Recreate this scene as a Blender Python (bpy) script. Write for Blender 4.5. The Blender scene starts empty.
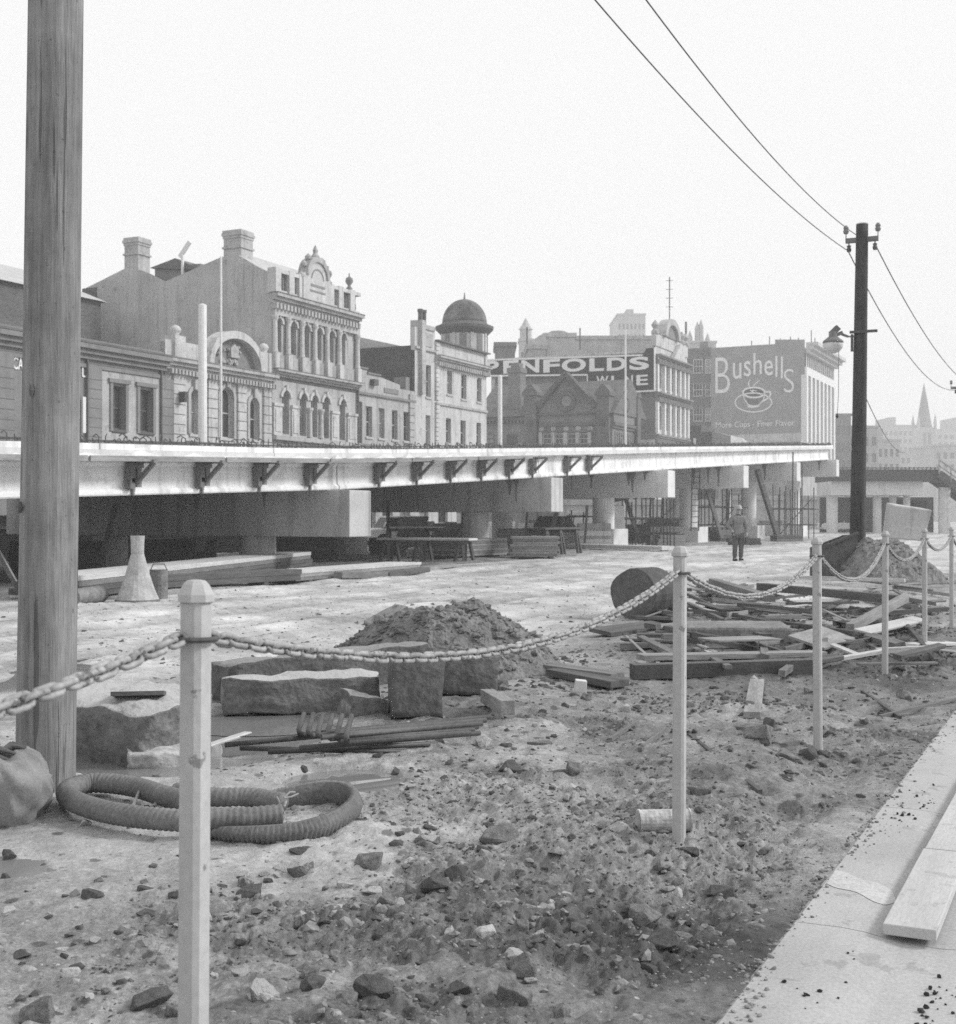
import bpy, bmesh, math, random
import numpy as np
from mathutils import Vector, Matrix, noise as mnoise

SC = bpy.context.scene
COL = SC.collection
R = math.radians
rnd = random.Random(7)

# ------------------------------------------------------------------ camera, sky, sun, exposure
F = 1300.0; HZ = 517.0; CX = 478.0; CH = 1.4
cam_d = bpy.data.cameras.new("camera")
cam_d.sensor_fit = 'HORIZONTAL'; cam_d.sensor_width = 36.0
cam_d.lens = 36.0 * F / 956.0
cam_d.shift_y = 5.0 / 956.0
cam_d.clip_start = 0.05; cam_d.clip_end = 6000
cam_d.dof.use_dof = True; cam_d.dof.focus_distance = 6.0; cam_d.dof.aperture_fstop = 9.0
cam = bpy.data.objects.new("camera", cam_d); COL.objects.link(cam)
cam.location = (0, 0, CH); cam.rotation_euler = (R(90), 0, 0)
SC.camera = cam

SUN_EL, SUN_AZ = R(34), R(86)            # azimuth from +Y towards +X: the light comes from the right
world = bpy.data.worlds.new("World"); SC.world = world; world.use_nodes = True
nt = world.node_tree; nt.nodes.clear()
sky = nt.nodes.new('ShaderNodeTexSky'); sky.sky_type = 'NISHITA'; sky.sun_disc = False
sky.sun_elevation = SUN_EL; sky.sun_rotation = SUN_AZ
sky.air_density = 1.0; sky.dust_density = 6.0; sky.ozone_density = 1.0
bw = nt.nodes.new('ShaderNodeRGBToBW')
mixc = nt.nodes.new('ShaderNodeMix'); mixc.data_type = 'RGBA'
mixc.inputs[0].default_value = 0.86           # an even cloud sheet over the clear sky
mixc.inputs[7].default_value = (9.25, 9.25, 9.25, 1)
bg = nt.nodes.new('ShaderNodeBackground'); bg.inputs[1].default_value = 0.0505
wo = nt.nodes.new('ShaderNodeOutputWorld')
nt.links.new(sky.outputs[0], bw.inputs[0]); nt.links.new(bw.outputs[0], mixc.inputs[6])
nt.links.new(mixc.outputs[2], bg.inputs[0]); nt.links.new(bg.outputs[0], wo.inputs[0])

sun_d = bpy.data.lights.new("sun", 'SUN'); sun_d.energy = 1.4; sun_d.angle = R(13); sun_d.color = (1, 1, 1)
sun = bpy.data.objects.new("sun", sun_d); COL.objects.link(sun)
sv = Vector((math.sin(SUN_AZ) * math.cos(SUN_EL), math.cos(SUN_AZ) * math.cos(SUN_EL), math.sin(SUN_EL)))
sun.rotation_euler = sv.to_track_quat('Z', 'Y').to_euler()

vs = SC.view_settings
vs.view_transform = 'Standard'; vs.look = 'None'; vs.exposure = 1.22; vs.gamma = 1.0; vs.use_curve_mapping = False
try:
    SC.cycles.use_denoising = False
    SC.cycles.denoiser = 'OPENIMAGEDENOISE'
    SC.cycles.max_bounces = 6; SC.cycles.diffuse_bounces = 3; SC.cycles.glossy_bounces = 2
    SC.cycles.volume_bounces = 1; SC.cycles.transmission_bounces = 2
    SC.cycles.use_adaptive_sampling = True
except Exception:
    pass

# ------------------------------------------------------------------ places: the road frame and the pinhole
SD, CD = 0.43274, 0.90152                       # road direction in plan: (SD, CD)
def RW(u, w, z=0.0):                            # u along the road, w to the left of it
    return Vector((SD * u - CD * w, CD * u + SD * w, z))
RROT = math.atan2(CD, SD)                       # local x along the road, local y away from it
def G(px, py, z=0.0):                           # where the sight line meets the level z
    t = (CH - z) * F / (py - HZ)
    return Vector(((px - CX) / F * t, t, z))
def P(px, py, t):
    return Vector(((px - CX) / F * t, t, CH + (HZ - py) * t / F))
def ft(px, w=40.0):
    a = (px - CX) / F
    return w / (SD - CD * a)
def fu(px, w=40.0):
    a = (px - CX) / F
    return ft(px, w) * (SD * a + CD)
def fz(px, py, w=40.0):
    return CH + (HZ - py) * ft(px, w) / F
def st(px, u0):
    a = (px - CX) / F
    return u0 / (SD * a + CD)
def sw(px, u0):
    a = (px - CX) / F
    return -st(px, u0) * (CD * a - SD)
def sz(px, py, u0):
    return CH + (HZ - py) * st(px, u0) / F
def uw(v):
    return (v.x * SD + v.y * CD, -(v.x * CD - v.y * SD))

# ------------------------------------------------------------------ objects
def link(o, parent=None):
    COL.objects.link(o)
    if parent is not None: o.parent = parent
    return o
def tag(o, label=None, cat=None, group=None, kind=None):
    if label: o["label"] = label
    if cat: o["category"] = cat
    if group: o["group"] = group
    if kind: o["kind"] = kind
    return o
def thing(name, label, cat, loc=(0, 0, 0), rotz=0.0, group=None):
    o = bpy.data.objects.new(name, None); link(o)
    o.location = loc; o.rotation_euler = (0, 0, rotz)
    o.empty_display_size = 0.2
    return tag(o, label, cat, group)
def copy_tree(o, parent=None):
    c = o.copy(); COL.objects.link(c); c.parent = parent
    for ch in list(o.children): copy_tree(ch, c)
    return c
def place(me, name, parent=None, loc=(0, 0, 0), rot=(0, 0, 0), scale=(1, 1, 1)):
    o = bpy.data.objects.new(name, me); link(o, parent)
    o.location = loc; o.rotation_euler = rot; o.scale = scale
    return o

class MB:
    def __init__(s): s.v = []; s.f = []; s.M = None
    def add(s, vs, fs):
        b = len(s.v)
        if s.M is not None: vs = [tuple(s.M @ Vector(p)) for p in vs]
        s.v += [tuple(p) for p in vs]; s.f += [tuple(i + b for i in f) for f in fs]
    def box(s, x0, x1, y0, y1, z0, z1):
        s.add([(x0,y0,z0),(x1,y0,z0),(x1,y1,z0),(x0,y1,z0),(x0,y0,z1),(x1,y0,z1),(x1,y1,z1),(x0,y1,z1)],
              [(0,3,2,1),(4,5,6,7),(0,1,5,4),(1,2,6,5),(2,3,7,6),(3,0,4,7)])
        return s
    def beam(s, p, q, w, h, up=(0, 0, 1), roll=0.0):
        p, q = Vector(p), Vector(q); d = (q - p).normalized()
        up = Vector(up)
        if abs(d.dot(up)) > 0.98: up = Vector((1, 0, 0))
        a = d.cross(up).normalized(); b = a.cross(d).normalized()
        if roll:
            c, n = math.cos(roll), math.sin(roll); a, b = a * c + b * n, b * c - a * n
        a *= w / 2; b *= h / 2
        s.add([p-a-b, p+a-b, p+a+b, p-a+b, q-a-b, q+a-b, q+a+b, q-a+b],
              [(0,1,2,3),(7,6,5,4),(0,4,5,1),(1,5,6,2),(2,6,7,3),(3,7,4,0)])
        return s
    def tube(s, pts, r, n=8, caps=True):
        pts = [Vector(p) for p in pts]; m = len(pts)
        rs = r if isinstance(r, (list, tuple)) else [r] * m
        vs = []; fs = []; A = None
        for i, p in enumerate(pts):
            d = (pts[min(i+1, m-1)] - pts[max(i-1, 0)]).normalized()
            if A is None:
                up = Vector((0, 0, 1)) if abs(d.z) < 0.9 else Vector((1, 0, 0))
                A = d.cross(up).normalized()
            else:
                A = (A - d * A.dot(d))
                A = A.normalized() if A.length > 1e-6 else d.orthogonal().normalized()
            B = d.cross(A)
            for k in range(n):
                t = 2 * math.pi * k / n
                vs.append(p + (A * math.cos(t) + B * math.sin(t)) * rs[i])
        for i in range(m - 1):
            for k in range(n):
                k2 = (k + 1) % n
                fs.append((i*n+k, i*n+k2, (i+1)*n+k2, (i+1)*n+k))
        if caps:
            fs.append(tuple(reversed(range(n)))); fs.append(tuple((m-1)*n + k for k in range(n)))
        s.add(vs, fs); return s
    def lathe(s, prof, n=16, c=(0, 0, 0), ph=0.0):
        vs = []; fs = []; m = len(prof)
        for r, z in prof:
            for k in range(n):
                t = 2 * math.pi * k / n + ph
                vs.append((c[0] + r * math.cos(t), c[1] + r * math.sin(t), c[2] + z))
        for i in range(m - 1):
            for k in range(n):
                k2 = (k + 1) % n
                fs.append((i*n+k, i*n+k2, (i+1)*n+k2, (i+1)*n+k))
        fs.append(tuple(reversed(range(n)))); fs.append(tuple((m-1)*n + k for k in range(n)))
        s.add(vs, fs); return s
    def prism(s, poly, a0, a1, axis='y'):
        # poly: list of (p, z); extruded along y (or x)
        n = len(poly)
        if axis == 'y':
            vs = [(p, a0, z) for p, z in poly] + [(p, a1, z) for p, z in poly]
        elif axis == 'x':
            vs = [(a0, p, z) for p, z in poly] + [(a1, p, z) for p, z in poly]
        else:
            vs = [(p, q, a0) for p, q in poly] + [(p, q, a1) for p, q in poly]
        fs = [tuple(range(n)), tuple(reversed(range(n, 2*n)))]
        for i in range(n):
            j = (i + 1) % n
            fs.append((j, i, n + i, n + j))
        s.add(vs, fs); return s
    def mesh(s, name, mat, smooth=False):
        me = bpy.data.meshes.new(name); me.from_pydata(s.v, [], s.f); me.update()
        bm = bmesh.new(); bm.from_mesh(me)
        bmesh.ops.recalc_face_normals(bm, faces=bm.faces); bm.to_mesh(me); bm.free()
        if mat: me.materials.append(mat)
        if smooth: me.polygons.foreach_set('use_smooth', [True] * len(me.polygons))
        return me
    def build(s, name, mat, parent=None, smooth=False, bevel=0.0, loc=None, rot=None):
        me = s.mesh(name, mat, smooth)
        o = bpy.data.objects.new(name, me); link(o, parent)
        if loc is not None: o.location = loc
        if rot is not None: o.rotation_euler = rot
        if bevel:
            b = o.modifiers.new("bevel", 'BEVEL'); b.width = bevel; b.segments = 2; b.limit_method = 'ANGLE'
            b.angle_limit = R(40)
        return o

# ------------------------------------------------------------------ materials (the photograph is black and white: all greys)
def g4(v): return (v, v, v, 1)
def mk(name, val, var=0.2, scale=3.0, rough=0.85, bump=0.15, bscale=30.0, stretch=(1, 1, 1), streak=0.0,
       spec=0.3, fine=0.12, metallic=0.0, bdist=0.02, chips=0.0, chip_scale=22.0, chip_at=0.62):
    m = bpy.data.materials.new(name); m.use_nodes = True
    t = m.node_tree; N = t.nodes; L = t.links
    b = N['Principled BSDF']
    b.inputs['Roughness'].default_value = rough; b.inputs['Metallic'].default_value = metallic
    b.inputs['Specular IOR Level'].default_value = spec
    tc = N.new('ShaderNodeTexCoord'); mp = N.new('ShaderNodeMapping'); mp.inputs['Scale'].default_value = stretch
    L.new(tc.outputs['Object'], mp.inputs['Vector'])
    n1 = N.new('ShaderNodeTexNoise'); n1.inputs['Scale'].default_value = scale; n1.inputs['Detail'].default_value = 6
    n1.inputs['Roughness'].default_value = 0.6
    L.new(mp.outputs[0], n1.inputs['Vector'])
    r1 = N.new('ShaderNodeMapRange'); r1.inputs['From Min'].default_value = 0.28; r1.inputs['From Max'].default_value = 0.72
    r1.inputs['To Min'].default_value = val * (1 - var); r1.inputs['To Max'].default_value = val * (1 + var)
    L.new(n1.outputs['Fac'], r1.inputs['Value'])
    out = r1.outputs[0]
    n2 = N.new('ShaderNodeTexNoise'); n2.inputs['Scale'].default_value = bscale; n2.inputs['Detail'].default_value = 4
    L.new(mp.outputs[0], n2.inputs['Vector'])
    if fine:
        r2 = N.new('ShaderNodeMapRange'); r2.inputs['From Min'].default_value = 0.25; r2.inputs['From Max'].default_value = 0.75
        r2.inputs['To Min'].default_value = 1 - fine; r2.inputs['To Max'].default_value = 1 + fine
        L.new(n2.outputs['Fac'], r2.inputs['Value'])
        mu = N.new('ShaderNodeMath'); mu.operation = 'MULTIPLY'; L.new(out, mu.inputs[0]); L.new(r2.outputs[0], mu.inputs[1]); out = mu.outputs[0]
    if streak:
        mp2 = N.new('ShaderNodeMapping'); mp2.inputs['Scale'].default_value = (1.6, 1.6, 0.09)
        L.new(tc.outputs['Object'], mp2.inputs['Vector'])
        n3 = N.new('ShaderNodeTexNoise'); n3.inputs['Scale'].default_value = 2.2; n3.inputs['Detail'].default_value = 5
        L.new(mp2.outputs[0], n3.inputs['Vector'])
        r3 = N.new('ShaderNodeMapRange'); r3.inputs['From Min'].default_value = 0.52; r3.inputs['From Max'].default_value = 0.75
        r3.inputs['To Min'].default_value = 1.0; r3.inputs['To Max'].default_value = 1 - streak
        L.new(n3.outputs['Fac'], r3.inputs['Value'])
        mu = N.new('ShaderNodeMath'); mu.operation = 'MULTIPLY'; L.new(out, mu.inputs[0]); L.new(r3.outputs[0], mu.inputs[1]); out = mu.outputs[0]
    if chips:
        n4 = N.new('ShaderNodeTexNoise'); n4.inputs['Scale'].default_value = chip_scale; n4.inputs['Detail'].default_value = 5; n4.inputs['Roughness'].default_value = 0.65
        L.new(tc.outputs['Object'], n4.inputs['Vector'])
        r4 = N.new('ShaderNodeMapRange'); r4.inputs['From Min'].default_value = chip_at; r4.inputs['From Max'].default_value = chip_at + 0.035
        r4.inputs['To Min'].default_value = 1.0; r4.inputs['To Max'].default_value = 1 - chips
        L.new(n4.outputs['Fac'], r4.inputs['Value'])
        mu = N.new('ShaderNodeMath'); mu.operation = 'MULTIPLY'; L.new(out, mu.inputs[0]); L.new(r4.outputs[0], mu.inputs[1]); out = mu.outputs[0]
    L.new(out, b.inputs['Base Color'])
    if bump:
        bp = N.new('ShaderNodeBump'); bp.inputs['Strength'].default_value = bump; bp.inputs['Distance'].default_value = bdist
        L.new(n2.outputs['Fac'], bp.inputs['Height']); L.new(bp.outputs[0], b.inputs['Normal'])
    return m
def mk_brick(name, c1, c2, mortar, bw=0.23, bh=0.075, dirt=0.25):
    m = bpy.data.materials.new(name); m.use_nodes = True
    t = m.node_tree; N = t.nodes; L = t.links; b = N['Principled BSDF']; b.inputs['Roughness'].default_value = 0.9
    tc = N.new('ShaderNodeTexCoord'); sp = N.new('ShaderNodeSeparateXYZ'); L.new(tc.outputs['Object'], sp.inputs[0])
    ad = N.new('ShaderNodeMath'); L.new(sp.outputs[0], ad.inputs[0]); L.new(sp.outputs[1], ad.inputs[1])
    cb = N.new('ShaderNodeCombineXYZ'); L.new(ad.outputs[0], cb.inputs[0]); L.new(sp.outputs[2], cb.inputs[1])
    br = N.new('ShaderNodeTexBrick'); br.inputs['Scale'].default_value = 1.0
    br.inputs['Brick Width'].default_value = bw; br.inputs['Row Height'].default_value = bh; br.inputs['Mortar Size'].default_value = 0.008
    br.inputs['Color1'].default_value = g4(c1); br.inputs['Color2'].default_value = g4(c2); br.inputs['Mortar'].default_value = g4(mortar)
    L.new(cb.outputs[0], br.inputs['Vector'])
    n = N.new('ShaderNodeTexNoise'); n.inputs['Scale'].default_value = 0.5; n.inputs['Detail'].default_value = 7
    L.new(tc.outputs['Object'], n.inputs['Vector'])
    r = N.new('ShaderNodeMapRange'); r.inputs['From Min'].default_value = 0.3; r.inputs['From Max'].default_value = 0.7
    r.inputs['To Min'].default_value = 1 - dirt; r.inputs['To Max'].default_value = 1 + dirt; L.new(n.outputs['Fac'], r.inputs['Value'])
    mx = N.new('ShaderNodeMix'); mx.data_type = 'RGBA'; mx.blend_type = 'MULTIPLY'; mx.inputs[0].default_value = 1
    L.new(br.outputs['Color'], mx.inputs[6]); L.new(r.outputs[0], mx.inputs[7]); L.new(mx.outputs[2], b.inputs['Base Color'])
    return m

M = {}
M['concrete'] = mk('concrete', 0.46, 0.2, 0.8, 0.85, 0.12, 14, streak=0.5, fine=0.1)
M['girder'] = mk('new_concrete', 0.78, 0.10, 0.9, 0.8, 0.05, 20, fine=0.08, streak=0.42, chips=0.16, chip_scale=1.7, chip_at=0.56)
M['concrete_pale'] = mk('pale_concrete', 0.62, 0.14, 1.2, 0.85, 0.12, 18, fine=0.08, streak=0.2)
M['footpath'] = mk('footpath_concrete', 0.385, 0.2, 0.9, 0.8, 0.12, 90, fine=0.18, bdist=0.003, chips=0.22, chip_scale=4.5, chip_at=0.6)
M['kerb'] = mk('kerb_concrete', 0.50, 0.08, 1.6, 0.8, 0.15, 70, fine=0.12, bdist=0.004)
M['mortar'] = mk('pale_mortar', 0.47, 0.14, 9, 0.85, 0.2, 60, fine=0.2)
M['white'] = mk('white_paint', 0.66, 0.10, 6, 0.6, 0.08, 50, fine=0.08)
M['post'] = mk('post_paint', 0.42, 0.10, 5, 0.7, 0.2, 60, (1, 1, 0.8), fine=0.08, streak=0.3, chips=0.5, chip_scale=17, chip_at=0.63, bdist=.004)
M['chain'] = mk('chain_metal', 0.30, 0.3, 14, 0.65, 0.3, 90, fine=0.25, spec=0.4, chips=0.6, chip_scale=40, chip_at=0.58, bdist=.003)
M['pole'] = mk('weathered_pole_wood', 0.22, 0.3, 1.6, 0.9, 0.6, 14, (3.0, 3.0, 0.42), fine=0.3, bdist=0.02)
def pole_wood(name, val, sc=1.0):
    m = bpy.data.materials.new(name); m.use_nodes = True; t = m.node_tree; N = t.nodes; L = t.links; b = N['Principled BSDF']; b.inputs['Roughness'].default_value = .92; b.inputs['Specular IOR Level'].default_value = .2
    tc = N.new('ShaderNodeTexCoord')
    def nz(stretch, scale, det, rough=.6):
        mp = N.new('ShaderNodeMapping'); mp.inputs['Scale'].default_value = stretch; L.new(tc.outputs['Object'], mp.inputs['Vector'])
        n = N.new('ShaderNodeTexNoise'); n.inputs['Scale'].default_value = scale; n.inputs['Detail'].default_value = det; n.inputs['Roughness'].default_value = rough; L.new(mp.outputs[0], n.inputs['Vector']); return n.outputs['Fac']
    def rng(src, a, c, d, e):
        r = N.new('ShaderNodeMapRange'); r.inputs['From Min'].default_value = a; r.inputs['From Max'].default_value = c; r.inputs['To Min'].default_value = d; r.inputs['To Max'].default_value = e; L.new(src, r.inputs['Value']); return r.outputs[0]
    def mul(a, c):
        x = N.new('ShaderNodeMath'); x.operation = 'MULTIPLY'; L.new(a, x.inputs[0]); L.new(c, x.inputs[1]); return x.outputs[0]
    blot = rng(nz((1, 1, .6), 5*sc, 6), .3, .7, val*.72, val*1.28)
    band = rng(nz((1, 1, .03), 14*sc, 5, .7), .34, .66, .72, 1.2)
    grain = rng(nz((1, 1, .05), 60*sc, 4, .7), .3, .7, .78, 1.18)
    crack_n = nz((1, 1, .035), 22*sc, 3, .5); crack = rng(crack_n, .645, .67, 1.0, .55)
    speck = rng(nz((1, 1, .7), 40*sc, 3), .66, .7, 1.0, .6)
    L.new(mul(mul(mul(mul(blot, band), grain), crack), speck), b.inputs['Base Color'])
    h = mul(crack, grain); bp = N.new('ShaderNodeBump'); bp.inputs['Strength'].default_value = .7; bp.inputs['Distance'].default_value = .012; L.new(h, bp.inputs['Height']); L.new(bp.outputs[0], b.inputs['Normal'])
    return m
M['pole'] = pole_wood('weathered_pole_wood', 0.235)
M['pole_dark'] = pole_wood('tarred_pole_wood', 0.06, .7)
M['pole_old'] = mk('tarred_pole_wood', 0.055, 0.4, 2.2, 0.8, 0.5, 16, (3.2, 3.2, 0.16), fine=0.25, bdist=0.02)
M['timber'] = mk('weathered_timber', 0.26, 0.3, 3, 0.9, 0.3, 24, (0.3, 2.5, 2.5), fine=0.2)
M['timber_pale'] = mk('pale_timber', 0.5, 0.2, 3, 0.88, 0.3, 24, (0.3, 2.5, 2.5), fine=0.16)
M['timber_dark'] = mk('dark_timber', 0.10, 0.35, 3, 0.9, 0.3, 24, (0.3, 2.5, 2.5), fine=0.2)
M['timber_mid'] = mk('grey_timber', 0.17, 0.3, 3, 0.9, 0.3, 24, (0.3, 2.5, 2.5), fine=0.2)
M['steel'] = mk('dark_steel', 0.06, 0.35, 5, 0.55, 0.2, 40, fine=0.2, spec=0.5)
M['rust'] = mk('rusty_steel', 0.095, 0.4, 6, 0.8, 0.3, 40, fine=0.25)
M['bluestone'] = mk('bluestone', 0.12, 0.35, 5, 0.85, 0.6, 26, fine=0.3, bdist=0.03)
M['bluestone_dusty'] = mk('dusty_bluestone', 0.25, 0.3, 4, 0.85, 0.5, 26, fine=0.25, bdist=0.03)
M['board_pale'] = mk('bare_board', 0.45, 0.14, 2, 0.85, 0.08, 40, (0.5, 3, 3), fine=0.12, bdist=.004, chips=.2, chip_scale=9, chip_at=.6)
M['stone'] = mk('rubble_stone', 0.17, 0.45, 5, 0.85, 0.6, 30, fine=0.3)
M['stone_pale'] = mk('pale_rubble', 0.42, 0.25, 6, 0.85, 0.5, 30, fine=0.2)
M['stone_dark'] = mk('dark_rubble', 0.085, 0.4, 6, 0.8, 0.5, 30, fine=0.3)
M['rubber'] = mk('ribbed_rubber', 0.15, 0.3, 5, 0.7, 0.2, 50, fine=0.25)
M['sack'] = mk('sackcloth', 0.2, 0.35, 3, 0.95, 0.35, 90, fine=0.2, bdist=0.006)
M['glass'] = mk('dark_glass', 0.035, 0.3, 0.6, 0.12, 0, 5, fine=0, spec=0.5)
M['blind'] = mk('window_blind', 0.2, 0.4, 0.7, 0.3, 0, 5, fine=0)
M['frame'] = mk('painted_frame', 0.42, 0.1, 5, 0.6, 0, 20)
M['frame_dark'] = mk('dark_frame', 0.09, 0.2, 5, 0.6, 0, 20)
M['stucco'] = mk('stucco', 0.37, 0.2, 0.7, 0.9, 0.1, 12, streak=0.45, fine=0.14, chips=0.22, chip_scale=1.6, chip_at=0.58)
M['stucco_pale'] = mk('pale_stucco', 0.48, 0.18, 0.8, 0.9, 0.1, 12, streak=0.42, fine=0.14, chips=0.22, chip_scale=1.8, chip_at=0.58)
M['stucco_grey'] = mk('grey_stucco', 0.2, 0.16, 0.7, 0.9, 0.1, 12, streak=0.25, fine=0.1)
M['stucco_dark'] = mk('sooty_moulding', 0.11, 0.3, 1.0, 0.9, 0.1, 12, fine=0.15)
M['render'] = mk('stained_render', 0.40, 0.2, 0.5, 0.9, 0.15, 10, streak=0.35, fine=0.2, chips=0.25, chip_scale=2.2, chip_at=0.6)
M['brick'] = mk_brick('dark_brick', 0.075, 0.12, 0.12)
M['brick_mid'] = mk_brick('brown_brick', 0.12, 0.17, 0.17)
M['brick_sooty'] = mk_brick('sooty_brick', 0.05, 0.08, 0.075)
M['sign_wall'] = mk_brick('painted_brick', 0.235, 0.26, 0.22, dirt=0.14)
M['roof'] = mk('slate_roof', 0.12, 0.25, 2, 0.8, 0.2, 12, fine=0.2)
M['roof_iron'] = mk('iron_roof', 0.42, 0.15, 1, 0.6, 0.1, 10, fine=0.1)
M['dome'] = mk('patchy_dome', 0.13, 0.75, 0.9, 0.7, 0.1, 8, fine=0.25)
M['sign_dark'] = mk('dark_sign_paint', 0.02, 0.2, 1, 0.7, 0.03, 10, fine=0.1)
M['letter'] = mk('letter_paint', 0.74, 0.08, 2, 0.7, 0, 10, fine=0.06)
M['letter_faded'] = mk('faded_letter_paint', 0.72, 0.1, 2, 0.75, 0, 10, fine=0.08)
M['far_pale'] = mk('far_stone', 0.38, 0.2, 0.06, 0.9, 0, 2, fine=0.1)
M['far_dark'] = mk('far_brick', 0.16, 0.3, 0.06, 0.9, 0, 2, fine=0.1)
M['skin'] = mk('skin', 0.36, 0.1, 8, 0.6, 0, 30)
M['coat'] = mk('coat_cloth', 0.2, 0.25, 7, 0.95, 0.3, 40)
M['trousers'] = mk('trouser_cloth', 0.10, 0.25, 7, 0.95, 0.3, 40)
M['boots'] = mk('boot_leather', 0.03, 0.2, 9, 0.6, 0, 30)
M['helmet'] = mk('helmet_shell', 0.3, 0.1, 9, 0.4, 0, 30)
M['car_white'] = mk('car_enamel', 0.7, 0.03, 2, 0.3, 0, 10, fine=0, spec=0.5)
M['car_dark'] = mk('dark_car_enamel', 0.05, 0.05, 2, 0.3, 0, 10, fine=0, spec=0.5)
M['tyre'] = mk('tyre_rubber', 0.03, 0.2, 6, 0.9, 0, 30)
M['chrome'] = mk('bright_metal', 0.5, 0.05, 4, 0.3, 0, 10, fine=0, metallic=0.8)
M['bark'] = mk('log_bark', 0.07, 0.4, 5, 0.9, 0.7, 18, (1, 1, 0.3), fine=0.3, bdist=0.03)
M['log_end'] = mk('log_end_grain', 0.11, 0.3, 4, 0.9, 0.4, 24, fine=0.25)
M['crumbs'] = mk('soil_crumbs', 0.035, 0.3, 9, 0.95, 0.2, 30)
def pale_topped(name, val, top, **k):
    # stone mixed paler on its upward-facing faces
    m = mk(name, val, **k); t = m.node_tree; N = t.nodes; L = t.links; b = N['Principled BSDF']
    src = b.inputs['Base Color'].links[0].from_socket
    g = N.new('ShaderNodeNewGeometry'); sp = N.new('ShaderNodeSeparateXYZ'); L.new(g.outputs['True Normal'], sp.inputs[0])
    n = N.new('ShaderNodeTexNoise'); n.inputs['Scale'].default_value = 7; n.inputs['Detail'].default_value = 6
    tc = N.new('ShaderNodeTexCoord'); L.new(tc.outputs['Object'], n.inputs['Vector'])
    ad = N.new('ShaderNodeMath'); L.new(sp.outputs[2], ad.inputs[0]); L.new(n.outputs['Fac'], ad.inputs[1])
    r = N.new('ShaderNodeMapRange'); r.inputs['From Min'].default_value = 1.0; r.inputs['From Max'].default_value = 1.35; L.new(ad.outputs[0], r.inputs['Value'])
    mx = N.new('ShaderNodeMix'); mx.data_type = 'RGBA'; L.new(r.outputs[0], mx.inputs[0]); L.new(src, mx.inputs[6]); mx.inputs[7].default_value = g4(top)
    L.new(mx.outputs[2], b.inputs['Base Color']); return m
M['bluestone'] = pale_topped('bluestone', 0.10, 0.24, var=0.4, scale=5, rough=0.85, bump=0.6, bscale=26, fine=0.3, bdist=0.03)
M['bluestone_dusty'] = pale_topped('dusty_bluestone', 0.15, 0.40, var=0.4, scale=4, rough=0.85, bump=0.6, bscale=26, fine=0.3, bdist=0.03)
M['cone'] = mk('splashed_steel', 0.4, 0.25, 4, 0.85, 0.3, 26, streak=0.3, fine=0.2)

# ------------------------------------------------------------------ numeric noise for the ground
def _hash(ix, iy, seed):
    h = (ix.astype(np.int64) * 374761393 + iy.astype(np.int64) * 668265263 + seed * 974711) & 0x7fffffff
    h = ((h ^ (h >> 13)) * 1274126177) & 0x7fffffff
    return ((h ^ (h >> 16)) & 0xffff) / 65535.0
def vnoise(x, y, seed=0):
    ix = np.floor(x); iy = np.floor(y); fx = x - ix; fy = y - iy
    fx = fx*fx*fx*(fx*(fx*6-15)+10); fy = fy*fy*fy*(fy*(fy*6-15)+10)
    a = _hash(ix, iy, seed); b = _hash(ix+1, iy, seed); c = _hash(ix, iy+1, seed); d = _hash(ix+1, iy+1, seed)
    return (a*(1-fx)+b*fx)*(1-fy) + (c*(1-fx)+d*fx)*fy
def fbm(x, y, f, octv, seed, gain=0.5):
    s = 0; a = 1; tot = 0
    c, sn = 0.8, 0.6
    for i in range(octv):
        s = s + a * (vnoise(x*f + 17.3*i, y*f - 9.1*i, seed+i) - 0.5); tot += a
        x, y = c*x - sn*y, sn*x + c*y
        f *= 2.03; a *= gain
    return s / tot
def smooth(e0, e1, x):
    t = np.clip((x - e0) / (e1 - e0), 0, 1); return t*t*(3-2*t)
PUDDLES = []   # (centre, rx, ry, depth)
for (px, py, hw, hh, dp) in [(190, 737, 150, 34, 0.06), (345, 776, 64, 15, 0.07), (262, 716, 70, 10, 0.04), (-20, 700, 60, 40, 0.05), (8, 862, 40, 9, 0.02)]:
    c = G(px, py); far = G(px, py - hh).y; near = G(px, py + hh).y
    PUDDLES.append((c.x, (far + near) / 2, hw / F * c.y, (far - near) / 2, dp))
TRACKS = (7.6, 9.1, 10.4, 11.9, 13.6, 15.1)
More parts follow.
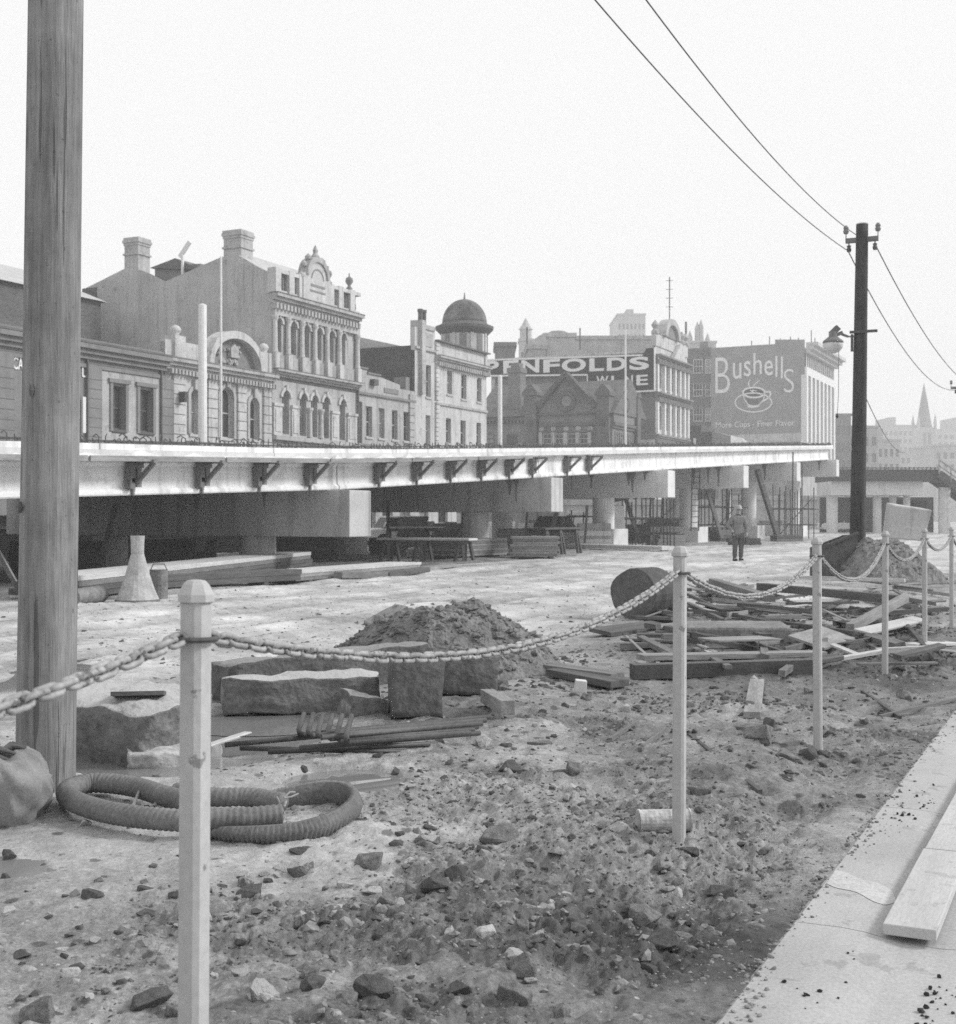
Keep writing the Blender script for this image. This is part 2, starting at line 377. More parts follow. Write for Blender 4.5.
def ground_h(x, y):
    x = np.asarray(x, float); y = np.asarray(y, float)
    w = -(x * CD - y * SD)
    wn = w + 1.5 * fbm(x, y, 0.35, 3, 5) * 2
    dark = 1 - smooth(2.5, 4.6, wn)
    near = 1 - smooth(14, 40, y)
    h = 0.05 * fbm(x, y, 0.5, 4, 11) * 2
    lump = fbm(x, y, 2.6, 5, 21, 0.62)
    crumb = smooth(0.0, 0.14, fbm(x, y, 1.1, 3, 25))
    h = h + near * (0.025 + 0.075 * dark) * lump * 1.5
    cl = fbm(x, y, 9, 3, 31, 0.6)
    h = h + near * (0.006 + 0.045 * dark * (0.12 + crumb)) * np.maximum(cl + 0.02, -0.05) * 1.6
    h = h + near * (0.004 + 0.018 * dark * (0.12 + crumb)) * fbm(x, y, 30, 3, 35, 0.65) * 2.0
    # wheel ruts along the road in the open mud
    rut = fbm(w, (x * SD + y * CD) * 0.08, 1.9, 3, 41)
    h = h + (1 - dark) * smooth(5, 9, w) * 0.05 * rut * 2
    for wt in TRACKS:
        ww = w - wt - 0.5 * fbm(x * 0 + (x * SD + y * CD), 0 * x, 0.12, 2, int(wt * 10)) * 2
        h = h - (1 - dark) * 0.035 * np.exp(-(ww / 0.16) ** 2) + (1 - dark) * 0.02 * np.exp(-((np.abs(ww) - 0.3) / 0.1) ** 2)
    # a bank of spoil along the posts
    h = h + 0.03 * np.exp(-((w - 1.85) / 0.4) ** 2) * near
    h = h - 0.02
    edge = smooth(0.97, 1.3, w)
    h = np.where(w < 1.6, h * (0.35 + 0.65 * edge) - 0.012, h)
    for (cx, cy, rx, ry, dp) in PUDDLES:
        d = ((x - cx) / rx) ** 2 + ((y - cy) / ry) ** 2
        d = d + 0.7 * fbm(x, y, 2.4, 3, 61)
        k = 1 - smooth(0.55, 1.15, d)
        h = h * (1 - k) + k * (-0.05 - dp)
    lap = -0.012 + 0.032 * fbm(x, y, 4.0, 4, 71, 0.65) * 2
    h = np.where((w < 1.35) & (w > 0.86), lap * (1 - edge) * smooth(0.86, 0.99, w) + h * edge - 0.03 * (1 - smooth(0.86, 0.97, w)), h)
    return np.where(w < 0.86, -0.14, h)
def gh(x, y): return float(ground_h(np.array([x]), np.array([y]))[0])
def on(v, dz=0.0):
    return Vector((v.x, v.y, gh(v.x, v.y) + dz))

# ------------------------------------------------------------------ the ground
def ground_material():
    m = bpy.data.materials.new("wet_mud"); m.use_nodes = True
    t = m.node_tree; N = t.nodes; L = t.links; b = N['Principled BSDF']
    at = N.new('ShaderNodeAttribute'); at.attribute_name = 'soil'
    tc = N.new('ShaderNodeTexCoord')
    def noise(scale, det=6, rough=0.6):
        n = N.new('ShaderNodeTexNoise'); n.inputs['Scale'].default_value = scale; n.inputs['Detail'].default_value = det
        n.inputs['Roughness'].default_value = rough; L.new(tc.outputs['Object'], n.inputs['Vector']); return n
    def rng(src, a, b_, c, d):
        r = N.new('ShaderNodeMapRange'); r.inputs['From Min'].default_value = a; r.inputs['From Max'].default_value = b_
        r.inputs['To Min'].default_value = c; r.inputs['To Max'].default_value = d; L.new(src, r.inputs['Value']); return r.outputs[0]
    def mul(a, c):
        x = N.new('ShaderNodeMath'); x.operation = 'MULTIPLY'; L.new(a, x.inputs[0]); L.new(c, x.inputs[1]); return x.outputs[0]
    big = rng(noise(0.9).outputs['Fac'], 0.32, 0.68, 0.7, 1.3)
    mid = rng(noise(7, 7, 0.72).outputs['Fac'], 0.34, 0.66, 0.6, 1.35)
    fin = rng(noise(70, 4, 0.7).outputs['Fac'], 0.32, 0.68, 0.6, 1.35)
    soft = rng(at.outputs['Fac'], 0.24, 0.44, 1.0, 0.5)          # the trodden pale mud is smoother than the crumbled soil
    def ease(src, k=1.0):
        mx = N.new('ShaderNodeMix'); mx.data_type = 'FLOAT'; L.new(soft, mx.inputs[0]); mx.inputs[2].default_value = 1.0; L.new(src, mx.inputs[3]); return mx.outputs[0]
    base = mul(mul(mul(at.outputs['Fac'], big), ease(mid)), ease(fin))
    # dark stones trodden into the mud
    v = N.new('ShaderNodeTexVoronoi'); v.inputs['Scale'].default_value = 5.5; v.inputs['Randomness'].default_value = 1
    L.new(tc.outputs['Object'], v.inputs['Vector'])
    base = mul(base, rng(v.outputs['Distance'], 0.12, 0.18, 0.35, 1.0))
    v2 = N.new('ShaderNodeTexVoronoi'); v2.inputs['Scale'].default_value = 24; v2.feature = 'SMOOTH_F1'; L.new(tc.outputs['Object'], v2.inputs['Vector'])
    base = mul(base, ease(rng(v2.outputs['Distance'], 0.12, 0.55, 1.06, 0.85)))  # shade of small cavities between crumbs, put into the colour
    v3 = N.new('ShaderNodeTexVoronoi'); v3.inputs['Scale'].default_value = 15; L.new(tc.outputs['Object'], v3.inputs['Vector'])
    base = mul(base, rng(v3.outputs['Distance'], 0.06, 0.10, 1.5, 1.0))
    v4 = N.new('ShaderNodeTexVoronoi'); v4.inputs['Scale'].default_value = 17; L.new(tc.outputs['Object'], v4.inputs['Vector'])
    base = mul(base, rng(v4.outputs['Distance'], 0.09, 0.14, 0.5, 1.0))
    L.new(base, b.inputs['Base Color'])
    L.new(rng(noise(1.3).outputs['Fac'], 0.35, 0.65, 0.24, 0.75), b.inputs['Roughness'])
    b.inputs['Specular IOR Level'].default_value = 0.5
    bp = N.new('ShaderNodeBump'); bp.inputs['Strength'].default_value = 0.7; bp.inputs['Distance'].default_value = 0.02
    L.new(noise(26, 7, 0.7).outputs['Fac'], bp.inputs['Height']); L.new(bp.outputs[0], b.inputs['Normal'])
    return m
def build_ground():
    ys = [0.5]
    while ys[-1] < 2600:
        y = ys[-1]
        k = 0.0031 if y < 9 else 0.0048 if y < 16 else (0.009 if y < 45 else 0.03)
        if y < 2.6: k = 0.02
        ys.append(y * (1 + k))
    ys = np.array(ys)
    core = np.linspace(-0.50, 0.46, 560)
    left = -0.50 - np.geomspace(0.004, 1.6, 40)[::-1]; right = 0.46 + np.geomspace(0.004, 1.6, 40)
    a = np.concatenate([left, core, right])
    X = a[None, :] * ys[:, None] ; Y = np.repeat(ys[:, None], len(a), 1)
    Z = ground_h(X, Y)
    W = -(X * CD - Y * SD)
    wn = W + 1.6 * fbm(X, Y, 0.4, 4, 5) * 2
    dk = 1 - smooth(2.3, 5.2, wn)
    patch = fbm(X, Y, 0.55, 4, 77)
    tone = (1 - dk) * (0.46 + 0.36 * patch) + dk * (0.235 + 0.28 * patch + 0.10 * fbm(X, Y, 2.2, 4, 79) - 0.10 * smooth(-0.02, 0.14, fbm(X, Y, 1.1, 3, 25)) + 0.22 * fbm(X, Y, 0.95, 3, 87))
    # dry trodden patch in the left foreground
    d1 = np.exp(-(((X + 0.9) / 1.3) ** 2 + ((Y - 5.6) / 0.8) ** 2)); d2 = np.exp(-(((X - 0.1) / 0.9) ** 2 + ((Y - 7.0) / 1.4) ** 2))
    tone = tone + 0.10 * d1 * dk + 0.14 * d2
    tone = tone + (1 - dk) * 0.34 * fbm(X, Y, 1.6, 5, 83, 0.62)
    # debris-soaked ground on the right, and round the stone heap
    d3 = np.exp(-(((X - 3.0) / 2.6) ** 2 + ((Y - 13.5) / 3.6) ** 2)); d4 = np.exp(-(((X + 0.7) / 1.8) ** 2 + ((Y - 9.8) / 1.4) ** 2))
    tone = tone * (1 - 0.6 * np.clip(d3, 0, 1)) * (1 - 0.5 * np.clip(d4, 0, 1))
    U = X * SD + Y * CD
    track = fbm(W, U * 0.05, 1.2, 4, 91)
    tone = tone * (1 + (1 - dk) * smooth(5, 9, W) * 0.9 * track)
    for wt in TRACKS:
        ww = W - wt - 0.5 * fbm(U, 0 * U, 0.12, 2, int(wt * 10)) * 2
        tone = tone * (1 - (1 - dk) * 0.3 * np.exp(-(ww / 0.2) ** 2))
    tone = np.where((W > 17.5) & (W < 30), tone * np.where(U < 46, 0.5, 0.85), tone)  # shade under the ramp put into the ground tone
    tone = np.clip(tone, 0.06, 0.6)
    nr, nc = X.shape
    co = np.stack([X, Y, Z], -1).reshape(-1, 3).astype(np.float32)
    i = np.arange((nr - 1) * nc).reshape(nr - 1, nc)[:, :-1].ravel()
    f = np.stack([i, i + 1, i + nc + 1, i + nc], -1).astype(np.int32)
    me = bpy.data.meshes.new("ground")
    me.vertices.add(len(co)); me.vertices.foreach_set('co', co.ravel())
    me.loops.add(f.size); me.loops.foreach_set('vertex_index', f.ravel())
    me.polygons.add(len(f)); me.polygons.foreach_set('loop_start', np.arange(0, f.size, 4, dtype=np.int32))
    me.update(); me.validate()
    me.polygons.foreach_set('use_smooth', np.ones(len(me.polygons), dtype=bool))
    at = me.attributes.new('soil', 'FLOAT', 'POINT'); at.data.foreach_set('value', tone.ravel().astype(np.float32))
    me.materials.append(ground_material())
    o = bpy.data.objects.new("ground", me); link(o); tag(o, kind='structure')
    b = MB(); b.box(-900, 900, -60, 2600, -1.6, -0.55)
    o2 = b.build("terrain", mk('terrain_soil', 0.25)); tag(o2, kind='structure')
build_ground()

def water_material():
    m = bpy.data.materials.new("muddy_water"); m.use_nodes = True
    b = m.node_tree.nodes['Principled BSDF']; b.inputs['Base Color'].default_value = g4(0.2)
    b.inputs['IOR'].default_value = 1.5
    b.inputs['Roughness'].default_value = 0.03; b.inputs['Specular IOR Level'].default_value = 0.5
    return m
WATER = water_material()
for i_, (cx, cy, rx, ry, dp) in enumerate(PUDDLES):
    b = MB(); n = 48
    ring = [(cx + rx * 1.35 * math.cos(2*math.pi*k/n), cy + ry * 1.35 * math.sin(2*math.pi*k/n), -0.046 + .002 * i_) for k in range(n)]
    b.add(ring, [tuple(range(n))])
    o = b.build("puddle_water", WATER); tag(o, kind='structure')

# footpath: a kerb strip, then slabs with joints across
PATH = [(0.972, -0.012), (0.955, 0.0), (0.80, 0.002), (0.72, -0.004), (0.60, -0.024), (0.48, -0.026), (0.3, -0.012), (-0.6, 0.006), (-3.2, 0.03)]
def path_z(w):
    for (a, z0), (c, z1) in zip(PATH, PATH[1:]):
        if c <= w <= a: return z0 + (z1 - z0) * (a - w) / (a - c)
    return 0.0
def footpath():
    rr = random.Random(3); A = PATH + [(-3.2, -0.15), (0.972, -0.15)]; n = len(A)
    b = MB(); u = 0.57 - 4 * 1.98
    while u < 130:
        L = 1.98
        q = [RW(u + 0.003, w, z) for w, z in A] + [RW(u + L - 0.003, w, z) for w, z in A]
        fs = [tuple(range(n)), tuple(reversed(range(n, 2*n)))] + [((j+1) % n, j, n + j, n + (j+1) % n) for j in range(n)]
        b.add(q, fs); u += L
    k = b.build("footpath", M['footpath']); tag(k, kind='structure')
    # pale mortar run across a crack
    b = MB(); p0, p1 = G(831, 877, 0.0), G(896, 899, 0.0); top = []; bot = []; m = 24
    for i in range(m + 1):
        t = i / m; c = p0.lerp(p1, t); ww = (0.095 + 0.012 * math.sin(i * .45)) * (1 if t < .9 else (1 - t) * 9 + .1)
        u_, w_ = uw(c); z = path_z(w_) + .003
        q1 = Vector((c.x + .45*ww, c.y + ww, 0)); q2 = Vector((c.x - .45*ww, c.y - ww, 0)); top.append((q1.x, q1.y, path_z(min(.95, uw(q1)[1])) + .002)); bot.append((q2.x, q2.y, path_z(min(.95, uw(q2)[1])) + .002))
    for i in range(m): b.add([bot[i], bot[i+1], top[i+1], top[i]], [(0, 1, 2, 3)])
    k = b.build("mortar_patch", M['mortar']); tag(k, kind='structure')
footpath()

# ------------------------------------------------------------------ the new ramp
WE = 17.5; WG = 18.2; WB = 29.0
U1 = 29.35; DU = 13.64; PIERS = [U1 + DU * k for k in range(-1, 6)]
def zc(u):
    k = (u - U1) / DU
    return 2.12 + (0.7 * k if k > 0 else 0.45 * k)          # underside of the girders
UE = 98.0
def ramp():
    root = thing('road_ramp', 'long unfinished white concrete road ramp climbing to the right on piers', 'road ramp', RW(U1, WE), RROT)
    def L(u, w, z): return (u - U1, w - WE, z)
    # crossheads
    for i, u in enumerate(PIERS):
        z1 = zc(u) - 0.02; b = MB()
        b.add([L(u-.55, WE, z1-1.22), L(u+.55, WE, z1-1.22), L(u+.55, WB+.4, z1-1.22), L(u-.55, WB+.4, z1-1.22),
               L(u-.55, WE, z1), L(u+.55, WE, z1), L(u+.55, WB+.4, z1), L(u-.55, WB+.4, z1)],
              [(0,3,2,1),(4,5,6,7),(0,1,5,4),(1,2,6,5),(2,3,7,6),(3,0,4,7)])
        ch = b.build('crosshead', M['concrete'] if i < 3 else M['concrete_pale'], root, bevel=0.025)  # farther crossheads and columns paler: weaker shade put into the colour
        b = MB()
        for w in (18.5, 20.9, 23.3, 25.7, 28.1):
            b.box(*(u-U1-.4, u-U1+.4), w-WE-.25, w-WE+.25, z1, z1+.03)
        b.build('bearing', M['steel'], ch)
        # dark drips down the near face
        rr = random.Random(40 + i); b = MB()
        for k in range((2, 2, 3, 5, 3, 2, 2)[i]):
            w = WE + rr.uniform(0.9, 5.5); hw = rr.uniform(.04, .12); d = rr.uniform(.3, 1.15); z = z1 - .012; m = 9; le = []; ri = []
            for q in range(m + 1):
                t = q / m; wd = hw * (1.9 * (1 - t) ** 5 + .75 * (1 - .5 * t)); o_ = .008 * math.sin(q * 1.7 + k)
                le.append((w - wd * rr.uniform(.7, 1.2) + o_, z - d * t)); ri.append((w + wd * rr.uniform(.7, 1.2) + o_, z - d * t))
            pts = le + ri[::-1]
            b.add([L(u-.5535, a, c) for a, c in pts], [(q, q+1, 2*m - q, 2*m + 1 - q) for q in range(m)])
            b.build('water_stain', M['stain'], ch); b = MB()
        for t in (3.25, 8.4):
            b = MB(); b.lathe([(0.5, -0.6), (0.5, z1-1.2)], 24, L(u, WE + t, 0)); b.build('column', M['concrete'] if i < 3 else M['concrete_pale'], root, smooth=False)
        if i >= 3:
            b = MB(); b.box(u-U1-1.0, u-U1+1.0, 2.4, 5.2, -0.5, 0.85); b.build('footing', M['concrete_pale'], root, bevel=0.03)
    # girders, span by span
    ends = [2.0] + PIERS + [UE]
    spans = [(ends[i], ends[i+1]) for i in range(len(ends)-1) if ends[i+1] - ends[i] > .5]
    prof = [(-.03, 0), (-.05, .03), (-.05, .09), (.02, .16), (.03, .60), (-.02, .68), (-.02, .78), (.5, .78), (.5, .68), (.43, .60), (.43, .16), (.53, .09), (.53, .03), (.5, 0)]
    for (ua, ub) in spans:
        for j, w in enumerate((WG, WG+2.55, WG+5.1, WG+7.65, WB-.5)):
            b = MB(); n = len(prof); vs = []
            for u in (ua + .03, ub - .03):
                vs += [L(u, w + p, zc(u) + z) for p, z in prof]
            fs = [tuple(range(n)), tuple(reversed(range(n, 2*n)))] + [((k+1) % n, k, n+k, n+(k+1) % n) for k in range(n)]
            b.add(vs, fs); b.build('girder', M['girder'], root)
    def strip(name, mat, w0, w1, z0, z1, ua, ub, n=1, gap=0.0):
        b = MB()
        for k in range(n):
            a = ua + (ub - ua) * k / n + gap / 2; c = ua + (ub - ua) * (k + 1) / n - gap / 2
            b.add([L(a, w0, zc(a)+z0), L(c, w0, zc(c)+z0), L(c, w1, zc(c)+z0), L(a, w1, zc(a)+z0),
                   L(a, w0, zc(a)+z1), L(c, w0, zc(c)+z1), L(c, w1, zc(c)+z1), L(a, w1, zc(a)+z1)],
                  [(0,3,2,1),(4,5,6,7),(0,1,5,4),(1,2,6,5),(2,3,7,6),(3,0,4,7)])
        return b.build(name, mat, root)
    strip('deck_slab', M['concrete_pale'], WG - .30, WB + .42, .783, .93, 2.0, UE, 8, .02)
    strip('kerb', M['girder'], WG - .28, WG - .06, .932, 1.05, 2.0, UE, 16, .04)
    strip('far_kerb', M['concrete_pale'], WB + .12, WB + .40, .932, 1.05, 2.0, UE, 16, .04)
    strip('formwork_sheet', M['timber'], WG - .58, WG - .03, .735, .78, 2.0, 41.5, 9, .05)
    strip('ledger_board', M['timber'], WG - .62, WG - .582, .69, .80, 2.0, 41.0, 9, .08)
    # timber brackets hung on the girder to carry the edge formwork
    bu = [16.5, 18.9, 21.2, 23.5, 25.7, 27.9, 31.4, 33.6, 35.8, 38.0, 40.2, 42.2, 45.5, 47.8]
    bm = MB()
    bm.box(-.19, -.04, -.19, -.062, -.60, -.005); bm.box(.04, .18, -.17, -.062, -.56, -.005)
    bm.box(-.2, .2, -.21, -.06, -.16, -.06); bm.box(-.14, .14, -.19, -.063, -.47, -.38); bm.box(-.03, .03, -.11, -.066, -.74, -.5)
    bme = bm.mesh('bracket', M['timber_mid'])
    sm = MB(); sm.beam((.02, -.14, -.50), (.02, -.62, -.06), .09, .075); sm.beam((0, -.06, -.035), (0, -.68, -.035), .10, .065)
    sme = sm.mesh('strut', M['timber_mid'])
    for u in bu:
        c = place(bme, 'bracket', root, L(u, WG, zc(u) + .73)); place(sme, 'strut', c)
    # hanging straps below girders, starter bars and the tangle of reinforcement on top
    rr = random.Random(5); b = MB()
    u = 6.0
    while u < UE - .3:
        for w, hh in ((WG - .2, .19), (WG + .25, .24), (WG + 1.4, .26)):
            if rr.random() < 0.95:
                z = zc(u) + .93 + (.12 if w < WG else 0); hgt = hh * rr.uniform(.55, 1.15); k = rr.uniform(-.07, .07)
                pts = [L(u, w, z - .1), L(u + k * .4, w, z + hgt * .7)]
                if rr.random() < .55:
                    q = rr.choice([-1, 1]) * rr.uniform(.1, .22); pts += [L(u + k + q * .5, w + .03, z + hgt), L(u + k + q, w + .05, z + hgt * .75)]
                else: pts += [L(u + k, w, z + hgt)]
                b.tube(pts, 0.015 if u < 50 else .02, 4, False)
        u += rr.uniform(.13, .22)
    for w, dz in ((WG + .2, .12), (WG + .5, .2), (WG + 1.4, .22), (WG + 1.0, .1)):
        u = 6.0
        while u < UE - 8:
            ln = rr.uniform(5, 8); b.tube([L(u, w, zc(u) + .96 + dz), L(u+ln/2, w+rr.uniform(-.05, .05), zc(u+ln/2) + .94 + dz), L(u+ln, w, zc(u+ln) + .96 + dz)], .016, 4, False); u += ln - .4
    o = b.build('starter_bars', M['rust'], root); o['kind'] = 'stuff'
    # spilt concrete lying along the edge formwork
    b = MB(); u = 15.5
    while u < 41:
        l = rr.uniform(.4, 1.5); hh = rr.uniform(.05, .16)
        b.add([L(u, WG-.45, zc(u)+.785), L(u+l, WG-.45, zc(u+l)+.785), L(u+l, WG-.31, zc(u+l)+.785), L(u, WG-.31, zc(u)+.785), L(u+l*.5, WG-.38, zc(u+l*.5)+.785+hh)],
              [(0,1,4),(1,2,4),(2,3,4),(3,0,4)]); u += l + rr.uniform(.0, .5)
    b.build('concrete_spill', M['concrete_pale'], root)
    return root
M['stain'] = mk('water_stain', 0.2, 0.3, 3, 0.7, 0.05, 20)
ramp()

# ------------------------------------------------------------------ buildings
def arch_pts(xc, r, zs, n=12, k=1.0):
    return [(xc + r * math.cos(math.pi - math.pi * i / n), zs + k * r * math.sin(math.pi * i / n)) for i in range(n + 1)]
def facade(b, x0, x1, z0, z1, ops, y=0.0, dep=0.28):
    """front skin with real openings and reveals; ops = (xa, xb, za, zb, arched)"""
    xs = sorted(set([x0, x1] + [o[0] for o in ops] + [o[1] for o in ops])); zs = sorted(set([z0, z1] + [o[2] for o in ops] + [o[3] for o in ops]))
    for i in range(len(xs)-1):
        for j in range(len(zs)-1):
            xm = (xs[i]+xs[i+1])/2; zm = (zs[j]+zs[j+1])/2
            if any(o[0] < xm < o[1] and o[2] < zm < o[3] for o in ops): continue
            b.add([(xs[i], y, zs[j]), (xs[i+1], y, zs[j]), (xs[i+1], y, zs[j+1]), (xs[i], y, zs[j+1])], [(0, 1, 2, 3)])
    for o in ops:
        xa, xb, za, zb = o[:4]; arched = len(o) > 4 and o[4]
        r = (xb - xa) / 2; zs_ = zb - r if arched else zb
        path = [(xa, za), (xa, zs_)]
        if arched:
            ar = arch_pts((xa+xb)/2, r, zs_); path += ar[1:-1]
            m = len(ar)
            for i in range(m - 1):
                p, q = ar[i], ar[i+1]
                b.add([(p[0], y, p[1]), (q[0], y, q[1]), (q[0], y, zb), (p[0], y, zb)], [(0, 1, 2, 3)])
        path += [(xb, zs_), (xb, za)]
        for i in range(len(path)):
            p, q = path[i], path[(i+1) % len(path)]
            b.add([(p[0], y, p[1]), (q[0], y, q[1]), (q[0], y+dep, q[1]), (p[0], y+dep, p[1])], [(0, 1, 2, 3)])
WCACHE = {}; WR = random.Random(77)
def window(root, xa, xb, za, zb, arched=False, y=0.0, dep=0.2, mat='frame', sill=True, axis='y', sash=True, bars=0, name='window'):
    w = round(xb - xa, 2); h = round(zb - za, 2); key = (w, h, arched, mat, sill, sash, bars)
    if key not in WCACHE:
        b = MB(); t = min(.07, w * .12); r = w / 2; hs = h - r if arched else h
        b.box(0, t, 0, .07, 0, hs); b.box(w-t, w, 0, .07, 0, hs); b.box(t, w-t, 0, .07, 0, t)
        if arched:
            o_ = arch_pts(r, r, hs, 10); i_ = arch_pts(r, r - t, hs, 10)
            for k in range(10):
                q = [o_[k], o_[k+1], i_[k+1], i_[k]]
                b.prism(q, 0, .07)
        else: b.box(t, w-t, 0, .07, h-t, h)
        if sash: b.box(t, w-t, .01, .06, h*.5-t*.4, h*.5+t*.4)
        for k in range(bars): b.box(w*(k+1)/(bars+1)-.02, w*(k+1)/(bars+1)+.02, .015, .055, t, (hs if not arched else h-t))
        if sill: b.box(-.08, w+.08, -dep-.08, -dep+.0, -.13, -.01)
        f = b.mesh(name, M[mat])
        p = MB(); poly = [(0.01, .01), (w-.01, .01)] + ([(w-.01, hs)] + list(reversed(arch_pts(r, r-.01, hs, 10)))[1:] if arched else [(w-.01, h-.01), (.01, h-.01)])
        p.add([(a, .035, c) for a, c in poly], [tuple(range(len(poly)))])
        WCACHE[key] = (f, p.mesh('pane', M['glass']), p.mesh('pane', M['blind']))
    f, p, p2 = WCACHE[key]
    if WR.random() < .28: p = p2
    if axis == 'y': o = place(f, name, root, (xa, y + dep, za))
    else: o = place(f, name, root, (y + dep, xb, za), (0, 0, R(-90)))
    place(p, 'pane', o); return o
def cornice(b, x0, x1, z, h, proj, y=0.0, dent=0.0, n=3):
    for i in range(n):
        pr = proj * (i + 1) / n
        b.box(x0, x1, y - pr, y - .003, z + h * i / n, z + h * (i + 1) / n - .004)
    if dent:
        x = x0 + .1
        while x < x1 - .1:
            b.box(x, x + dent * .5, y - proj * .75, y - .004, z - dent * .9, z - .005); x += dent
def text_mesh(s, w, h, depth, mat, name='lettering', bold=0.0, spacing=1.0):
    c = bpy.data.curves.new('lettering', 'FONT'); c.body = s; c.extrude = 0.02; c.offset = bold; c.space_character = spacing
    o = bpy.data.objects.new('lettering', c); COL.objects.link(o)
    bpy.context.view_layer.update()
    me = bpy.data.meshes.new_from_object(o.evaluated_get(bpy.context.evaluated_depsgraph_get()))
    bpy.data.objects.remove(o); me.name = name
    co = np.empty(len(me.vertices) * 3); me.vertices.foreach_get('co', co); co = co.reshape(-1, 3)
    mn = co.min(0); mx = co.max(0); co = (co - mn) / (mx - mn) * np.array([w, h, depth])
    co = np.stack([co[:, 0], depth - co[:, 2], co[:, 1]], 1)      # reads along +x, faces -y
    me.vertices.foreach_set('co', co.ravel()); me.update(); me.materials.clear(); me.materials.append(mat)
    return me
def B(name, label, u0, w0=40.0):
    return thing(name, label, 'building', RW(u0, w0), RROT)
def body(b, x0, x1, y0, y1, z0, z1): b.box(x0, x1, y0, y1, z0, z1)
def chimney(root, x, y, z0, z1, wx, wy, mat='brick_mid'):
    b = MB(); b.box(x-wx/2, x+wx/2, y-wy/2, y+wy/2, z0, z1-.45); b.box(x-wx/2-.07, x+wx/2+.07, y-wy/2-.07, y+wy/2+.07, z1-1.0, z1-.9)
    for k, e in enumerate((.04, .09, .05)): b.box(x-wx/2-e, x+wx/2+e, y-wy/2-e, y+wy/2+e, z1-.45+.15*k, z1-.302+.15*k)
    return b.build('chimney', M[mat], root)

# B1: long low grey stucco building
def b1():
    u0 = 27.0; r = B('stucco_warehouse', 'long low grey stucco building with a heavy cornice behind the tall near pole', u0)
    X = lambda px: fu(px) - u0
    x1 = 49.05 - u0
    wins = []
    for a, c in ((112, 124), (139, 151.5)): wins.append((X(a), X(c), 5.35, 7.3))
    for k in range(2): wins.append((2.5 + 2.4*k, 3.5 + 2.4*k, 5.35, 7.3))
    ops = wins + [(X(100) + .3, X(100) + 1.9, 0, 3.4), (X(140), X(140) + 1.3, 1.2, 3.2), (6, 8, 0, 3.3), (10.5, 12, 1.1, 3.2)]
    b = MB(); facade(b, 0, x1, 0, 8.95, ops); b.box(0, x1, .29, 9, 0, 8.5); b.box(0, x1, 0.02, .28, 8.951, 9.2)
    b.build('wall', M['stucco_grey'], r)
    b = MB(); b.box(X(100), X(164), -.035, -.003, 7.42, 7.9); 
    for a, c, z0, z1 in ((X(100), X(111), 5.15, 7.42), (X(125), X(138), 5.15, 7.42), (X(153), X(164), 5.15, 7.42), (X(100), X(164), 4.6, 5.15)): b.box(a, c, -.035, -.003, z0, z1)
    b.build('panel', M['stucco'], r)
    b = MB(); cornice(b, 0, x1, 8.3, .62, .5); b.box(0, x1, -.1, -.004, 7.92, 8.08)
    b.build('cornice', M['stucco_grey'], r)
    b = MB(); b.box(0, x1, -.52, .02, 8.93, 9.02); b.box(0, x1, -.06, -.004, 8.082, 8.12); b.box(0, x1, -.12, -.004, 4.45, 4.58)
    b.build('string_course', M['stucco_dark'], r)
    for px in (4, 93, 166):
        x = X(px); b = MB(); b.box(x-.42, x+.42, -.14, -.003, 0, 7.915); b.build('pilaster', M['stucco_grey'], r)
    for px in (4, 93, 166):
        b = MB(); x = X(px); b.box(x-.5, x-.43, -.16, -.0045, 4.6, 8.3)
        for k in range(7): b.box(x-.421, x+.421, -.146, -.141, 4.9 + .42*k, 4.93 + .42*k)
        b.build('rain_pipe', M['stucco_dark'], r)
    for (a, c, z0, z1) in wins:
        w = window(r, a, c, z0, z1, mat='frame_dark', bars=1)
        b = MB(); b.box(a-.2, a-.02, -.1, -.036, z0-.1, z1+.12); b.box(c+.02, c+.2, -.1, -.036, z0-.1, z1+.12); b.box(a-.3, c+.3, -.15, -.036, z1+.12, z1+.3)
        b.build('surround', M['stucco_grey'], w, loc=-Vector(w.location))
    for (a, c, z0, z1) in ops[len(wins):]:
        window(r, a, c, z0, z1, mat='frame_dark', sash=False, sill=False, name='door' if z0 == 0 else 'window')
    for s, px0, px1, py in (('CA', 12.5, 22.5, 363.5), ('LD', 81.5, 91.5, 372)):
        me = text_mesh(s, X(px1) - X(px0), .5, .04, M['letter'], bold=.01); place(me, 'lettering', r, (X(px0), -.05, fz((px0+px1)/2, py) - .25))
    b = MB(); b.box(X(79.5), X(82.5), -.2, -.15, fz(81, 433), fz(81, 397)); b.build('notice_board', M['white'], r)
    return r
b1()
def b1_back():
    u0 = 27; r = B('gabled_warehouse', 'dark brick warehouse with a pale iron roof behind the low grey stucco building', u0, 49.2)
    x1 = fu(101, 49.2) - u0
    b = MB(); b.box(0, x1, 0, 14, 0, 13.2); b.build('wall', M['brick'], r)
    b = MB(); b.add([(-.3, -.3, 13.1), (x1+.2, -.3, 13.1), (x1+.2, 5, 15.2), (-.3, 5, 15.2), (x1+.2, 10, 13.1), (-.3, 10, 13.1)], [(0, 1, 2, 3), (3, 2, 4, 5), (0, 3, 5), (1, 4, 2)]); b.build('roof', M['roof_iron'], r)
b1_back()

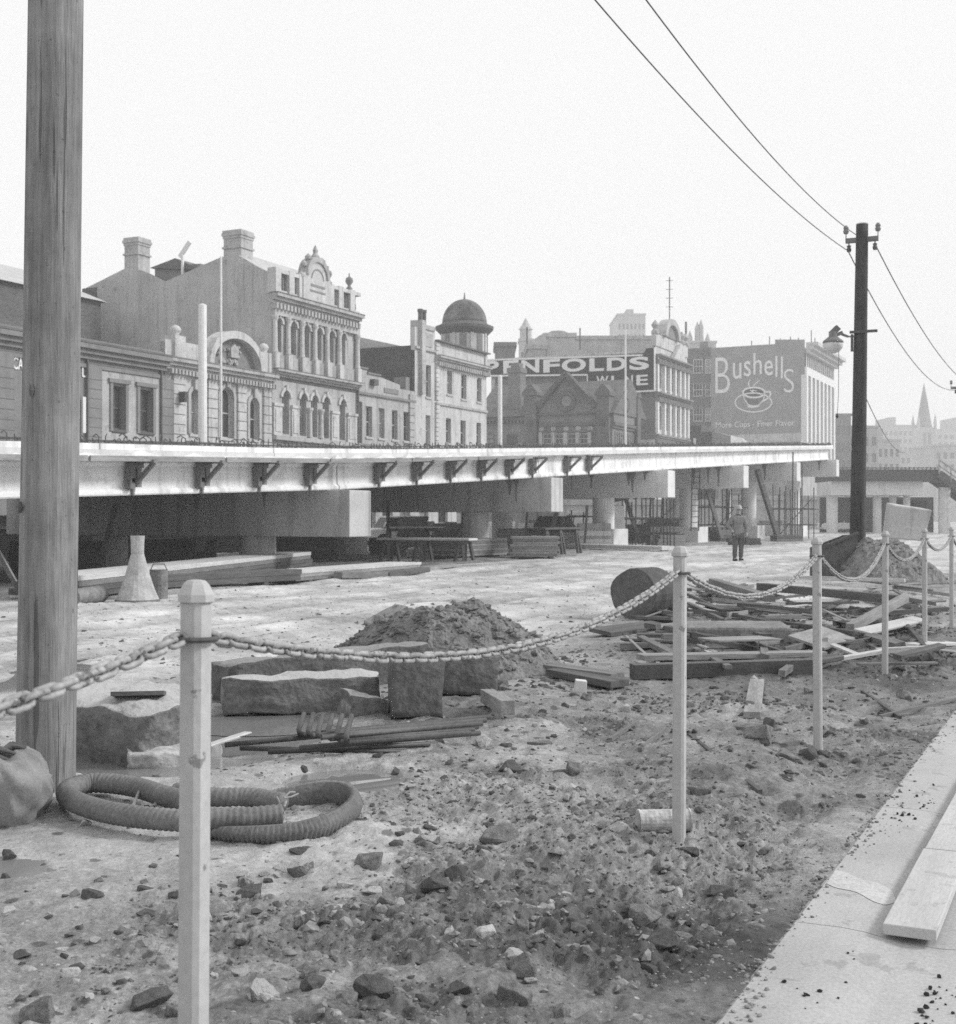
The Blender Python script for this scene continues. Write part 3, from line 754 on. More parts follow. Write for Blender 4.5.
# B2: single-storey pavilion with arched windows and a segmental pediment
def b2():
    u0 = 49.1; r = B('arched_pavilion', 'low pale rusticated building with three arched windows and a curved crested pediment', u0)
    X = lambda px: fu(px) - u0
    x1 = 57.82 - u0
    spec = [(190, 198.2, 5.45, 7.6), (219.8, 232.6, 5.4, 7.95), (249, 258, 5.45, 7.6)]
    ops = [(X(a), X(c), z0, z1, True) for a, c, z0, z1 in spec]
    low = [(1.2, 2.6, 1.0, 3.4), (3.7, 5.2, 0, 3.5), (6.2, 7.6, 1.0, 3.4)]
    b = MB(); facade(b, 0, x1, 0, 9.0, ops + low); b.box(0, x1, .29, 8, 0, 8.7); b.box(0, x1, .01, .28, 9.002, 9.75)
    b.build('wall', M['stucco_pale'], r)
    for o in ops:
        w = window(r, *o[:4], arched=True, bars=0)
        b = MB(); xc = (o[0]+o[1])/2; rr_ = (o[1]-o[0])/2; zs = o[3]-rr_
        A = arch_pts(xc, rr_+.22, zs); C = arch_pts(xc, rr_+.02, zs)
        for k in range(12): b.prism([A[k], A[k+1], C[k+1], C[k]], -.09, -.004)
        b.box(xc-.14, xc+.14, -.2, -.005, o[3]+.02, o[3]+.5); b.box(o[0]-.2, o[0]-.02, -.09, -.004, o[2], zs-.004); b.box(o[1]+.02, o[1]+.2, -.09, -.004, o[2], zs-.004)
        b.build('arch_moulding', M['stucco'], w, loc=-Vector(w.location))
    for o in low: window(r, *o, mat='frame_dark', sill=o[2] > 0, name='window' if o[2] > 0 else 'door')
    b = MB()      # rusticated piers
    for (pa, pc) in ((172, 184), (207, 216), (236.5, 245), (262.5, 270)):
        a, c = X(pa), X(pc)
        b = MB()
        for k in range(17): b.box(a, c, -.12, -.003, .1 + .48*k, .1 + .48*k + .44)
        b.build('pier', M['stucco_pale'], r)
    b = MB(); b.box(X(172), X(270), -.06, -.0035, 4.9, 5.1)
    for (pa, pc) in ((172, 184), (207, 216), (236.5, 245), (262.5, 270)):
        a, c = X(pa), X(pc)
        for k in range(17): b.box(a + .01, c - .01, -.1, -.0036, .545 + .48*k, .575 + .48*k)
    b.build('joint', M['stucco_dark'], r)
    b = MB(); cornice(b, -.05, x1 + .05, 8.45, .5, .5, dent=.26); b.build('cornice', M['stucco'], r)
    b = MB(); b.box(-.05, x1+.05, -.53, .02, 8.953, 9.0); cx_ = X(231.5); hw = X(257) - cx_
    A = arch_pts(cx_, hw-.1, 9.02, 16, .72); b.prism([(p, z) for p, z in A], -.0, .2); b.build('tympanum', M['stucco_grey'], r)
    b = MB(); A = arch_pts(cx_, hw+.12, 9.02, 18, .78); C = arch_pts(cx_, hw-.22, 9.02, 18, .72)
    for k in range(18): b.prism([A[k], A[k+1], C[k+1], C[k]], -.45, .3)
    b.build('pediment', M['stucco_pale'], r)
    rr_ = random.Random(9); b = MB()       # carved crest: shield and scrolling leaves
    for k in range(34):
        t = rr_.uniform(.05, .95) * math.pi; q = rr_.uniform(.1, .82); x = cx_ - math.cos(t) * (hw - .3) * q; z = 9.1 + math.sin(t) * (hw - .3) * .68 * q
        b.lathe([(.01, -.09), (.1, -.05), (.11, .02), (.05, .09), (.01, .11)], 6, (x, -.08, z))
    b.prism([(cx_-.3, 9.5), (cx_+.3, 9.5), (cx_+.34, 9.95), (cx_, 10.2), (cx_-.34, 9.95)], -.22, -.004); b.build('crest', M['stucco'], r)
    for a, c in ((0, X(205)), (X(258), x1)): b = MB(); b.box(a, c, .0, .3, 9.003, 9.85); b.build('parapet', M['stucco_pale'], r)
    for px in (178, 262, 270):
        x = X(px); b = MB(); b.box(x-.4, x+.4, -.15, .5, 9.004, 10.1); b.build('parapet_pier', M['stucco_pale'], r)
    for px in (178, 266):
        b = MB(); b.lathe([(.01, 0), (.24, 0), (.15, .08), (.25, .2), (.27, .32), (.19, .46), (.01, .54)], 14, (X(px), .15, 10.1)); b.build('ball_finial', M['stucco_pale'], r, smooth=True)
    b = MB(); b.box(X(176.5), X(179), -.5, -.15, 6.9, 7.4); b.build('wall_lamp', M['steel'], r)
    return r
b2()

# B3: three-storey ornate building, its big stained side wall towards us
def b3():
    u0 = 57.9; r = B('ornate_hotel', 'tall ornate building with two rows of arched windows and a crested parapet', u0)
    X = lambda px: fu(px) - u0
    x1 = 66.65 - u0
    lv1 = [(282, 289.3), (299.8, 306.4), (311, 317.4), (322.7, 329), (339.5, 345.3)]
    lv2 = [(275.7, 281.4), (289.8, 296.2), (303, 309.2), (315.8, 321.6), (328.2, 333.8), (340.3, 345.3)]
    ops = [(X(a), X(c), 5.9, 8.25, True) for a, c in lv1] + [(X(a), X(c), 10.3, 12.1, True) for a, c in lv2]
    low = [(.8, 2.0, 0, 3.5), (3.0, 4.4, 1, 3.5), (5.2, 6.4, 0, 3.5), (7.2, 8.2, 1, 3.5)]
    b = MB(); facade(b, 0, x1, 0, 13.0, ops + low, dep=.4)
    b.box(.3, x1, .41, 13, 0, 13.4); b.build('wall', M['stucco'], r)
    # side wall with two gables
    b = MB(); prof = [(0.02, 0), (0.02, 14.4), (1.0, 14.9), (2.2, 15.6), (3.3, 15.6), (7.2, 14.55), (8.8, 15.3), (9.4, 15.5), (10.1, 15.5), (13, 14.6), (13.2, 0)]
    b.prism(prof, 0.0, .29, 'x'); b.build('side_wall', M['render'], r)
    b = MB(); ya = sw(97, u0) - 40; b.box(-.06, -.003, ya, 13.15, 8, 14.6); b.build('return_wall', M['brick'], r)
    b = MB(); yw = sw(89, u0) - 40; A = arch_pts(yw, .42, 12.0, 10); b.add([(-.064, p, z) for p, z in [(yw-.42, 10.8)] + A + [(yw+.42, 10.8)]], [tuple(range(13))]); b.build('blind_window', M['brick_sooty'], r)
    chimney(r, .75, 2.75, 14.6, 17.05, 1.1, 1.15, 'render'); chimney(r, .7, 9.75, 15, 17.3, 1.0, 1.0, 'render')
    b = MB(); b.add([(.3, .6, 14.2), (x1, .6, 14.2), (x1, 2.6, 15.9), (.3, 2.6, 15.9), (x1, 7, 14.2), (.3, 7, 14.2)], [(0, 1, 2, 3), (3, 2, 4, 5), (0, 3, 5), (1, 4, 2)])
    b.add([(.3, 7, 14.2), (x1, 7, 14.2), (x1, 9.6, 15.4), (.3, 9.6, 15.4), (x1, 13, 14.2), (.3, 13, 14.2)], [(0, 1, 2, 3), (3, 2, 4, 5), (0, 3, 5), (1, 4, 2)]); b.build('roof', M['roof_iron'], r)
    # roof monitor above the valley
    b = MB(); b.box(.6, 3.2, 5.2, 8.4, 14.3, 15.5); b.build('roof_monitor', M['stucco_grey'], r)
    b = MB(); b.add([(.4, 5.0, 15.1), (3.4, 5.0, 15.1), (3.4, 6.8, 15.9), (.4, 6.8, 15.9), (3.4, 8.6, 15.5), (.4, 8.6, 15.5)], [(0, 1, 2, 3), (3, 2, 4, 5), (0, 3, 5), (1, 4, 2)]); b.build('monitor_roof', M['roof'], r)
    b = MB(); b.beam((.3, 6.2, 14.7), (.3, 6.2, 16.2), .12, .12); b.beam((.3, 6.4, 15.9), (.3, 5.7, 16.7), .1, .25); b.build('vent_pipe', M['white'], r)
    for o in ops:
        w = window(r, *o[:4], arched=True, dep=.32, sill=False)
        b = MB(); xc = (o[0]+o[1])/2; q = (o[1]-o[0])/2; zs = o[3]-q
        A = arch_pts(xc, q+.2, zs); C = arch_pts(xc, q+.01, zs)
        for k in range(12): b.prism([A[k], A[k+1], C[k+1], C[k]], -.1, -.004)
        b.box(xc-.08, xc+.08, -.16, -.005, o[3]+.02, o[3]+.3); b.build('arch_moulding', M['stucco_pale'], w, loc=-Vector(w.location))
    for o in low: window(r, *o, mat='frame_dark', sill=o[2] > 0, name='window' if o[2] > 0 else 'door')
    # columns between the upper windows, pilasters below
    mids2 = [X(272.5)] + [(X(lv2[i][1]) + X(lv2[i+1][0])) / 2 for i in range(5)] + [x1 - .18]
    for x in mids2:
        b = MB(); b.lathe([(.15, 10.2), (.19, 10.22), (.15, 10.35), (.13, 11.9), (.2, 12.1), (.2, 12.2)], 10, (x, -.16, 0)); b.box(x-.2, x+.2, -.34, -.004, 9.36, 10.2); b.build('column', M['stucco_pale'], r)
    b = MB()
    for i in range(6): b = MB(); b.box(mids2[i]+.24, mids2[i+1]-.24, -.12, -.004, 9.4, 10.1); b.build('balustrade_panel', M['stucco'], r)
    b = MB(); m1 = [X(272.6), X(290.8), X(297.9), X(330.6), X(337.5), X(346.8), x1-.1]
    for a, c in ((m1[0], X(281)), (m1[1], m1[2]), (m1[3], m1[4]), (m1[5], m1[6])):
        b = MB(); b.box(a, c, -.1, -.004, 5.8, 7.35); b.box(a+.12, c-.12, -.14, -.101, 6.0, 7.2); b.box(a-.03, c+.03, -.16, -.004, 7.36, 7.52); b.build('pilaster', M['stucco_pale'], r)
    for a, c in ((306.4, 311), (317.4, 322.7)):
        x = (X(a)+X(c))/2; b = MB(); b.lathe([(.17, 5.85), (.14, 6), (.12, 7.2), (.2, 7.4), (.2, 7.5)], 10, (x, -.08, 0)); b.build('column', M['stucco_pale'], r)
    b = MB(); cornice(b, -.12, x1 + .05, 8.95, .38, .5); b.box(-.02, x1, -.3, -.004, 5.55, 5.78); b.build('string_course', M['stucco'], r)
    b = MB(); b.box(-.13, x1+.06, -.52, -.002, 9.332, 9.358); b.box(-.02, x1, -.05, -.0035, 8.8, 8.946); b.box(-.05, x1+.04, -.06, -.0035, 12.62, 12.7); b.build('soot_band', M['stucco_dark'], r)
    b = MB(); cornice(b, -.25, x1 + .02, 12.85, .5, .55, dent=.34); b.box(-.05, x1 + .02, -.22, -.004, 12.22, 12.6); b.build('cornice', M['stucco'], r)
    b = MB(); b.box(-.26, x1+.03, -.57, .0, 13.352, 13.4); b.build('cornice_top', M['stucco_dark'], r)
    # parapet with balustrade openings
    b = MB()
    for px in (274, 287.5, 297.5, 327.5, 337, 348.5):
        x = X(px); b = MB(); b.box(x-.25, x+.25, -.3, .25, 13.403, 14.75); b.build('parapet_pier', M['stucco_pale'], r)
    b = MB(); b.box(0, x1, -.2, .15, 13.402, 13.6); b.box(0, x1, -.28, .2, 14.5, 14.7); b.build('parapet', M['stucco_pale'], r)
    b = MB(); x = .15
    while x < x1 - .1:
        b.lathe([(.06, 13.6), (.09, 13.8), (.05, 14.2), (.07, 14.5)], 6, (x, -.02, 0)); x += .26
    b.build('balusters', M['stucco_grey'], r)
    xc = X(312.3); hw = X(326) - xc
    b = MB(); top = arch_pts(xc, hw*.72, 14.9, 12, .95)
    poly = [(xc-hw, 13.405), (xc-hw, 14.6), (xc-hw*.95, 14.9)] + top + [(xc+hw*.95, 14.9), (xc+hw, 14.6), (xc+hw, 13.405)]
    b.prism(list(reversed(poly)), -.36, .2); b.build('pediment', M['stucco_pale'], r)
    b = MB(); A = arch_pts(xc, hw*.8, 14.85, 12, .98); C = arch_pts(xc, hw*.64, 14.85, 12, .9)
    for k in range(12): b.prism([A[k], A[k+1], C[k+1], C[k]], -.46, .2)
    for s in (-1, 1):
        for q, z in ((.98, 14.75), (.8, 15.4), (.5, 15.85)): b.lathe([(.01, -.2), (.18, -.1), (.2, .05), (.01, .22)], 8, (xc + s*hw*q, -.2, z))
    b.lathe([(.2, 0), (.26, .1), (.12, .3), (.16, .45), (.02, .75)], 8, (xc, -.2, 14.9 + hw*.7)); b.build('scrollwork', M['stucco'], r)
    # raised lettering too worn to read is left as low mouldings
    b = MB(); b.box(xc-hw*.5, xc+hw*.5, -.385, -.361, 14.25, 14.38); b.box(xc-hw*.55, xc+hw*.55, -.385, -.361, 13.95, 14.05)
    A = arch_pts(xc, hw*.46, 14.7, 8, .9); C = arch_pts(xc, hw*.4, 14.7, 8, .9)
    for k in range(8): b.prism([A[k], A[k+1], C[k+1], C[k]], -.385, -.361)
    b.build('moulding', M['stucco_grey'], r)
    for px in (327.3, 348.5):
        b = MB(); b.lathe([(.2, 0), (.2, .1), (.08, .25), (.24, .5), (.2, .7), (.05, .8), (.03, 1.0)], 10, (X(px), -.05, 14.75)); b.build('urn', M['stucco_grey'], r, smooth=True)
    b = MB(); x = x1 - .02; b.tube([(x, -.12, 0), (x, -.12, 12.8)], .07, 6); b.build('rain_pipe', M['stucco_dark'], r)
    return r
b3()

# B4: two-storey plain building
def b4():
    u0 = 66.7; r = B('plain_rendered_building', 'plain pale two-storey building with a stepped parapet beside the tall ornate building', u0)
    X = lambda px: fu(px) - u0
    x1 = 73.85 - u0
    ops = [(X(a), X(c), 6.25, 8.1) for a, c in ((366, 372.2), (378.6, 384.6), (392, 397.6), (403.5, 409.4))] + [(X(358.3), X(362.3), 5.6, 8.3), (1.0, 2.2, 0, 3.4), (3, 4.3, 1, 3.3), (5.2, 6.4, 1, 3.3)]
    b = MB(); facade(b, 0, x1, 0, 9.5, ops); b.box(0, x1, .29, 12, 0, 9.2)
    b.box(0, X(367), 0, .28, 9.502, 10.3); b.box(X(367)+.01, X(380), 0, .28, 9.502, 10.05); b.prism([(X(380)+.01, 9.502), (X(400), 9.502), (X(400), 9.75), (X(380)+.01, 10.0)], 0, .28)
    b.build('wall', M['stucco'], r)
    b = MB(); b.box(0, x1, -.14, -.003, 8.75, 8.9); b.box(0, x1, -.08, -.003, 5.6, 5.8); b.box(X(367), X(380), -.1, .3, 10.052, 10.15); b.box(-.02, X(367), -.1, .3, 10.302, 10.4)
    b.box(X(384), X(398), -.05, -.004, 9.1, 9.4); b.build('string_course', M['stucco_grey'], r)
    b = MB(); x = X(412)
    for k in range(20): b.box(x-.45, x+.3, -.12, -.003, .1+.46*k, .52+.46*k)
    b.build('quoin', M['stucco'], r)
    for i, o in enumerate(ops): window(r, *o, bars=1 if i < 4 else 0, name='door' if o[2] == 0 else 'window', mat='frame')
    b = MB(); b.box(X(370), X(374.5), -.3, -.004, 9.4, 9.75); b.build('wall_vent', M['steel'], r)
    b = MB(); b.box(x1-.6, x1-.05, .3, 1.2, 9.2, 10.4); b.build('chimney', M['stucco_grey'], r)
b4()

# B5: corner building with a domed tower
def b5():
    u0 = 73.9; r = B('domed_corner_building', 'pale corner building with a round domed tower on its right end', u0)
    X = lambda px: fu(px) - u0
    x1 = 84.75 - u0; xb = X(435)
    up = [(X(426), X(431), 9.3, 11.4), (X(447), X(452.2), 9.75, 11.35), (X(461.3), X(466.5), 9.6, 11.3), (X(477), X(481.5), 9.6, 11.3)]
    lo = [(X(a), X(c), 6.1 if i == 0 else 6.4, 8.1) for i, (a, c) in enumerate(((425.5, 430.5), (446, 451), (460.5, 465.7), (476.5, 481)))]
    low = [(.6, 1.9, 0, 3.4), (3.3, 4.7, 1, 3.4), (6.0, 7.3, 0, 3.4), (8.7, 10.2, 1, 3.4)]
    b = MB(); facade(b, 0, x1, 0, 12.2, up + lo + low); b.box(.2, x1, .29, 11.5, 0, 12.1); b.box(0, xb, 0, .28, 12.202, 13.7); b.box(xb+.01, x1, 0.0, .28, 12.202, 13.1)
    b.build('wall', M['stucco_pale'], r)
    b = MB(); b.box(0, .19, .285, 11.6, 0, 12.5); b.build('party_wall', M['brick_sooty'], r)
    b = MB(); b.add([(.2, .6, 12.4), (x1-3, .6, 12.4), (x1-3, 5.5, 13.6), (.2, 5.5, 13.6), (x1-3, 11, 12.4), (.2, 11, 12.4)], [(0, 1, 2, 3), (3, 2, 4, 5), (0, 3, 5), (1, 4, 2)]); b.build('roof', M['roof_iron'], r)
    for o in up + lo: window(r, *o, bars=0)
    for o in low: window(r, *o, mat='frame_dark', sill=o[2] > 0, name='window' if o[2] > 0 else 'door')
    b = MB(); cornice(b, xb, x1 + .1, 11.75, .4, .45, dent=.3); b.box(xb, x1, -.12, -.003, 8.9, 9.05); b.box(0, xb-.02, -.15, -.003, 12.3, 12.45); b.box(0, x1, -.1, -.0032, 5.7, 5.85); b.build('cornice', M['stucco'], r)
    b = MB(); b.box(xb, x1+.1, -.3, .3, 13.102, 13.2); b.box(xb+.02, x1, -.47, .0, 12.152, 12.195); b.build('coping', M['stucco_dark'], r)
    b = MB()
    for k in range(24): b.box(xb-.02, xb+.5, -.12, -.003, 5.9 + .3*k, 6.16 + .3*k) if 5.9+.3*k < 13 and not (8.8 < 6.0+.3*k < 9.1) else None
    b.build('quoin', M['stucco_pale'], r)
    b = MB(); b.box(X(418.5), X(422), -.28, .6, 9.4, 14.2); b.build('chimney', M['stucco'], r)
    b = MB(); b.box(X(422.5), X(434), -.1, .28, 13.705, 14.0); b.box(X(424), X(432), -.06, -.003, 12.6, 13.5); b.build('attic_panel', M['stucco'], r)
    for px in (431.0, 434.5):
        b = MB(); b.lathe([(.16, 13.7), (.16, 15.0), (.2, 15.02), (.2, 15.2)], 10, (X(px), .8, 0)); b.build('flue', M['stucco_dark'], r)
    tu, tw = 84.5 - u0, 1.65
    b = MB(); n = 24
    b.lathe([(1.68, 11.9), (1.68, 14.75)], 16, (tu, tw, 0), math.pi/16); t = b.build('tower_drum', M['stucco_pale'], r)
    for k in range(8):
        ang = -math.pi + (k + .5) * math.pi * 2 / 8
        b = MB(); c, s = math.cos(ang), math.sin(ang)
        b.beam((tu + 1.66*c, tw + 1.66*s, 13.2), (tu + 1.66*c, tw + 1.66*s, 14.5), .5, .06, up=(c, s, 0)); b.build('blind_window', M['stucco_grey'], t)
        b = MB(); ang2 = -math.pi + k * math.pi * 2 / 8; c, s = math.cos(ang2), math.sin(ang2)
        b.beam((tu + 1.68*c, tw + 1.68*s, 12.0), (tu + 1.68*c, tw + 1.68*s, 14.7), .22, .12, up=(c, s, 0)); b.build('pilaster', M['stucco_pale'], t)
    b = MB(); b.lathe([(1.7, 14.55), (1.85, 14.7), (2.1, 14.95), (2.12, 15.15), (1.75, 15.3), (1.6, 15.45)], 32, (tu, tw, 0)); b.build('eave', M['stucco_dark'], r, smooth=False)
    b = MB(); b.lathe([(1.62, 15.4)] + [(1.62*math.cos(a*math.pi/24), 15.42 + 1.75*math.sin(a*math.pi/24)) for a in range(1, 12)] + [(.08, 17.2), (.04, 17.6), (.005, 17.7)], 32, (tu, tw, 0)); b.build('dome', M['dome'], r, smooth=True)
b5()

# B6: dark brick gothic building across the side street
def b6():
    u0 = 111.4; r = B('gothic_brick_building', 'dark brick gabled building with a round window below the big white lettered sign', u0)
    Y = lambda px: sw(px, u0) - 40; Z = lambda px, py: sz(px, py, u0)
    x1 = 6.8; ye = 13.5
    ze = Z(560, 410); zt = Z(560, 373); yc = Y(567); yl = Y(539.5); yr = Y(597)
    b = MB(); b.box(0, x1, 0.0, ye, 0, Z(510, 420)); b.box(.02, 2.2, yr, yl, 0, ze)
    zb = Z(567, 423)
    b.prism([(yl, zb), (yr, zb), (yr, Z(597, 407)), (yc, Z(567, 374)), (yl, Z(540, 407))], -.12, .8, 'x'); b.build('wall', M['brick_mid'], r)
    b = MB()
    for (pa, pb, za, zb_) in ((540, 567, 407, 374), (597, 567, 407, 374)):
        p = (-.2, Y(pa), Z(pa, za)); q = (-.2, Y(pb), Z(pb, zb_)); b.beam(p, q, .9, .42)
    b.build('gable_coping', M['brick_sooty'], r)
    b = MB(); zc_ = Z(567, 401.5)
    for rr_, x in ((.95, -.2),):
        n = 24; ring = [(yc + rr_*math.cos(2*math.pi*k/n), zc_ + rr_*math.sin(2*math.pi*k/n)) for k in range(n)]; rin = [(yc + .6*math.cos(2*math.pi*k/n), zc_ + .6*math.sin(2*math.pi*k/n)) for k in range(n)]
        for k in range(n): b.prism([ring[k], ring[(k+1) % n], rin[(k+1) % n], rin[k]], -.26, -.121, 'x')
    rw = b.build('round_window', M['brick'], r)
    b = MB(); b.prism([(yc + .5*math.cos(2*math.pi*k/20), zc_ + .5*math.sin(2*math.pi*k/20)) for k in range(20)], -.16, -.121, 'x'); b.build('pane', M['stucco_grey'], rw)
    for px in (532, 604.5):
        y = Y(px); b = MB(); h = Z(px, 396); e = .62 if px < 560 else .6
        b.box(-.5, .9, y-e, y+e, 0, h); b.box(-.62, 1.0, y-e-.13, y+e+.13, h, h+.35); b.prism([(y-e-.1, h+.351), (y+e+.1, h+.351), (y+.15, h+1.05), (y-.15, h+1.05)], -.55, .95, 'x')
        p = b.build('pier', M['brick'], r)
        b = MB(); zz = Z(px, 423.5); b.prism([(y + .3*math.cos(2*math.pi*k/14), zz + .3*math.sin(2*math.pi*k/14)) for k in range(14)], -.56, -.503, 'x'); b.build('roundel', M['brick_sooty'], p)
    # band of small windows under the gable
    b = MB(); b.box(-.2, -.003, yr, yl, Z(567, 426), zb+.02); b.box(-.22, -.003, yr, yl, Z(567, 433), Z(567, 431)); b.build('string_course', M['brick'], r)
    for px in (548, 560, 572.5, 584.5):
        y = Y(px); w = window(r, y-.42, y+.42, Z(px, 444), Z(px, 433.5), y=-.2, dep=.02, mat='stucco', axis='x', sash=True, bars=1, sill=False)
    for px in (541.5, 554, 566.5, 578.5, 590.5):
        y = Y(px); b = MB(); b.box(-.3, -.003, y-.16, y+.16, Z(px, 446), Z(px, 432.5)); b.build('mullion', M['stucco'], r)
    for px in (541.5, 553.5, 566.5, 578.5, 590.5):
        y = Y(px); zz = Z(px, 428.6); b = MB(); b.prism([(y + .26*math.cos(2*math.pi*k/14), zz + .26*math.sin(2*math.pi*k/14)) for k in range(14)], -.08, -.003, 'x'); b.build('roundel', M['stucco'], r)
    # left wing: wall, eaves, steep roof, chimney
    zw = Z(505, 417); zr = Z(505, 380)
    b = MB(); b.add([(-.4, -.3, zw), (-.4, ye+.3, zw), (4.5, ye+.3, zr), (4.5, -.3, zr), (9, -.3, zw), (9, ye+.3, zw)], [(0, 1, 2, 3), (3, 2, 5, 4), (0, 3, 4), (1, 5, 2)]); b.build('roof', M['roof'], r)
    b = MB(); b.box(-.25, -.003, yl, ye, zw-.35, zw-.01)
    for k in range(16): b.box(-.3, -.004, yl+.2+k*.36, yl+.38+k*.36, zw-.6, zw-.352)
    b.build('eaves_course', M['brick'], r)
    y = Y(511.5); b = MB(); b.box(.6, 1.9, y-.62, y+.62, zw, Z(511, 372)); b.box(.5, 2.0, y-.72, y+.72, Z(511, 372), Z(511, 367)); b.box(.8, 1.7, y-.42, y+.42, Z(511, 367), Z(511, 362)); b.build('chimney', M['brick_mid'], r)
    for px in (489, 512): y = Y(px); window(r, y-.55, y+.55, Z(px, 444), Z(px, 434), y=0, dep=-.05, mat='stucco_dark', axis='x', bars=1, sill=False)
    # side gable on the street front
    zs = fz(624, 424); L = x1
    b = MB(); b.prism([(0.1, zs), (L, zs), (L, zs+.8), (3.2, fz(622, 384)), (.1, zs+.9)], -.14, .5, 'y'); b.build('street_gable', M['brick_mid'], r)
    b = MB(); xc = 3.2; zc2 = fz(622, 405); n = 20
    for k in range(n):
        a0, a1 = 2*math.pi*k/n, 2*math.pi*(k+1)/n
        b.prism([(xc+.75*math.cos(a0), zc2+.75*math.sin(a0)), (xc+.75*math.cos(a1), zc2+.75*math.sin(a1)), (xc+.5*math.cos(a1), zc2+.5*math.sin(a1)), (xc+.5*math.cos(a0), zc2+.5*math.sin(a0))], -.3, -.141)
    b.build('round_window', M['brick'], r)
    b = MB(); cornice(b, 0, L + .15, zs - .55, .5, .3, n=2); b.build('string_course', M['brick'], r)
    for k in range(5): window(r, .7 + 1.2*k, 1.4 + 1.2*k, fz(624, 444), fz(624, 433), y=-.0, dep=-.08, mat='stucco_grey', bars=0, sill=False)
    b = MB(); x = L - .3; b.box(x-.5, x+.5, -.4, .8, 0, fz(634, 398)); b.prism([(x-.6, fz(634, 398)+.01), (x+.6, fz(634, 398)+.01), (x, fz(634, 392))], -.5, .9); b.build('pier', M['brick'], r)
b6()

# B7: white ornate block with the big wine sign on its side wall
def b7():
    u0 = 124.0; r = B('ornate_white_block', 'narrow white four-storey block with pilasters and a pedimented parapet', u0)
    X = lambda px: fu(px) - u0; Y = lambda px: sw(px, u0) - 40; Z = lambda px, py: sz(px, py, u0)
    x1 = X(687) ; zt = Z(655, 346)
    zf = fz(672, 352)
    bays = [X(p) for p in (657, 663.2, 668.6, 673.8, 678.6, 683)]
    ops = []
    for row in ((fz(672, 392), fz(672, 366)), (fz(672, 432), fz(672, 409)), (3.5, 6.5)):
        for i in range(len(bays)): a = bays[i] + .45; ops.append((a, a + 1.0, row[0], row[1]))
    b = MB(); facade(b, 0, x1, 0, zf, ops, dep=.4); b.box(.05, x1, .41, 18, 0, zf - .4); b.build('wall', M['stucco_pale'], r)
    b = MB(); b.box(-.05, .04, .02, 17.5, 0, zt - .6); b.build('side_wall', M['brick_mid'], r)
    for o in ops[:12]: window(r, *o, dep=.35, mat='frame_dark', sill=False)
    b = MB()
    for x in [0.2] + [q - .15 for q in bays[1:]] + [x1 - .25]:
        for z0, z1 in ((fz(672, 396), fz(672, 362)), (fz(672, 436), fz(672, 404))): b = MB(); b.box(x-.2, x+.2, -.3, -.004, z0, z1); b.build('pilaster', M['white'], r)
    b = MB()
    for py in (398.5, 439, 362): z = fz(672, py); cornice(b, -.15, x1 + .2, z - .3, .5, .7 if py != 439 else .4, dent=.5)
    b.build('cornice', M['stucco_grey'], r)
    b = MB(); zp = zf
    b.box(0, x1, -.1, .4, zp + .002, zp + 1.2); b.prism([(x1*.4, zp - .9), (x1*.85, zp - .9), (x1*.62, zp + .9)], -.6, -.11); b.build('parapet', M['stucco_pale'], r)
    b = MB(); xc = x1*.42; A = arch_pts(xc, 2.6, zp + 1.25, 14, .75); C = arch_pts(xc, 1.9, zp + 1.25, 14, .7)
    for k in range(14): b.prism([A[k], A[k+1], C[k+1], C[k]], -.5, .5)
    b.build('pediment', M['stucco'], r)
    for q in (.3, x1*.85, x1 - .3): b = MB(); b.lathe([(.4, 0), (.4, .3), (.2, .5), (.4, .9), (.2, 1.2), (.02, 1.4)], 10, (q, .1, zp + 1.2)); b.build('urn', M['stucco'], r)
    b = MB(); b.prism(arch_pts(xc, 1.9, zp + 1.25, 12, .7), -.2, .3); b.build('tympanum', M['stucco_grey'], r)
    b = MB(); b.box(-.3, -.06, .02, Y(627), Z(640, 446), Z(640, 440)); b.build('base_band', M['stucco_pale'], r)
    return r
b7()
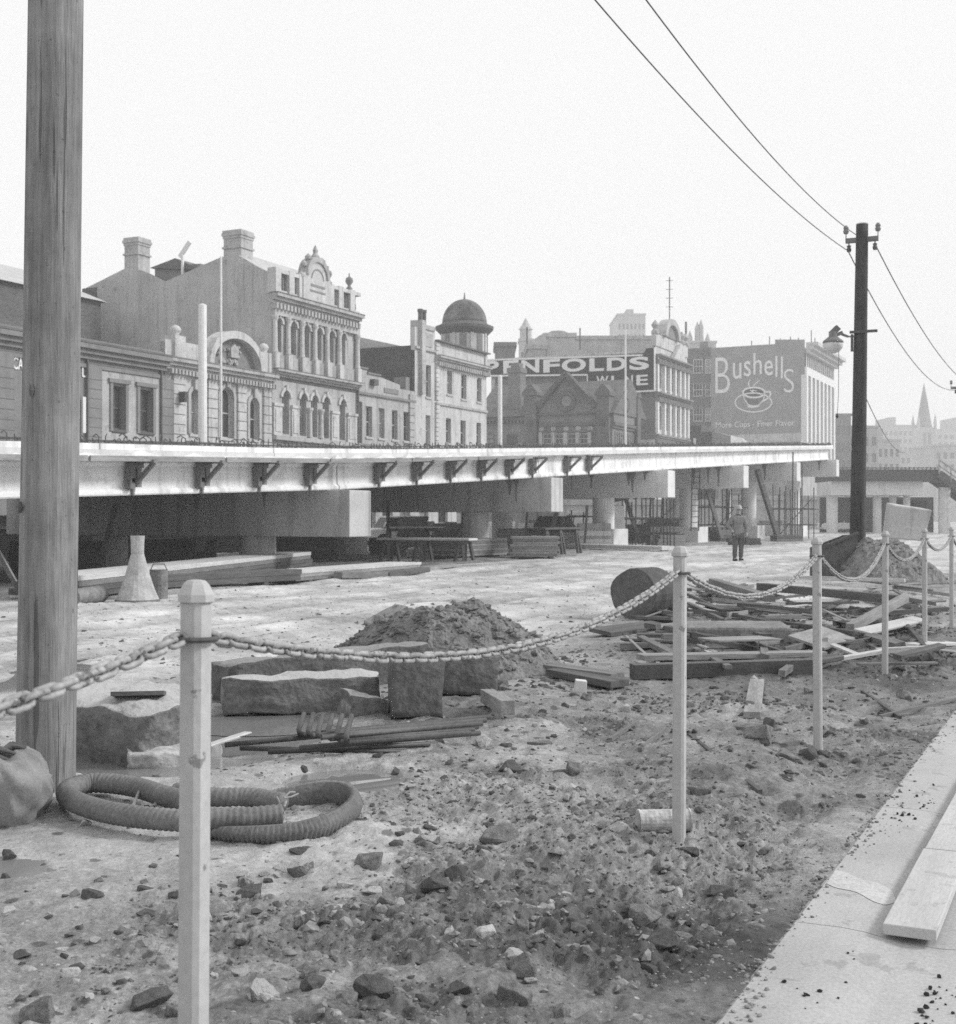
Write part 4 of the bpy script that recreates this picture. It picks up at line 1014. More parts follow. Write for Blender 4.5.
def wine_sign():
    u0 = 123.6; s = thing('wall_sign', 'long dark painted sign with big white PENFOLDS lettering above the dark brick gables', 'sign', RW(u0, 40), RROT)
    Y = lambda px: sw(px, u0) - 40; Z = lambda px, py: sz(px, py, u0)
    yr, yl, ym, yt = Y(655), Y(486), Y(588), Y(647)
    zT = Z(640, 355.5); zB = Z(560, 376.5); zL = Z(640, 391.5); zTT = Z(652, 348)
    zTl = Z(490, 360)
    b = MB(); b.prism([(yl, Z(486, 376)), (ym, Z(588, 375)), (ym, zL), (yr, zL), (yr, zTT), (yt, zTT), (Y(643), zT), (yl, zTl)], -.12, .1, 'x'); b.build('board', M['sign_dark'], s)
    b = MB(); o = .17
    def ln(p, q): b.beam((-.13, p[0], p[1]), (-.13, q[0], q[1]), .1, o)
    ln((yl, zTl), (Y(643), zT)); ln((yl, Z(486, 376)), (ym, Z(588, 375))); ln((ym, Z(588, 375)), (ym, zL)); ln((ym, zL), (yr, zL)); ln((yr, zL), (yr, zTT))
    b.build('border', M['letter'], s)
    def word(t, pa, pb, za, zb, bold):
        me = text_mesh(t, Y(pa) - Y(pb), za - zb, .06, M['letter'], bold=bold)
        place(me, 'lettering', s, (-.2, Y(pa), zb), (0, 0, R(-90)))
    xs = [(486.5, 499.5), (504, 519.5), (522, 540), (544, 560.5), (562.5, 586.5), (590, 604.5), (607.5, 627), (630, 649.5)]
    for ch, (a, c) in zip('PENFOLDS', xs):
        k = (a - 486) / 164; word(ch, a, c, Z(a, 361.5 - 4.5*k), Z(a, 374.5 - 4.5*k), .035)
    for ch, (a, c) in zip('WINE', ((597, 609), (612, 614.5), (625.5, 633.5), (637, 648.5))): word(ch, a, c, Z(a, 376.5 - .03*(a-597)), Z(a, 385.5), .02)
wine_sign()

# B8 + B9
def b8():
    u0 = 197.0; r = B('brick_office_block', 'dark brick office block with paired white windows left of the big coffee cup sign', u0)
    Y = lambda px: sw(px, u0) - 40; Z = lambda px, py: sz(px, py, u0)
    b = MB(); b.box(0, 18, Y(711.5), Y(672), 0, Z(700, 348)); b.build('wall', M['brick'], r)
    b = MB()
    for py in (357.5, 383, 407.5): b.box(-.12, -.003, Y(711.5), Y(672), Z(700, py+1), Z(700, py))
    b.build('string_course', M['stucco_grey'], r)
    for py0, py1 in ((359.5, 373.5), (383.5, 396.5), (408, 421.5)):
        for a, c in ((693.5, 702.5), (705.5, 711), (679, 687)): window(r, Y(c), Y(a), Z(a, py1), Z(a, py0), y=0, dep=-.07, mat='letter', axis='x', bars=2, sill=False)
    b = MB(); b.box(1, 4, Y(706), Y(698), Z(700, 348), Z(700, 341)); b.build('roof_hut', M['stucco_grey'], r)
b8()
def b9():
    u0 = 196.0; r = B('coffee_sign_building', 'tall building with a coffee cup painted on its grey side wall and pale pilasters', u0)
    X = lambda px: fu(px) - u0; Y = lambda px: sw(px, u0) - 40; Z = lambda px, py: sz(px, py, u0)
    x1 = X(833); y1 = Y(711); zt = Z(805, 339.5)
    zb = Z(760, 434)
    b = MB(); b.box(.06, x1, .5, y1, 0, zt - .8); b.build('wall', M['stucco_pale'], r)
    b = MB(); b.prism([(0, zb), (y1, zb), (y1, Z(712, 348)), (Y(775), Z(775, 344)), (Y(775), Z(775, 339.5)), (0, zt)], -.02, .05, 'x'); sg = b.build('painted_wall', M['sign_wall'], r)
    b = MB(); b.box(-.02, .05, 0, y1, 0, zb - .005); b.build('lower_wall', M['stucco_pale'], r)
    # street front: giant pilasters
    b = MB(); zc_ = fz(820, 382); n = 7
    for k in range(n + 1):
        x = .4 + (x1 - .8) * k / n; b = MB(); b.box(x-.55, x+.55, -.35, .499, 0, zc_); b.build('pilaster', M['white'], r)
    b = MB(); b.box(0, x1, -.3, .499, zc_ + .003, zc_ + 1.2); b.build('architrave', M['white'], r)
    b = MB(); b.box(.1, x1-.1, .05, .48, 0, zc_); b.build('glazing', M['stucco_grey'], r)
    b = MB()
    for k in range(n):
        x = .4 + (x1 - .8) * (k + .5) / n
        for j in range(6): b.box(x-.9, x+.9, -.02, .045, 5 + 3.1*j, 5.9 + 3.1*j)
    b.build('spandrel', M['stucco'], r)
    zw = fz(820, 354); zk = fz(820, 377)
    ops = []
    for k in range(2*n): x = .5 + (x1 - 1.0) * (k + .5) / (2*n); ops.append((x-.55, x+.55, zk + .3, zw - 1.2))
    b = MB(); facade(b, 0, x1, zc_ + 1.21, zt - .5, ops, y=-.2, dep=.4); b.build('attic_wall', M['stucco_pale'], r)
    for o in ops: window(r, *o, y=-.2, dep=.3, mat='frame', sill=False)
    b = MB(); z0 = fz(808, 351); cornice(b, -.05, x1 + .8, z0 - .6, 1.6, 1.8, y=-.2); b.build('cornice', M['stucco_pale'], r)
    # lettering
    def glyph(ch, pa, pb, ya, yb, bold=0.0, mat='letter_faded'):
        me = text_mesh(ch, Y(pa) - Y(pb), Z((pa+pb)/2, ya) - Z((pa+pb)/2, yb), .05, M[mat], bold=bold)
        place(me, 'lettering', sg, (-.09, Y(pa), Z((pa+pb)/2, yb)), (0, 0, R(-90)))
    for ch, pa, pb, ya, yb in (('B', 715.5, 730, 357.5, 393), ('u', 733, 741.5, 363, 379), ('s', 744, 751, 361, 376.5), ('h', 753.5, 762, 353, 374.5),
                               ('e', 764.5, 773, 360.5, 375.5), ('l', 775.5, 777.5, 356, 377), ('l', 781, 783, 356.5, 378.5), ('S', 784, 794, 369, 392.5)):
        glyph(ch, pa, pb, ya, yb, -.012 if ch in 'BS' else .004)
    glyph('More Cups - Finer Flavor', 716, 795, 421, 428.5)
    # cup, saucer and steam as flat painted strokes
    def stroke(name, pts, wpx, mat='letter'):
        b = MB(); q = [(Y(x), Z(x, y)) for x, y in pts]
        for i in range(len(q) - 1):
            p0, p1 = q[i], q[i+1]; wd = wpx * .15 * (1.0)
            b.beam((-.07 - .001*(i % 2), p0[0], p0[1]), (-.07 - .001*(i % 2), p1[0], p1[1]), wd, .03, up=(1, 0, 0))
        return b.build(name, M[mat], sg)
    def ell(cx, cy, rx, ry, a0=0, a1=360, n=40): return [(cx + rx*math.cos(R(a0+(a1-a0)*i/n)), cy + ry*math.sin(R(a0+(a1-a0)*i/n))) for i in range(n+1)]
    stroke('saucer_outline', ell(753.5, 402.5, 18.3, 9.5), 1.3, 'letter_faded')
    stroke('cup_rim', ell(754, 392.5, 11, 5), 1.8)
    stroke('cup_bowl', [(743.3, 394), (744.5, 399), (748, 404.5), (753, 406), (759, 405), (763.5, 400), (765, 394)], 1.0, 'letter_faded')
    stroke('cup_handle', [(764.5, 392.5), (770, 391.5), (771, 395), (766.5, 399.5), (761.5, 402)], 1.5)
    stroke('saucer_shine', [(747.5, 406.3), (753, 407.2), (759, 406)], 1.8)
    stroke('steam', [(749.5, 387), (748.5, 383), (750.5, 379.5)], 1.0, 'letter_faded'); stroke('steam', [(753, 386), (757, 382.5), (760, 380.5)], 1.0, 'letter_faded'); stroke('steam', [(750, 390), (754, 393), (752, 390), (757, 391)], .8)
    b = MB(); rim = ell(754, 392.5, 9.6, 4.0, 0, 360, 24)[:-1]; b.add([(-.055, Y(x), Z(x, y)) for x, y in rim], [tuple(range(24))]); b.build('cup_coffee', M['sign_dark'], sg)
    b = MB(); bw_ = [(744, 396), (746, 401), (749.5, 404.5), (754, 405.3), (759, 404), (762.5, 399.5), (764, 396), (759, 397.5), (754, 398), (749, 397.5)]
    b.add([(-.045, Y(x), Z(x, y)) for x, y in bw_], [tuple(range(len(bw_)))]); b.build('cup_shade', M['stucco_dark'], sg)
    rr_ = random.Random(2)
    for px, hgt in ((750, .9), (768, 1.6), (779, 1.4), (789, 1.6), (797, 1.4), (812, 3.4), (816, 2.6)):
        y = Y(min(px, 800)); b = MB(); z0 = zt - .9 if px > 775 else Z(px, 346); b.beam((1 if px < 800 else (px-800)*.7, y, z0), (1 if px < 800 else (px-800)*.7, y, z0 + hgt), .13, .13); b.build('roof_post', M['stucco_grey'], r)
b9()

# things on and behind the roofs, far buildings, church
def block(name, label, px0, px1, py, dist, mat='far_pale', dep=12, rows=0, cols=0, top=None, win=.55, cat='building'):
    """a building seen square on at a given distance, with a grid of recessed windows"""
    A = P(px0, py, dist); C = P(px1, py, dist); wd = C.x - A.x; h = A.z
    r = thing(name, label, cat, (A.x, dist, 0))
    ops = []
    for i in range(cols):
        for j in range(rows):
            x = wd * (i + .5) / cols; z = h * .98 - (j + .7) * 3.4; ops.append((x - wd/cols*win/2, x + wd/cols*win/2, z - .9, z + .9))
    ops = [o for o in ops if o[2] > .3]
    b = MB(); facade(b, 0, wd, 0, h, ops, dep=.3); b.box(0, wd, .31, dep, 0, h - .01); b.box(-.2, wd + .2, -.2, dep + .1, h, h + .5); b.build('wall', M[mat], r)
    if ops:
        b = MB()
        for o in ops: b.add([(o[0], .2, o[2]), (o[1], .2, o[2]), (o[1], .2, o[3]), (o[0], .2, o[3])], [(0, 1, 2, 3)])
        w = b.build('windows', M['far_dark'], r); w['kind'] = 'stuff'
    if top: top(r, wd, h, dep)
    return r
def hut(x0, x1, z):
    def f(r, wd, h, dep):
        b = MB(); b.box(wd*x0, wd*x1, 2, dep - 2, h + .5, h + z); b.build('roof_hut', M['far_pale'], r)
    return f
block('office_tower', 'faint distant tower block rising above the long white lettered sign', 617.5, 645.5, 315, 420, 'far_pale', 25, 8, 7, hut(.35, .6, 2.2), .5)
block('long_office_block', 'long pale flat-roofed block with a row of small windows behind the lettered sign', 540, 686, 339.5, 175, 'stucco', 16, 5, 15, None, .4)
block('rendered_tank_house', 'stained cube with a low dome on the roofs above the long lettered sign', 546.5, 575, 337, 160, 'render', 8, 0, 0, lambda r, wd, h, d: MB().lathe([(1.7, h+.5), (1.5, h+.8), (.9, h+1.1), (.05, h+1.2)], 16, (wd*.45, 3, 0)).build('dome', M['stucco_grey'], r))
block('gabled_roof_house', 'low pale roof beside the stained cube on the roofs above the sign', 528, 546, 349, 158, 'stucco', 9, 0, 0, lambda r, wd, h, d: MB().prism([(-.3, h+.5), (wd+.3, h+.5), (wd*.9, h+2.0)], 0, 9).build('roof', M['roof_iron'], r))
block('slatted_tank', 'small slatted box on the roofs just right of the domed tower', 495.5, 515, 346.5, 150, 'brick_mid', 6)
block('pale_turret', 'faint pale turret among the roofs right of the domed tower', 519.5, 533, 341, 260, 'far_pale', 5, 2, 2, lambda r, wd, h, d: MB().lathe([(1.2, h+.5), (1.2, h+2.5), (1.5, h+2.6), (.9, h+3.4), (.05, h+5)], 8, (wd*.5, 2.5, 0)).build('cupola', M['far_pale'], r))
block('pinnacled_building', 'pale building with pinnacles between the white block and the coffee sign', 671, 716, 343, 290, 'far_pale', 12, 4, 6, lambda r, wd, h, d: [MB().lathe([(.6, h), (.6, h+z), (.02, h+z+1.6)], 6, (wd*q, 2, 0)).build('pinnacle', M['far_pale'], r) for q, z in ((.15, 1), (.45, 1.5), (.62, 3.5), (.7, 4), (.85, 1))])
block('stained_mid_block', 'grey brick block beside the tall dark pole, right of the coffee sign building', 836, 851, 416, 255, 'brick_mid', 14, 5, 3)
block('pale_wall_block', 'pale plain block showing either side of the tall dark pole', 846, 878, 428, 270, 'stucco', 14, 4, 4)
block('stepped_pale_block', 'pale low block with stepped roof right of the tall dark pole', 872, 900, 441, 300, 'far_pale', 15, 4, 5, hut(.1, .5, 3))
block('hazy_long_block', 'long faint block in the haze left of the church spire', 884, 922, 426, 560, 'far_pale', 25, 6, 8, hut(.2, .35, 4))
block('hazy_right_block', 'long faint block in the haze right of the church spire', 931, 985, 430, 590, 'far_pale', 25, 6, 9, hut(.5, .8, 6))
block('hazy_low_block', 'broad faint low block in the haze below the church spire', 895, 960, 452, 430, 'far_pale', 20, 4, 12, hut(.55, .8, 2.5))
block('faint_shed_block', 'pale shed-like block at the right edge above the dark bridge deck', 935, 990, 446, 380, 'far_pale', 20, 3, 8)
def church():
    A = P(924, 517, 520); s = 520 / F
    r = thing('church', 'faint church with a tall pointed spire in the haze at right', 'church', (A.x, 520, 0))
    b = MB(); h = CH + (HZ - 428) * s; b.box(-3.6, 3.6, -3.6, 3.6, 0, h)
    for sx in (-1, 1):
        for sy in (-1, 1): b.lathe([(.7, h-3), (.7, h+2), (.03, h+5.5)], 6, (sx*3.3, sy*3.3, 0))
    b.box(-6, 6, 3.7, 30, 0, h*.45); b.build('tower', M['far_pale'], r)
    b = MB(); b.lathe([(3.5, h+.01), (2.9, h+2), (1.4, h + (HZ-428-94)*0 + 11), (.05, CH + (HZ-383)*s)], 8); b.build('spire', M['far_dark'], r)
    b = MB()
    for k in range(2): b.box(-1.6+1.9*k, -.3+1.9*k, -3.66, -3.603, h-8, h-2)
    b.build('belfry_opening', M['far_dark'], r)
church()
def low_sheds():
    r = B('curved_roof_shed', 'low pale shed with a rounded roof below the coffee cup sign', 152.0, 34.0)
    b = MB(); Y = lambda px: sw(px, 152.0) - 34; Z = lambda px, py: sz(px, py, 152.0)
    b.box(0, 10, Y(800), Y(712), 0, Z(760, 443)); A = arch_pts(Y(718), 1.2, Z(719, 443), 12, 1.0); b.prism(A, 0, 10, 'x'); b.build('wall', M['stucco'], r)
    b = MB(); b.box(-.2, 10.2, Y(801), Y(711), Z(760, 443)+.002, Z(760, 442)); b.build('roof', M['roof_iron'], r)
    r = B('dark_stepped_shed', 'dark brick stepped shed left of the low rounded pale shed', 140.0, 38.0)
    Y = lambda px: sw(px, 140.0) - 38; Z = lambda px, py: sz(px, py, 140.0)
    b = MB(); b.box(0, 8, Y(712), Y(684), 0, Z(700, 432)); b.box(.5, 6, Y(700), Y(689), 0, Z(700, 425)); b.build('wall', M['brick_sooty'], r)
    b = MB(); b.box(-.05, -.004, Y(696), Y(693.5), Z(700, 445), Z(700, 438)); b.build('lamp_panel', M['white'], r)
low_sheds()

# ------------------------------------------------------------------ poles and wires
def lean_pole(name, label, base, top, r0, r1, mat, seed, n=28):
    root = thing(name, label, 'utility pole', base)
    b = MB(); d = Vector(top) - Vector(base); pts = []; rs = []
    for i in range(31):
        t = i / 30; pts.append(Vector((0, 0, -.4)) * (1 if i == 0 else 0) + d * t); rs.append(r0 + (r1 - r0) * t)
    b.tube(pts, rs, n); me_i = len(b.v)
    for k in range(me_i):
        v = Vector(b.v[k]); ax = d * (v.z / d.z); q = v - ax
        ang = math.atan2(q.y, q.x)
        f = 1 + .035 * mnoise.noise(Vector((math.cos(ang)*2 + seed, math.sin(ang)*2, v.z*.25))) + .02 * mnoise.noise(Vector((math.cos(ang)*9, math.sin(ang)*9 + seed, v.z*.7)))
        # one hewn flat side
        b.v[k] = tuple(ax + q * f)
    o = b.build('shaft', M[mat], root, smooth=True)
    return root, d
pb = G(45, 784); TOPL = Vector((pb.x + .12, pb.y, 8.7))
pl, dL = lean_pole('utility_pole', 'stout pale weathered timber pole rising out of the picture at left', (pb.x, pb.y, -.05), TOPL, .152, .125, 'pole', 3)
pr_b = G(857, 577); TOPR = Vector((pr_b.x + .12, pr_b.y, 8.22))
prr, dR = lean_pole('utility_pole', 'dark tarred timber pole with a small crossarm and insulators at right', (pr_b.x, pr_b.y, -.05), TOPR, .185, .135, 'pole_dark', 8)
def pole_top(root, d, w_arm, zoff=.35):
    t = d * ((d.z - zoff) / d.z); ar = Vector((CD, -SD, 0))
    b = MB(); b.beam(t - ar*w_arm, t + ar*w_arm, .09, .11); b.build('crossarm', M['timber_mid'], root)
    for s in (-1, 1):
        for q, up in ((.98, 1), (.8, -1), (.45, -1)):
            if q == .45 and w_arm < .5: continue
            p = t + ar*w_arm*s*q; b = MB()
            if up > 0: b.lathe([(.012, .05), (.012, .16), (.05, .17), (.07, .22), (.05, .27), (.065, .3), (.03, .36)], 10, p)
            else: b.lathe([(.045, -.26), (.06, -.2), (.04, -.16), (.055, -.12), (.015, -.1), (.015, -.05)], 10, p)
            b.build('insulator', M['frame_dark'] if up < 0 else M['stucco_grey'], root)
    return t
tR = pole_top(prr, dR, .37); tL = pole_top(pl, dL, .6)
b = MB(); c = dR * (1); b.lathe([(.138, 0), (.14, .02), (.12, .03), (.02, .05)], 20, c); b.build('pole_cap', M['roof_iron'], prr)
for hz in (5.75,):
    t = dR * (hz / dR.z); b = MB(); ar = Vector((CD, -SD, 0)); b.beam(t - ar*.30 + Vector((0, -.2, 0)), t + ar*.32 + Vector((0, -.2, 0)), .06, .06); b.beam(t - ar*.25 + Vector((0, -.2, -.05)), t - ar*.25 + Vector((0, -.2, -.45)), .05, .05); b.build('bracket', M['steel'], prr)
b = MB()
for p, q, s in (((-.02, -.148, 2.1), 0, .014), ((.11, -.11, 3.4), 0, .012), ((-.09, -.115, 1.5), 0, .014)): b.lathe([(s*.5, -.03), (s, 0), (s*.5, .03)], 8, p)
b.build('bolt_hole', M['stucco_dark'], pl)
# third pole far down the road
p3 = RW(0, 0); p3 = Vector((22.75, 59.5, 0)); T3 = Vector((22.8, 59.5, 7.6))
p3r, d3 = lean_pole('utility_pole', 'far timber pole at the right edge whose crossarm just shows', p3, T3, .2, .15, 'pole_dark', 12, 14)
t3 = pole_top(p3r, d3, 1.1, .25)
def wire(p, q, sag, r, label, group=None):
    pts = []
    for i in range(41):
        t = i / 40; v = Vector(p).lerp(Vector(q), t); v.z -= 4 * sag * t * (1 - t); pts.append(v)
    b = MB(); b.tube([v - pts[0] for v in pts], r, 5); o = b.build('overhead_wire', M['steel'], loc=pts[0]); tag(o, label, 'wire', 'overhead wires between the poles')
ARM = Vector((CD, -SD, 0)); PR = Vector(prr.location); PL = Vector(pl.location); P3 = Vector(p3r.location)
wire(PR + tR - ARM*.36 + Vector((0, 0, -.2)), PL + tL - ARM*.62 + Vector((0, 0, .1)), .62, .0105, 'lower of the two wires running from the right pole up out of the picture')
wire(PR + tR - ARM*.1 + Vector((0, 0, .1)), PL + tL + ARM*.1 + Vector((0, 0, .1)), .72, .0105, 'upper of the two wires running from the right pole up out of the picture')
wire(PR + tR + ARM*.33 + Vector((0, 0, -.2)), P3 + t3 + ARM*.2 + Vector((0, 0, -.1)), .75, .014, 'right hand wire sagging from the right pole to the right edge')
wire(PR + tR - ARM*.33 + Vector((0, 0, -.2)), P3 + t3 - ARM*.9 + Vector((0, 0, -.1)), .9, .014, 'wire passing behind the right pole and sagging to the far crossarm')
wire(PR + dR*.55, P(905, 452, 70), .5, .012, 'thin slack wire dropping from the right pole towards the far blocks')

# suspended street lamp left of the right pole
def street_lamp():
    p = P(833, 345, 31.0); r = thing('street_lamp', 'round pale street lamp held beside the dark right pole, pull cord below', 'street lamp', p)
    b = MB(); b.lathe([(.03, -.2), (.14, -.17), (.22, -.08), (.24, 0), (.23, .06), (.16, .1)], 20); b.build('globe', M['white'], r, smooth=True)
    b = MB(); b.lathe([(.25, .05), (.23, .1), (.14, .17), (.1, .2), (.1, .32), (.05, .34)], 20); b.build('hood', M['stucco_grey'], r, smooth=True)
    b = MB(); b.beam((.0, 0, .3), (.12, 0, .42), .16, .14); b.beam((.05, -.02, .22), (.22, 0, .3), .08, .08); b.beam((.2, 0, .26), (.36, .0, .2), .05, .05); b.beam((.36, 0, .2), (.58, .1, .21), .035, .035); b.build('bracket', M['stucco_grey'], r)
    b = MB(); b.tube([(.14, 0, .1), (.13, 0, -1.2), (.1, 0, -1.65)], .007, 5); b.lathe([(.01, -1.75), (.04, -1.7), (.01, -1.63)], 6, (.1, 0, 0)); b.build('pull_cord', M['steel'], r)
street_lamp()
def white_mast(px, py0, py1, wm, w, label, name='mast', r2=None, mat='white'):
    u = fu(px, w); z1 = fz(px, py0, w); o = thing(name, label, 'mast', RW(u, w))
    b = MB(); b.lathe([(wm, 0), (r2 or wm*.8, z1), (wm*.3, z1 + .05)], 12); b.build('shaft', M[mat], o)
    b = MB(); b.lathe([(wm*1.8, 0), (wm*1.8, .5), (wm, .6)], 12); b.build('base', M['stucco_grey'], o)
    return o
white_mast(202.5, 305, 0, .2, 33, 'thick white mast standing in front of the arched pavilion', r2=.17)
white_mast(221, 257, 0, .07, 38, 'slender white flagpole in front of the curved pediment', 'flagpole', r2=.05)
white_mast(500, 376, 0, .15, 33, 'white mast between the domed tower and the dark brick gables', r2=.13)
white_mast(625.5, 330, 0, .1, 36, 'thin white mast crossing the lettering of the long sign', r2=.07)
white_mast(686, 322, 0, .18, 46, 'thin dark mast between the white block and the brick office block', r2=.14, mat='stucco_grey')
def aerial(px, py0, py1, dist, label, wd=.12, bars=0):
    A = P(px, py0, dist); o = thing('aerial_mast', label, 'aerial', (A.x, A.y, 0)); b = MB(); z0 = P(px, py1, dist).z
    b.beam((0, 0, z0), (0, 0, A.z), wd, wd); b.build('shaft', M['steel'], o)
    if bars:
        b = MB()
        for k in range(bars): b.beam((-.5, 0, A.z - .5 - 1.2*k), (.5, 0, A.z - .5 - 1.2*k), .06, .06)
        b.build('crossbar', M['steel'], o)
aerial(669.5, 277, 336, 178, 'tall thin aerial above the pediment of the white block', .14, 4)
aerial(527, 327, 352, 160, 'short flue pipe left of the stained cube on the roofs', .2)
aerial(580, 328, 350, 165, 'short flue pipe right of the stained cube on the roofs', .16)

# ------------------------------------------------------------------ posts and chains
CHZ = 1.165
PU = [-.95, 2.06, 5.37, 8.10, 11.9, 14.9, 17.2, 20.3]; PW = [1.66, 1.655, 1.64, 1.60, 1.72, 1.72, 1.69, 1.7]
POSTS = [RW(u, w) for u, w in zip(PU, PW)]
POSTS[1] = Vector((-.561, 2.55, 0)); POSTS[2] = Vector((.858, 5.55, 0)); POSTS[3] = Vector((2.087, 7.98, 0)); POSTS[4] = Vector((3.6, 11.5, 0)); POSTS[5] = Vector((4.88, 14.2, 0)); POSTS[6] = Vector((5.92, 16.25, 0))
def post_parts():
    b = MB(); s = .0255; n8 = [(s, -s*.62), (s, s*.62), (s*.62, s), (-s*.62, s), (-s, s*.62), (-s, -s*.62), (-s*.62, -s), (s*.62, -s)]
    vs = []; zs = [-.45, .0, .3, .6, .9, 1.232]
    for z in zs: vs += [(x, y, z) for x, y in n8]
    fs = [tuple(reversed(range(8)))] + [(i*8+k, i*8+(k+1) % 8, (i+1)*8+(k+1) % 8, (i+1)*8+k) for i in range(5) for k in range(8)] + [tuple(40+k for k in range(8))]
    b.add(vs, fs); shaft = b.mesh('shaft', M['post'])
    b = MB(); b.lathe([(.030, 1.231), (.0365, 1.234), (.0365, 1.248), (.035, 1.251), (.026, 1.268), (.019, 1.275), (.008, 1.277)], 8, ph=math.pi/8); cap = b.mesh('cap', M['post'])
    b = MB(); n = 14
    b.tube([(.0 + .040*math.cos(2*math.pi*k/n), -.0 + .040*math.sin(2*math.pi*k/n), CHZ - .004) for k in range(n + 1)], .006, 6, False); ring = b.mesh('chain_ring', M['rust'])
    return shaft, cap, ring
SH, CAP, RNG = post_parts()
plabels = ['post just beyond the left edge, hidden', 'nearest and largest pale chain post, at left, base out of view', 'second nearest pale chain post, with a pale can lying at its foot',
           'third pale chain post, left of the dark timber pole', 'fourth pale chain post, just right of the dark timber pole', 'fifth pale chain post, below the leaning concrete block',
           'last pale chain post at the right edge of the picture', 'post out of view']
rr = random.Random(17)
for i, p in enumerate(POSTS):
    if i in (0, 7): continue
    o = thing('chain_post', plabels[i], 'post', (p.x, p.y, 0), RROT + rr.uniform(-.06, .06), 'posts of the chain fence'); o.rotation_euler.x = rr.uniform(-.006, .006); o.rotation_euler.y = rr.uniform(-.006, .006)
    place(SH, 'shaft', o); place(CAP, 'cap', o); place(RNG, 'chain_ring', o)
def link_shape():
    pts = []; L_, Wd = .0165, .0115
    for k in range(7): a = -math.pi/2 + math.pi*k/6; pts.append(Vector((L_ + Wd*math.cos(a), Wd*math.sin(a), 0)))
    for k in range(7): a = math.pi/2 + math.pi*k/6; pts.append(Vector((-L_ + Wd*math.cos(a), Wd*math.sin(a), 0)))
    vs = []; fs = []; m = len(pts); r_ = .0062; n = 6
    for i in range(m):
        d = (pts[(i+1) % m] - pts[i-1]).normalized(); A = Vector((0, 0, 1)); B_ = d.cross(A)
        for k in range(n): t = 2*math.pi*k/n; vs.append(pts[i] + (A*math.cos(t) + B_*math.sin(t))*r_)
    for i in range(m):
        for k in range(n): fs.append((i*n+k, i*n+(k+1) % n, ((i+1) % m)*n+(k+1) % n, ((i+1) % m)*n+k))
    return vs, fs
LV, LF = link_shape()
clabels = ['pale chain running from the nearest post off the left edge', 'longest pale chain, sagging from the nearest post to the second post', 'pale chain sagging between the second and third posts over the timber debris',
           'pale chain sagging between the third and fourth posts, past the dark pole foot', 'pale chain sagging between the fourth and fifth posts before the mound', 'short pale chain between the fifth post and the last post', 'end of the pale chain beyond the last post']
sags = [.15, .165, .17, .23, .19, .15, .2]
for i in range(len(POSTS) - 1):
    p, q = POSTS[i].copy(), POSTS[i+1].copy(); p.z = q.z = CHZ
    d = (q - p).normalized(); p += d*.03; q -= d*.03; n = 200; sg = sags[i]
    pts = [p.lerp(q, k/n) - Vector((0, 0, 4*sg*(k/n)*(1-k/n))) for k in range(n+1)]
    acc = [0]
    for k in range(n): acc.append(acc[-1] + (pts[k+1]-pts[k]).length)
    pitch = .0335; b = MB(); cnt = int(acc[-1]/pitch); k = 0
    for j in range(cnt):
        s = (j + .5)*acc[-1]/cnt
        while acc[k+1] < s: k += 1
        t = (s - acc[k])/(acc[k+1]-acc[k]); c = pts[k].lerp(pts[k+1], t); x = (pts[k+1]-pts[k]).normalized(); y = Vector((0, 0, 1)).cross(x).normalized(); z = x.cross(y)
        a = (math.pi/4 if j % 2 else -math.pi/4) + rr.uniform(-.3, .3); y2 = y*math.cos(a) + z*math.sin(a); z2 = x.cross(y2)
        b.add([tuple(c - p + x*v.x + y2*v.y + z2*v.z) for v in LV], LF)
    o = b.build('chain', M['chain'], smooth=True, loc=p); tag(o, clabels[i], 'chain', 'chains hung between the posts')

# ------------------------------------------------------------------ stones and blocks
def rough(dims, cuts=9, amp=.03, seed=0, mat='bluestone', rnd_=.12, freq=3.0, taper=0.0):
    bm = bmesh.new(); bmesh.ops.create_cube(bm, size=1.0); bmesh.ops.subdivide_edges(bm, edges=bm.edges[:], cuts=cuts, use_grid_fill=True)
    for v in bm.verts:
        c = v.co.copy(); m = max(abs(c.x), abs(c.y), abs(c.z))
        s = c.normalized() * .5 * 1.15; c2 = c.lerp(s, rnd_); c2.x *= 1 - taper * c2.z; c2.y *= 1 - taper * c2.z
        p = Vector((c2.x*dims[0], c2.y*dims[1], c2.z*dims[2])); q = p*freq + Vector((seed*7.1, seed*3.3, 0))
        nz = Vector((mnoise.noise(q), mnoise.noise(q + Vector((31, 0, 0))), mnoise.noise(q + Vector((0, 57, 0)))))
        nz2 = Vector((mnoise.noise(q*3.3), mnoise.noise(q*3.3 + Vector((31, 0, 0))), mnoise.noise(q*3.3 + Vector((0, 57, 0)))))
        v.co = p + nz*amp + nz2*amp*.45
    me = bpy.data.meshes.new('rough_stone'); bm.to_mesh(me); bm.free(); me.materials.append(M[mat])
    me.polygons.foreach_set('use_smooth', [True]*len(me.polygons)); return me
def stone(name, label, cat, c, dims, rot=(0, 0, 0), mat='bluestone', seed=0, amp=.03, rnd_=.1, cuts=9, freq=3, group=None, taper=0.0):
    o = place(rough(dims, cuts, amp, seed, mat, rnd_, freq, taper), name, None, c, rot); tag(o, label, cat, group); return o
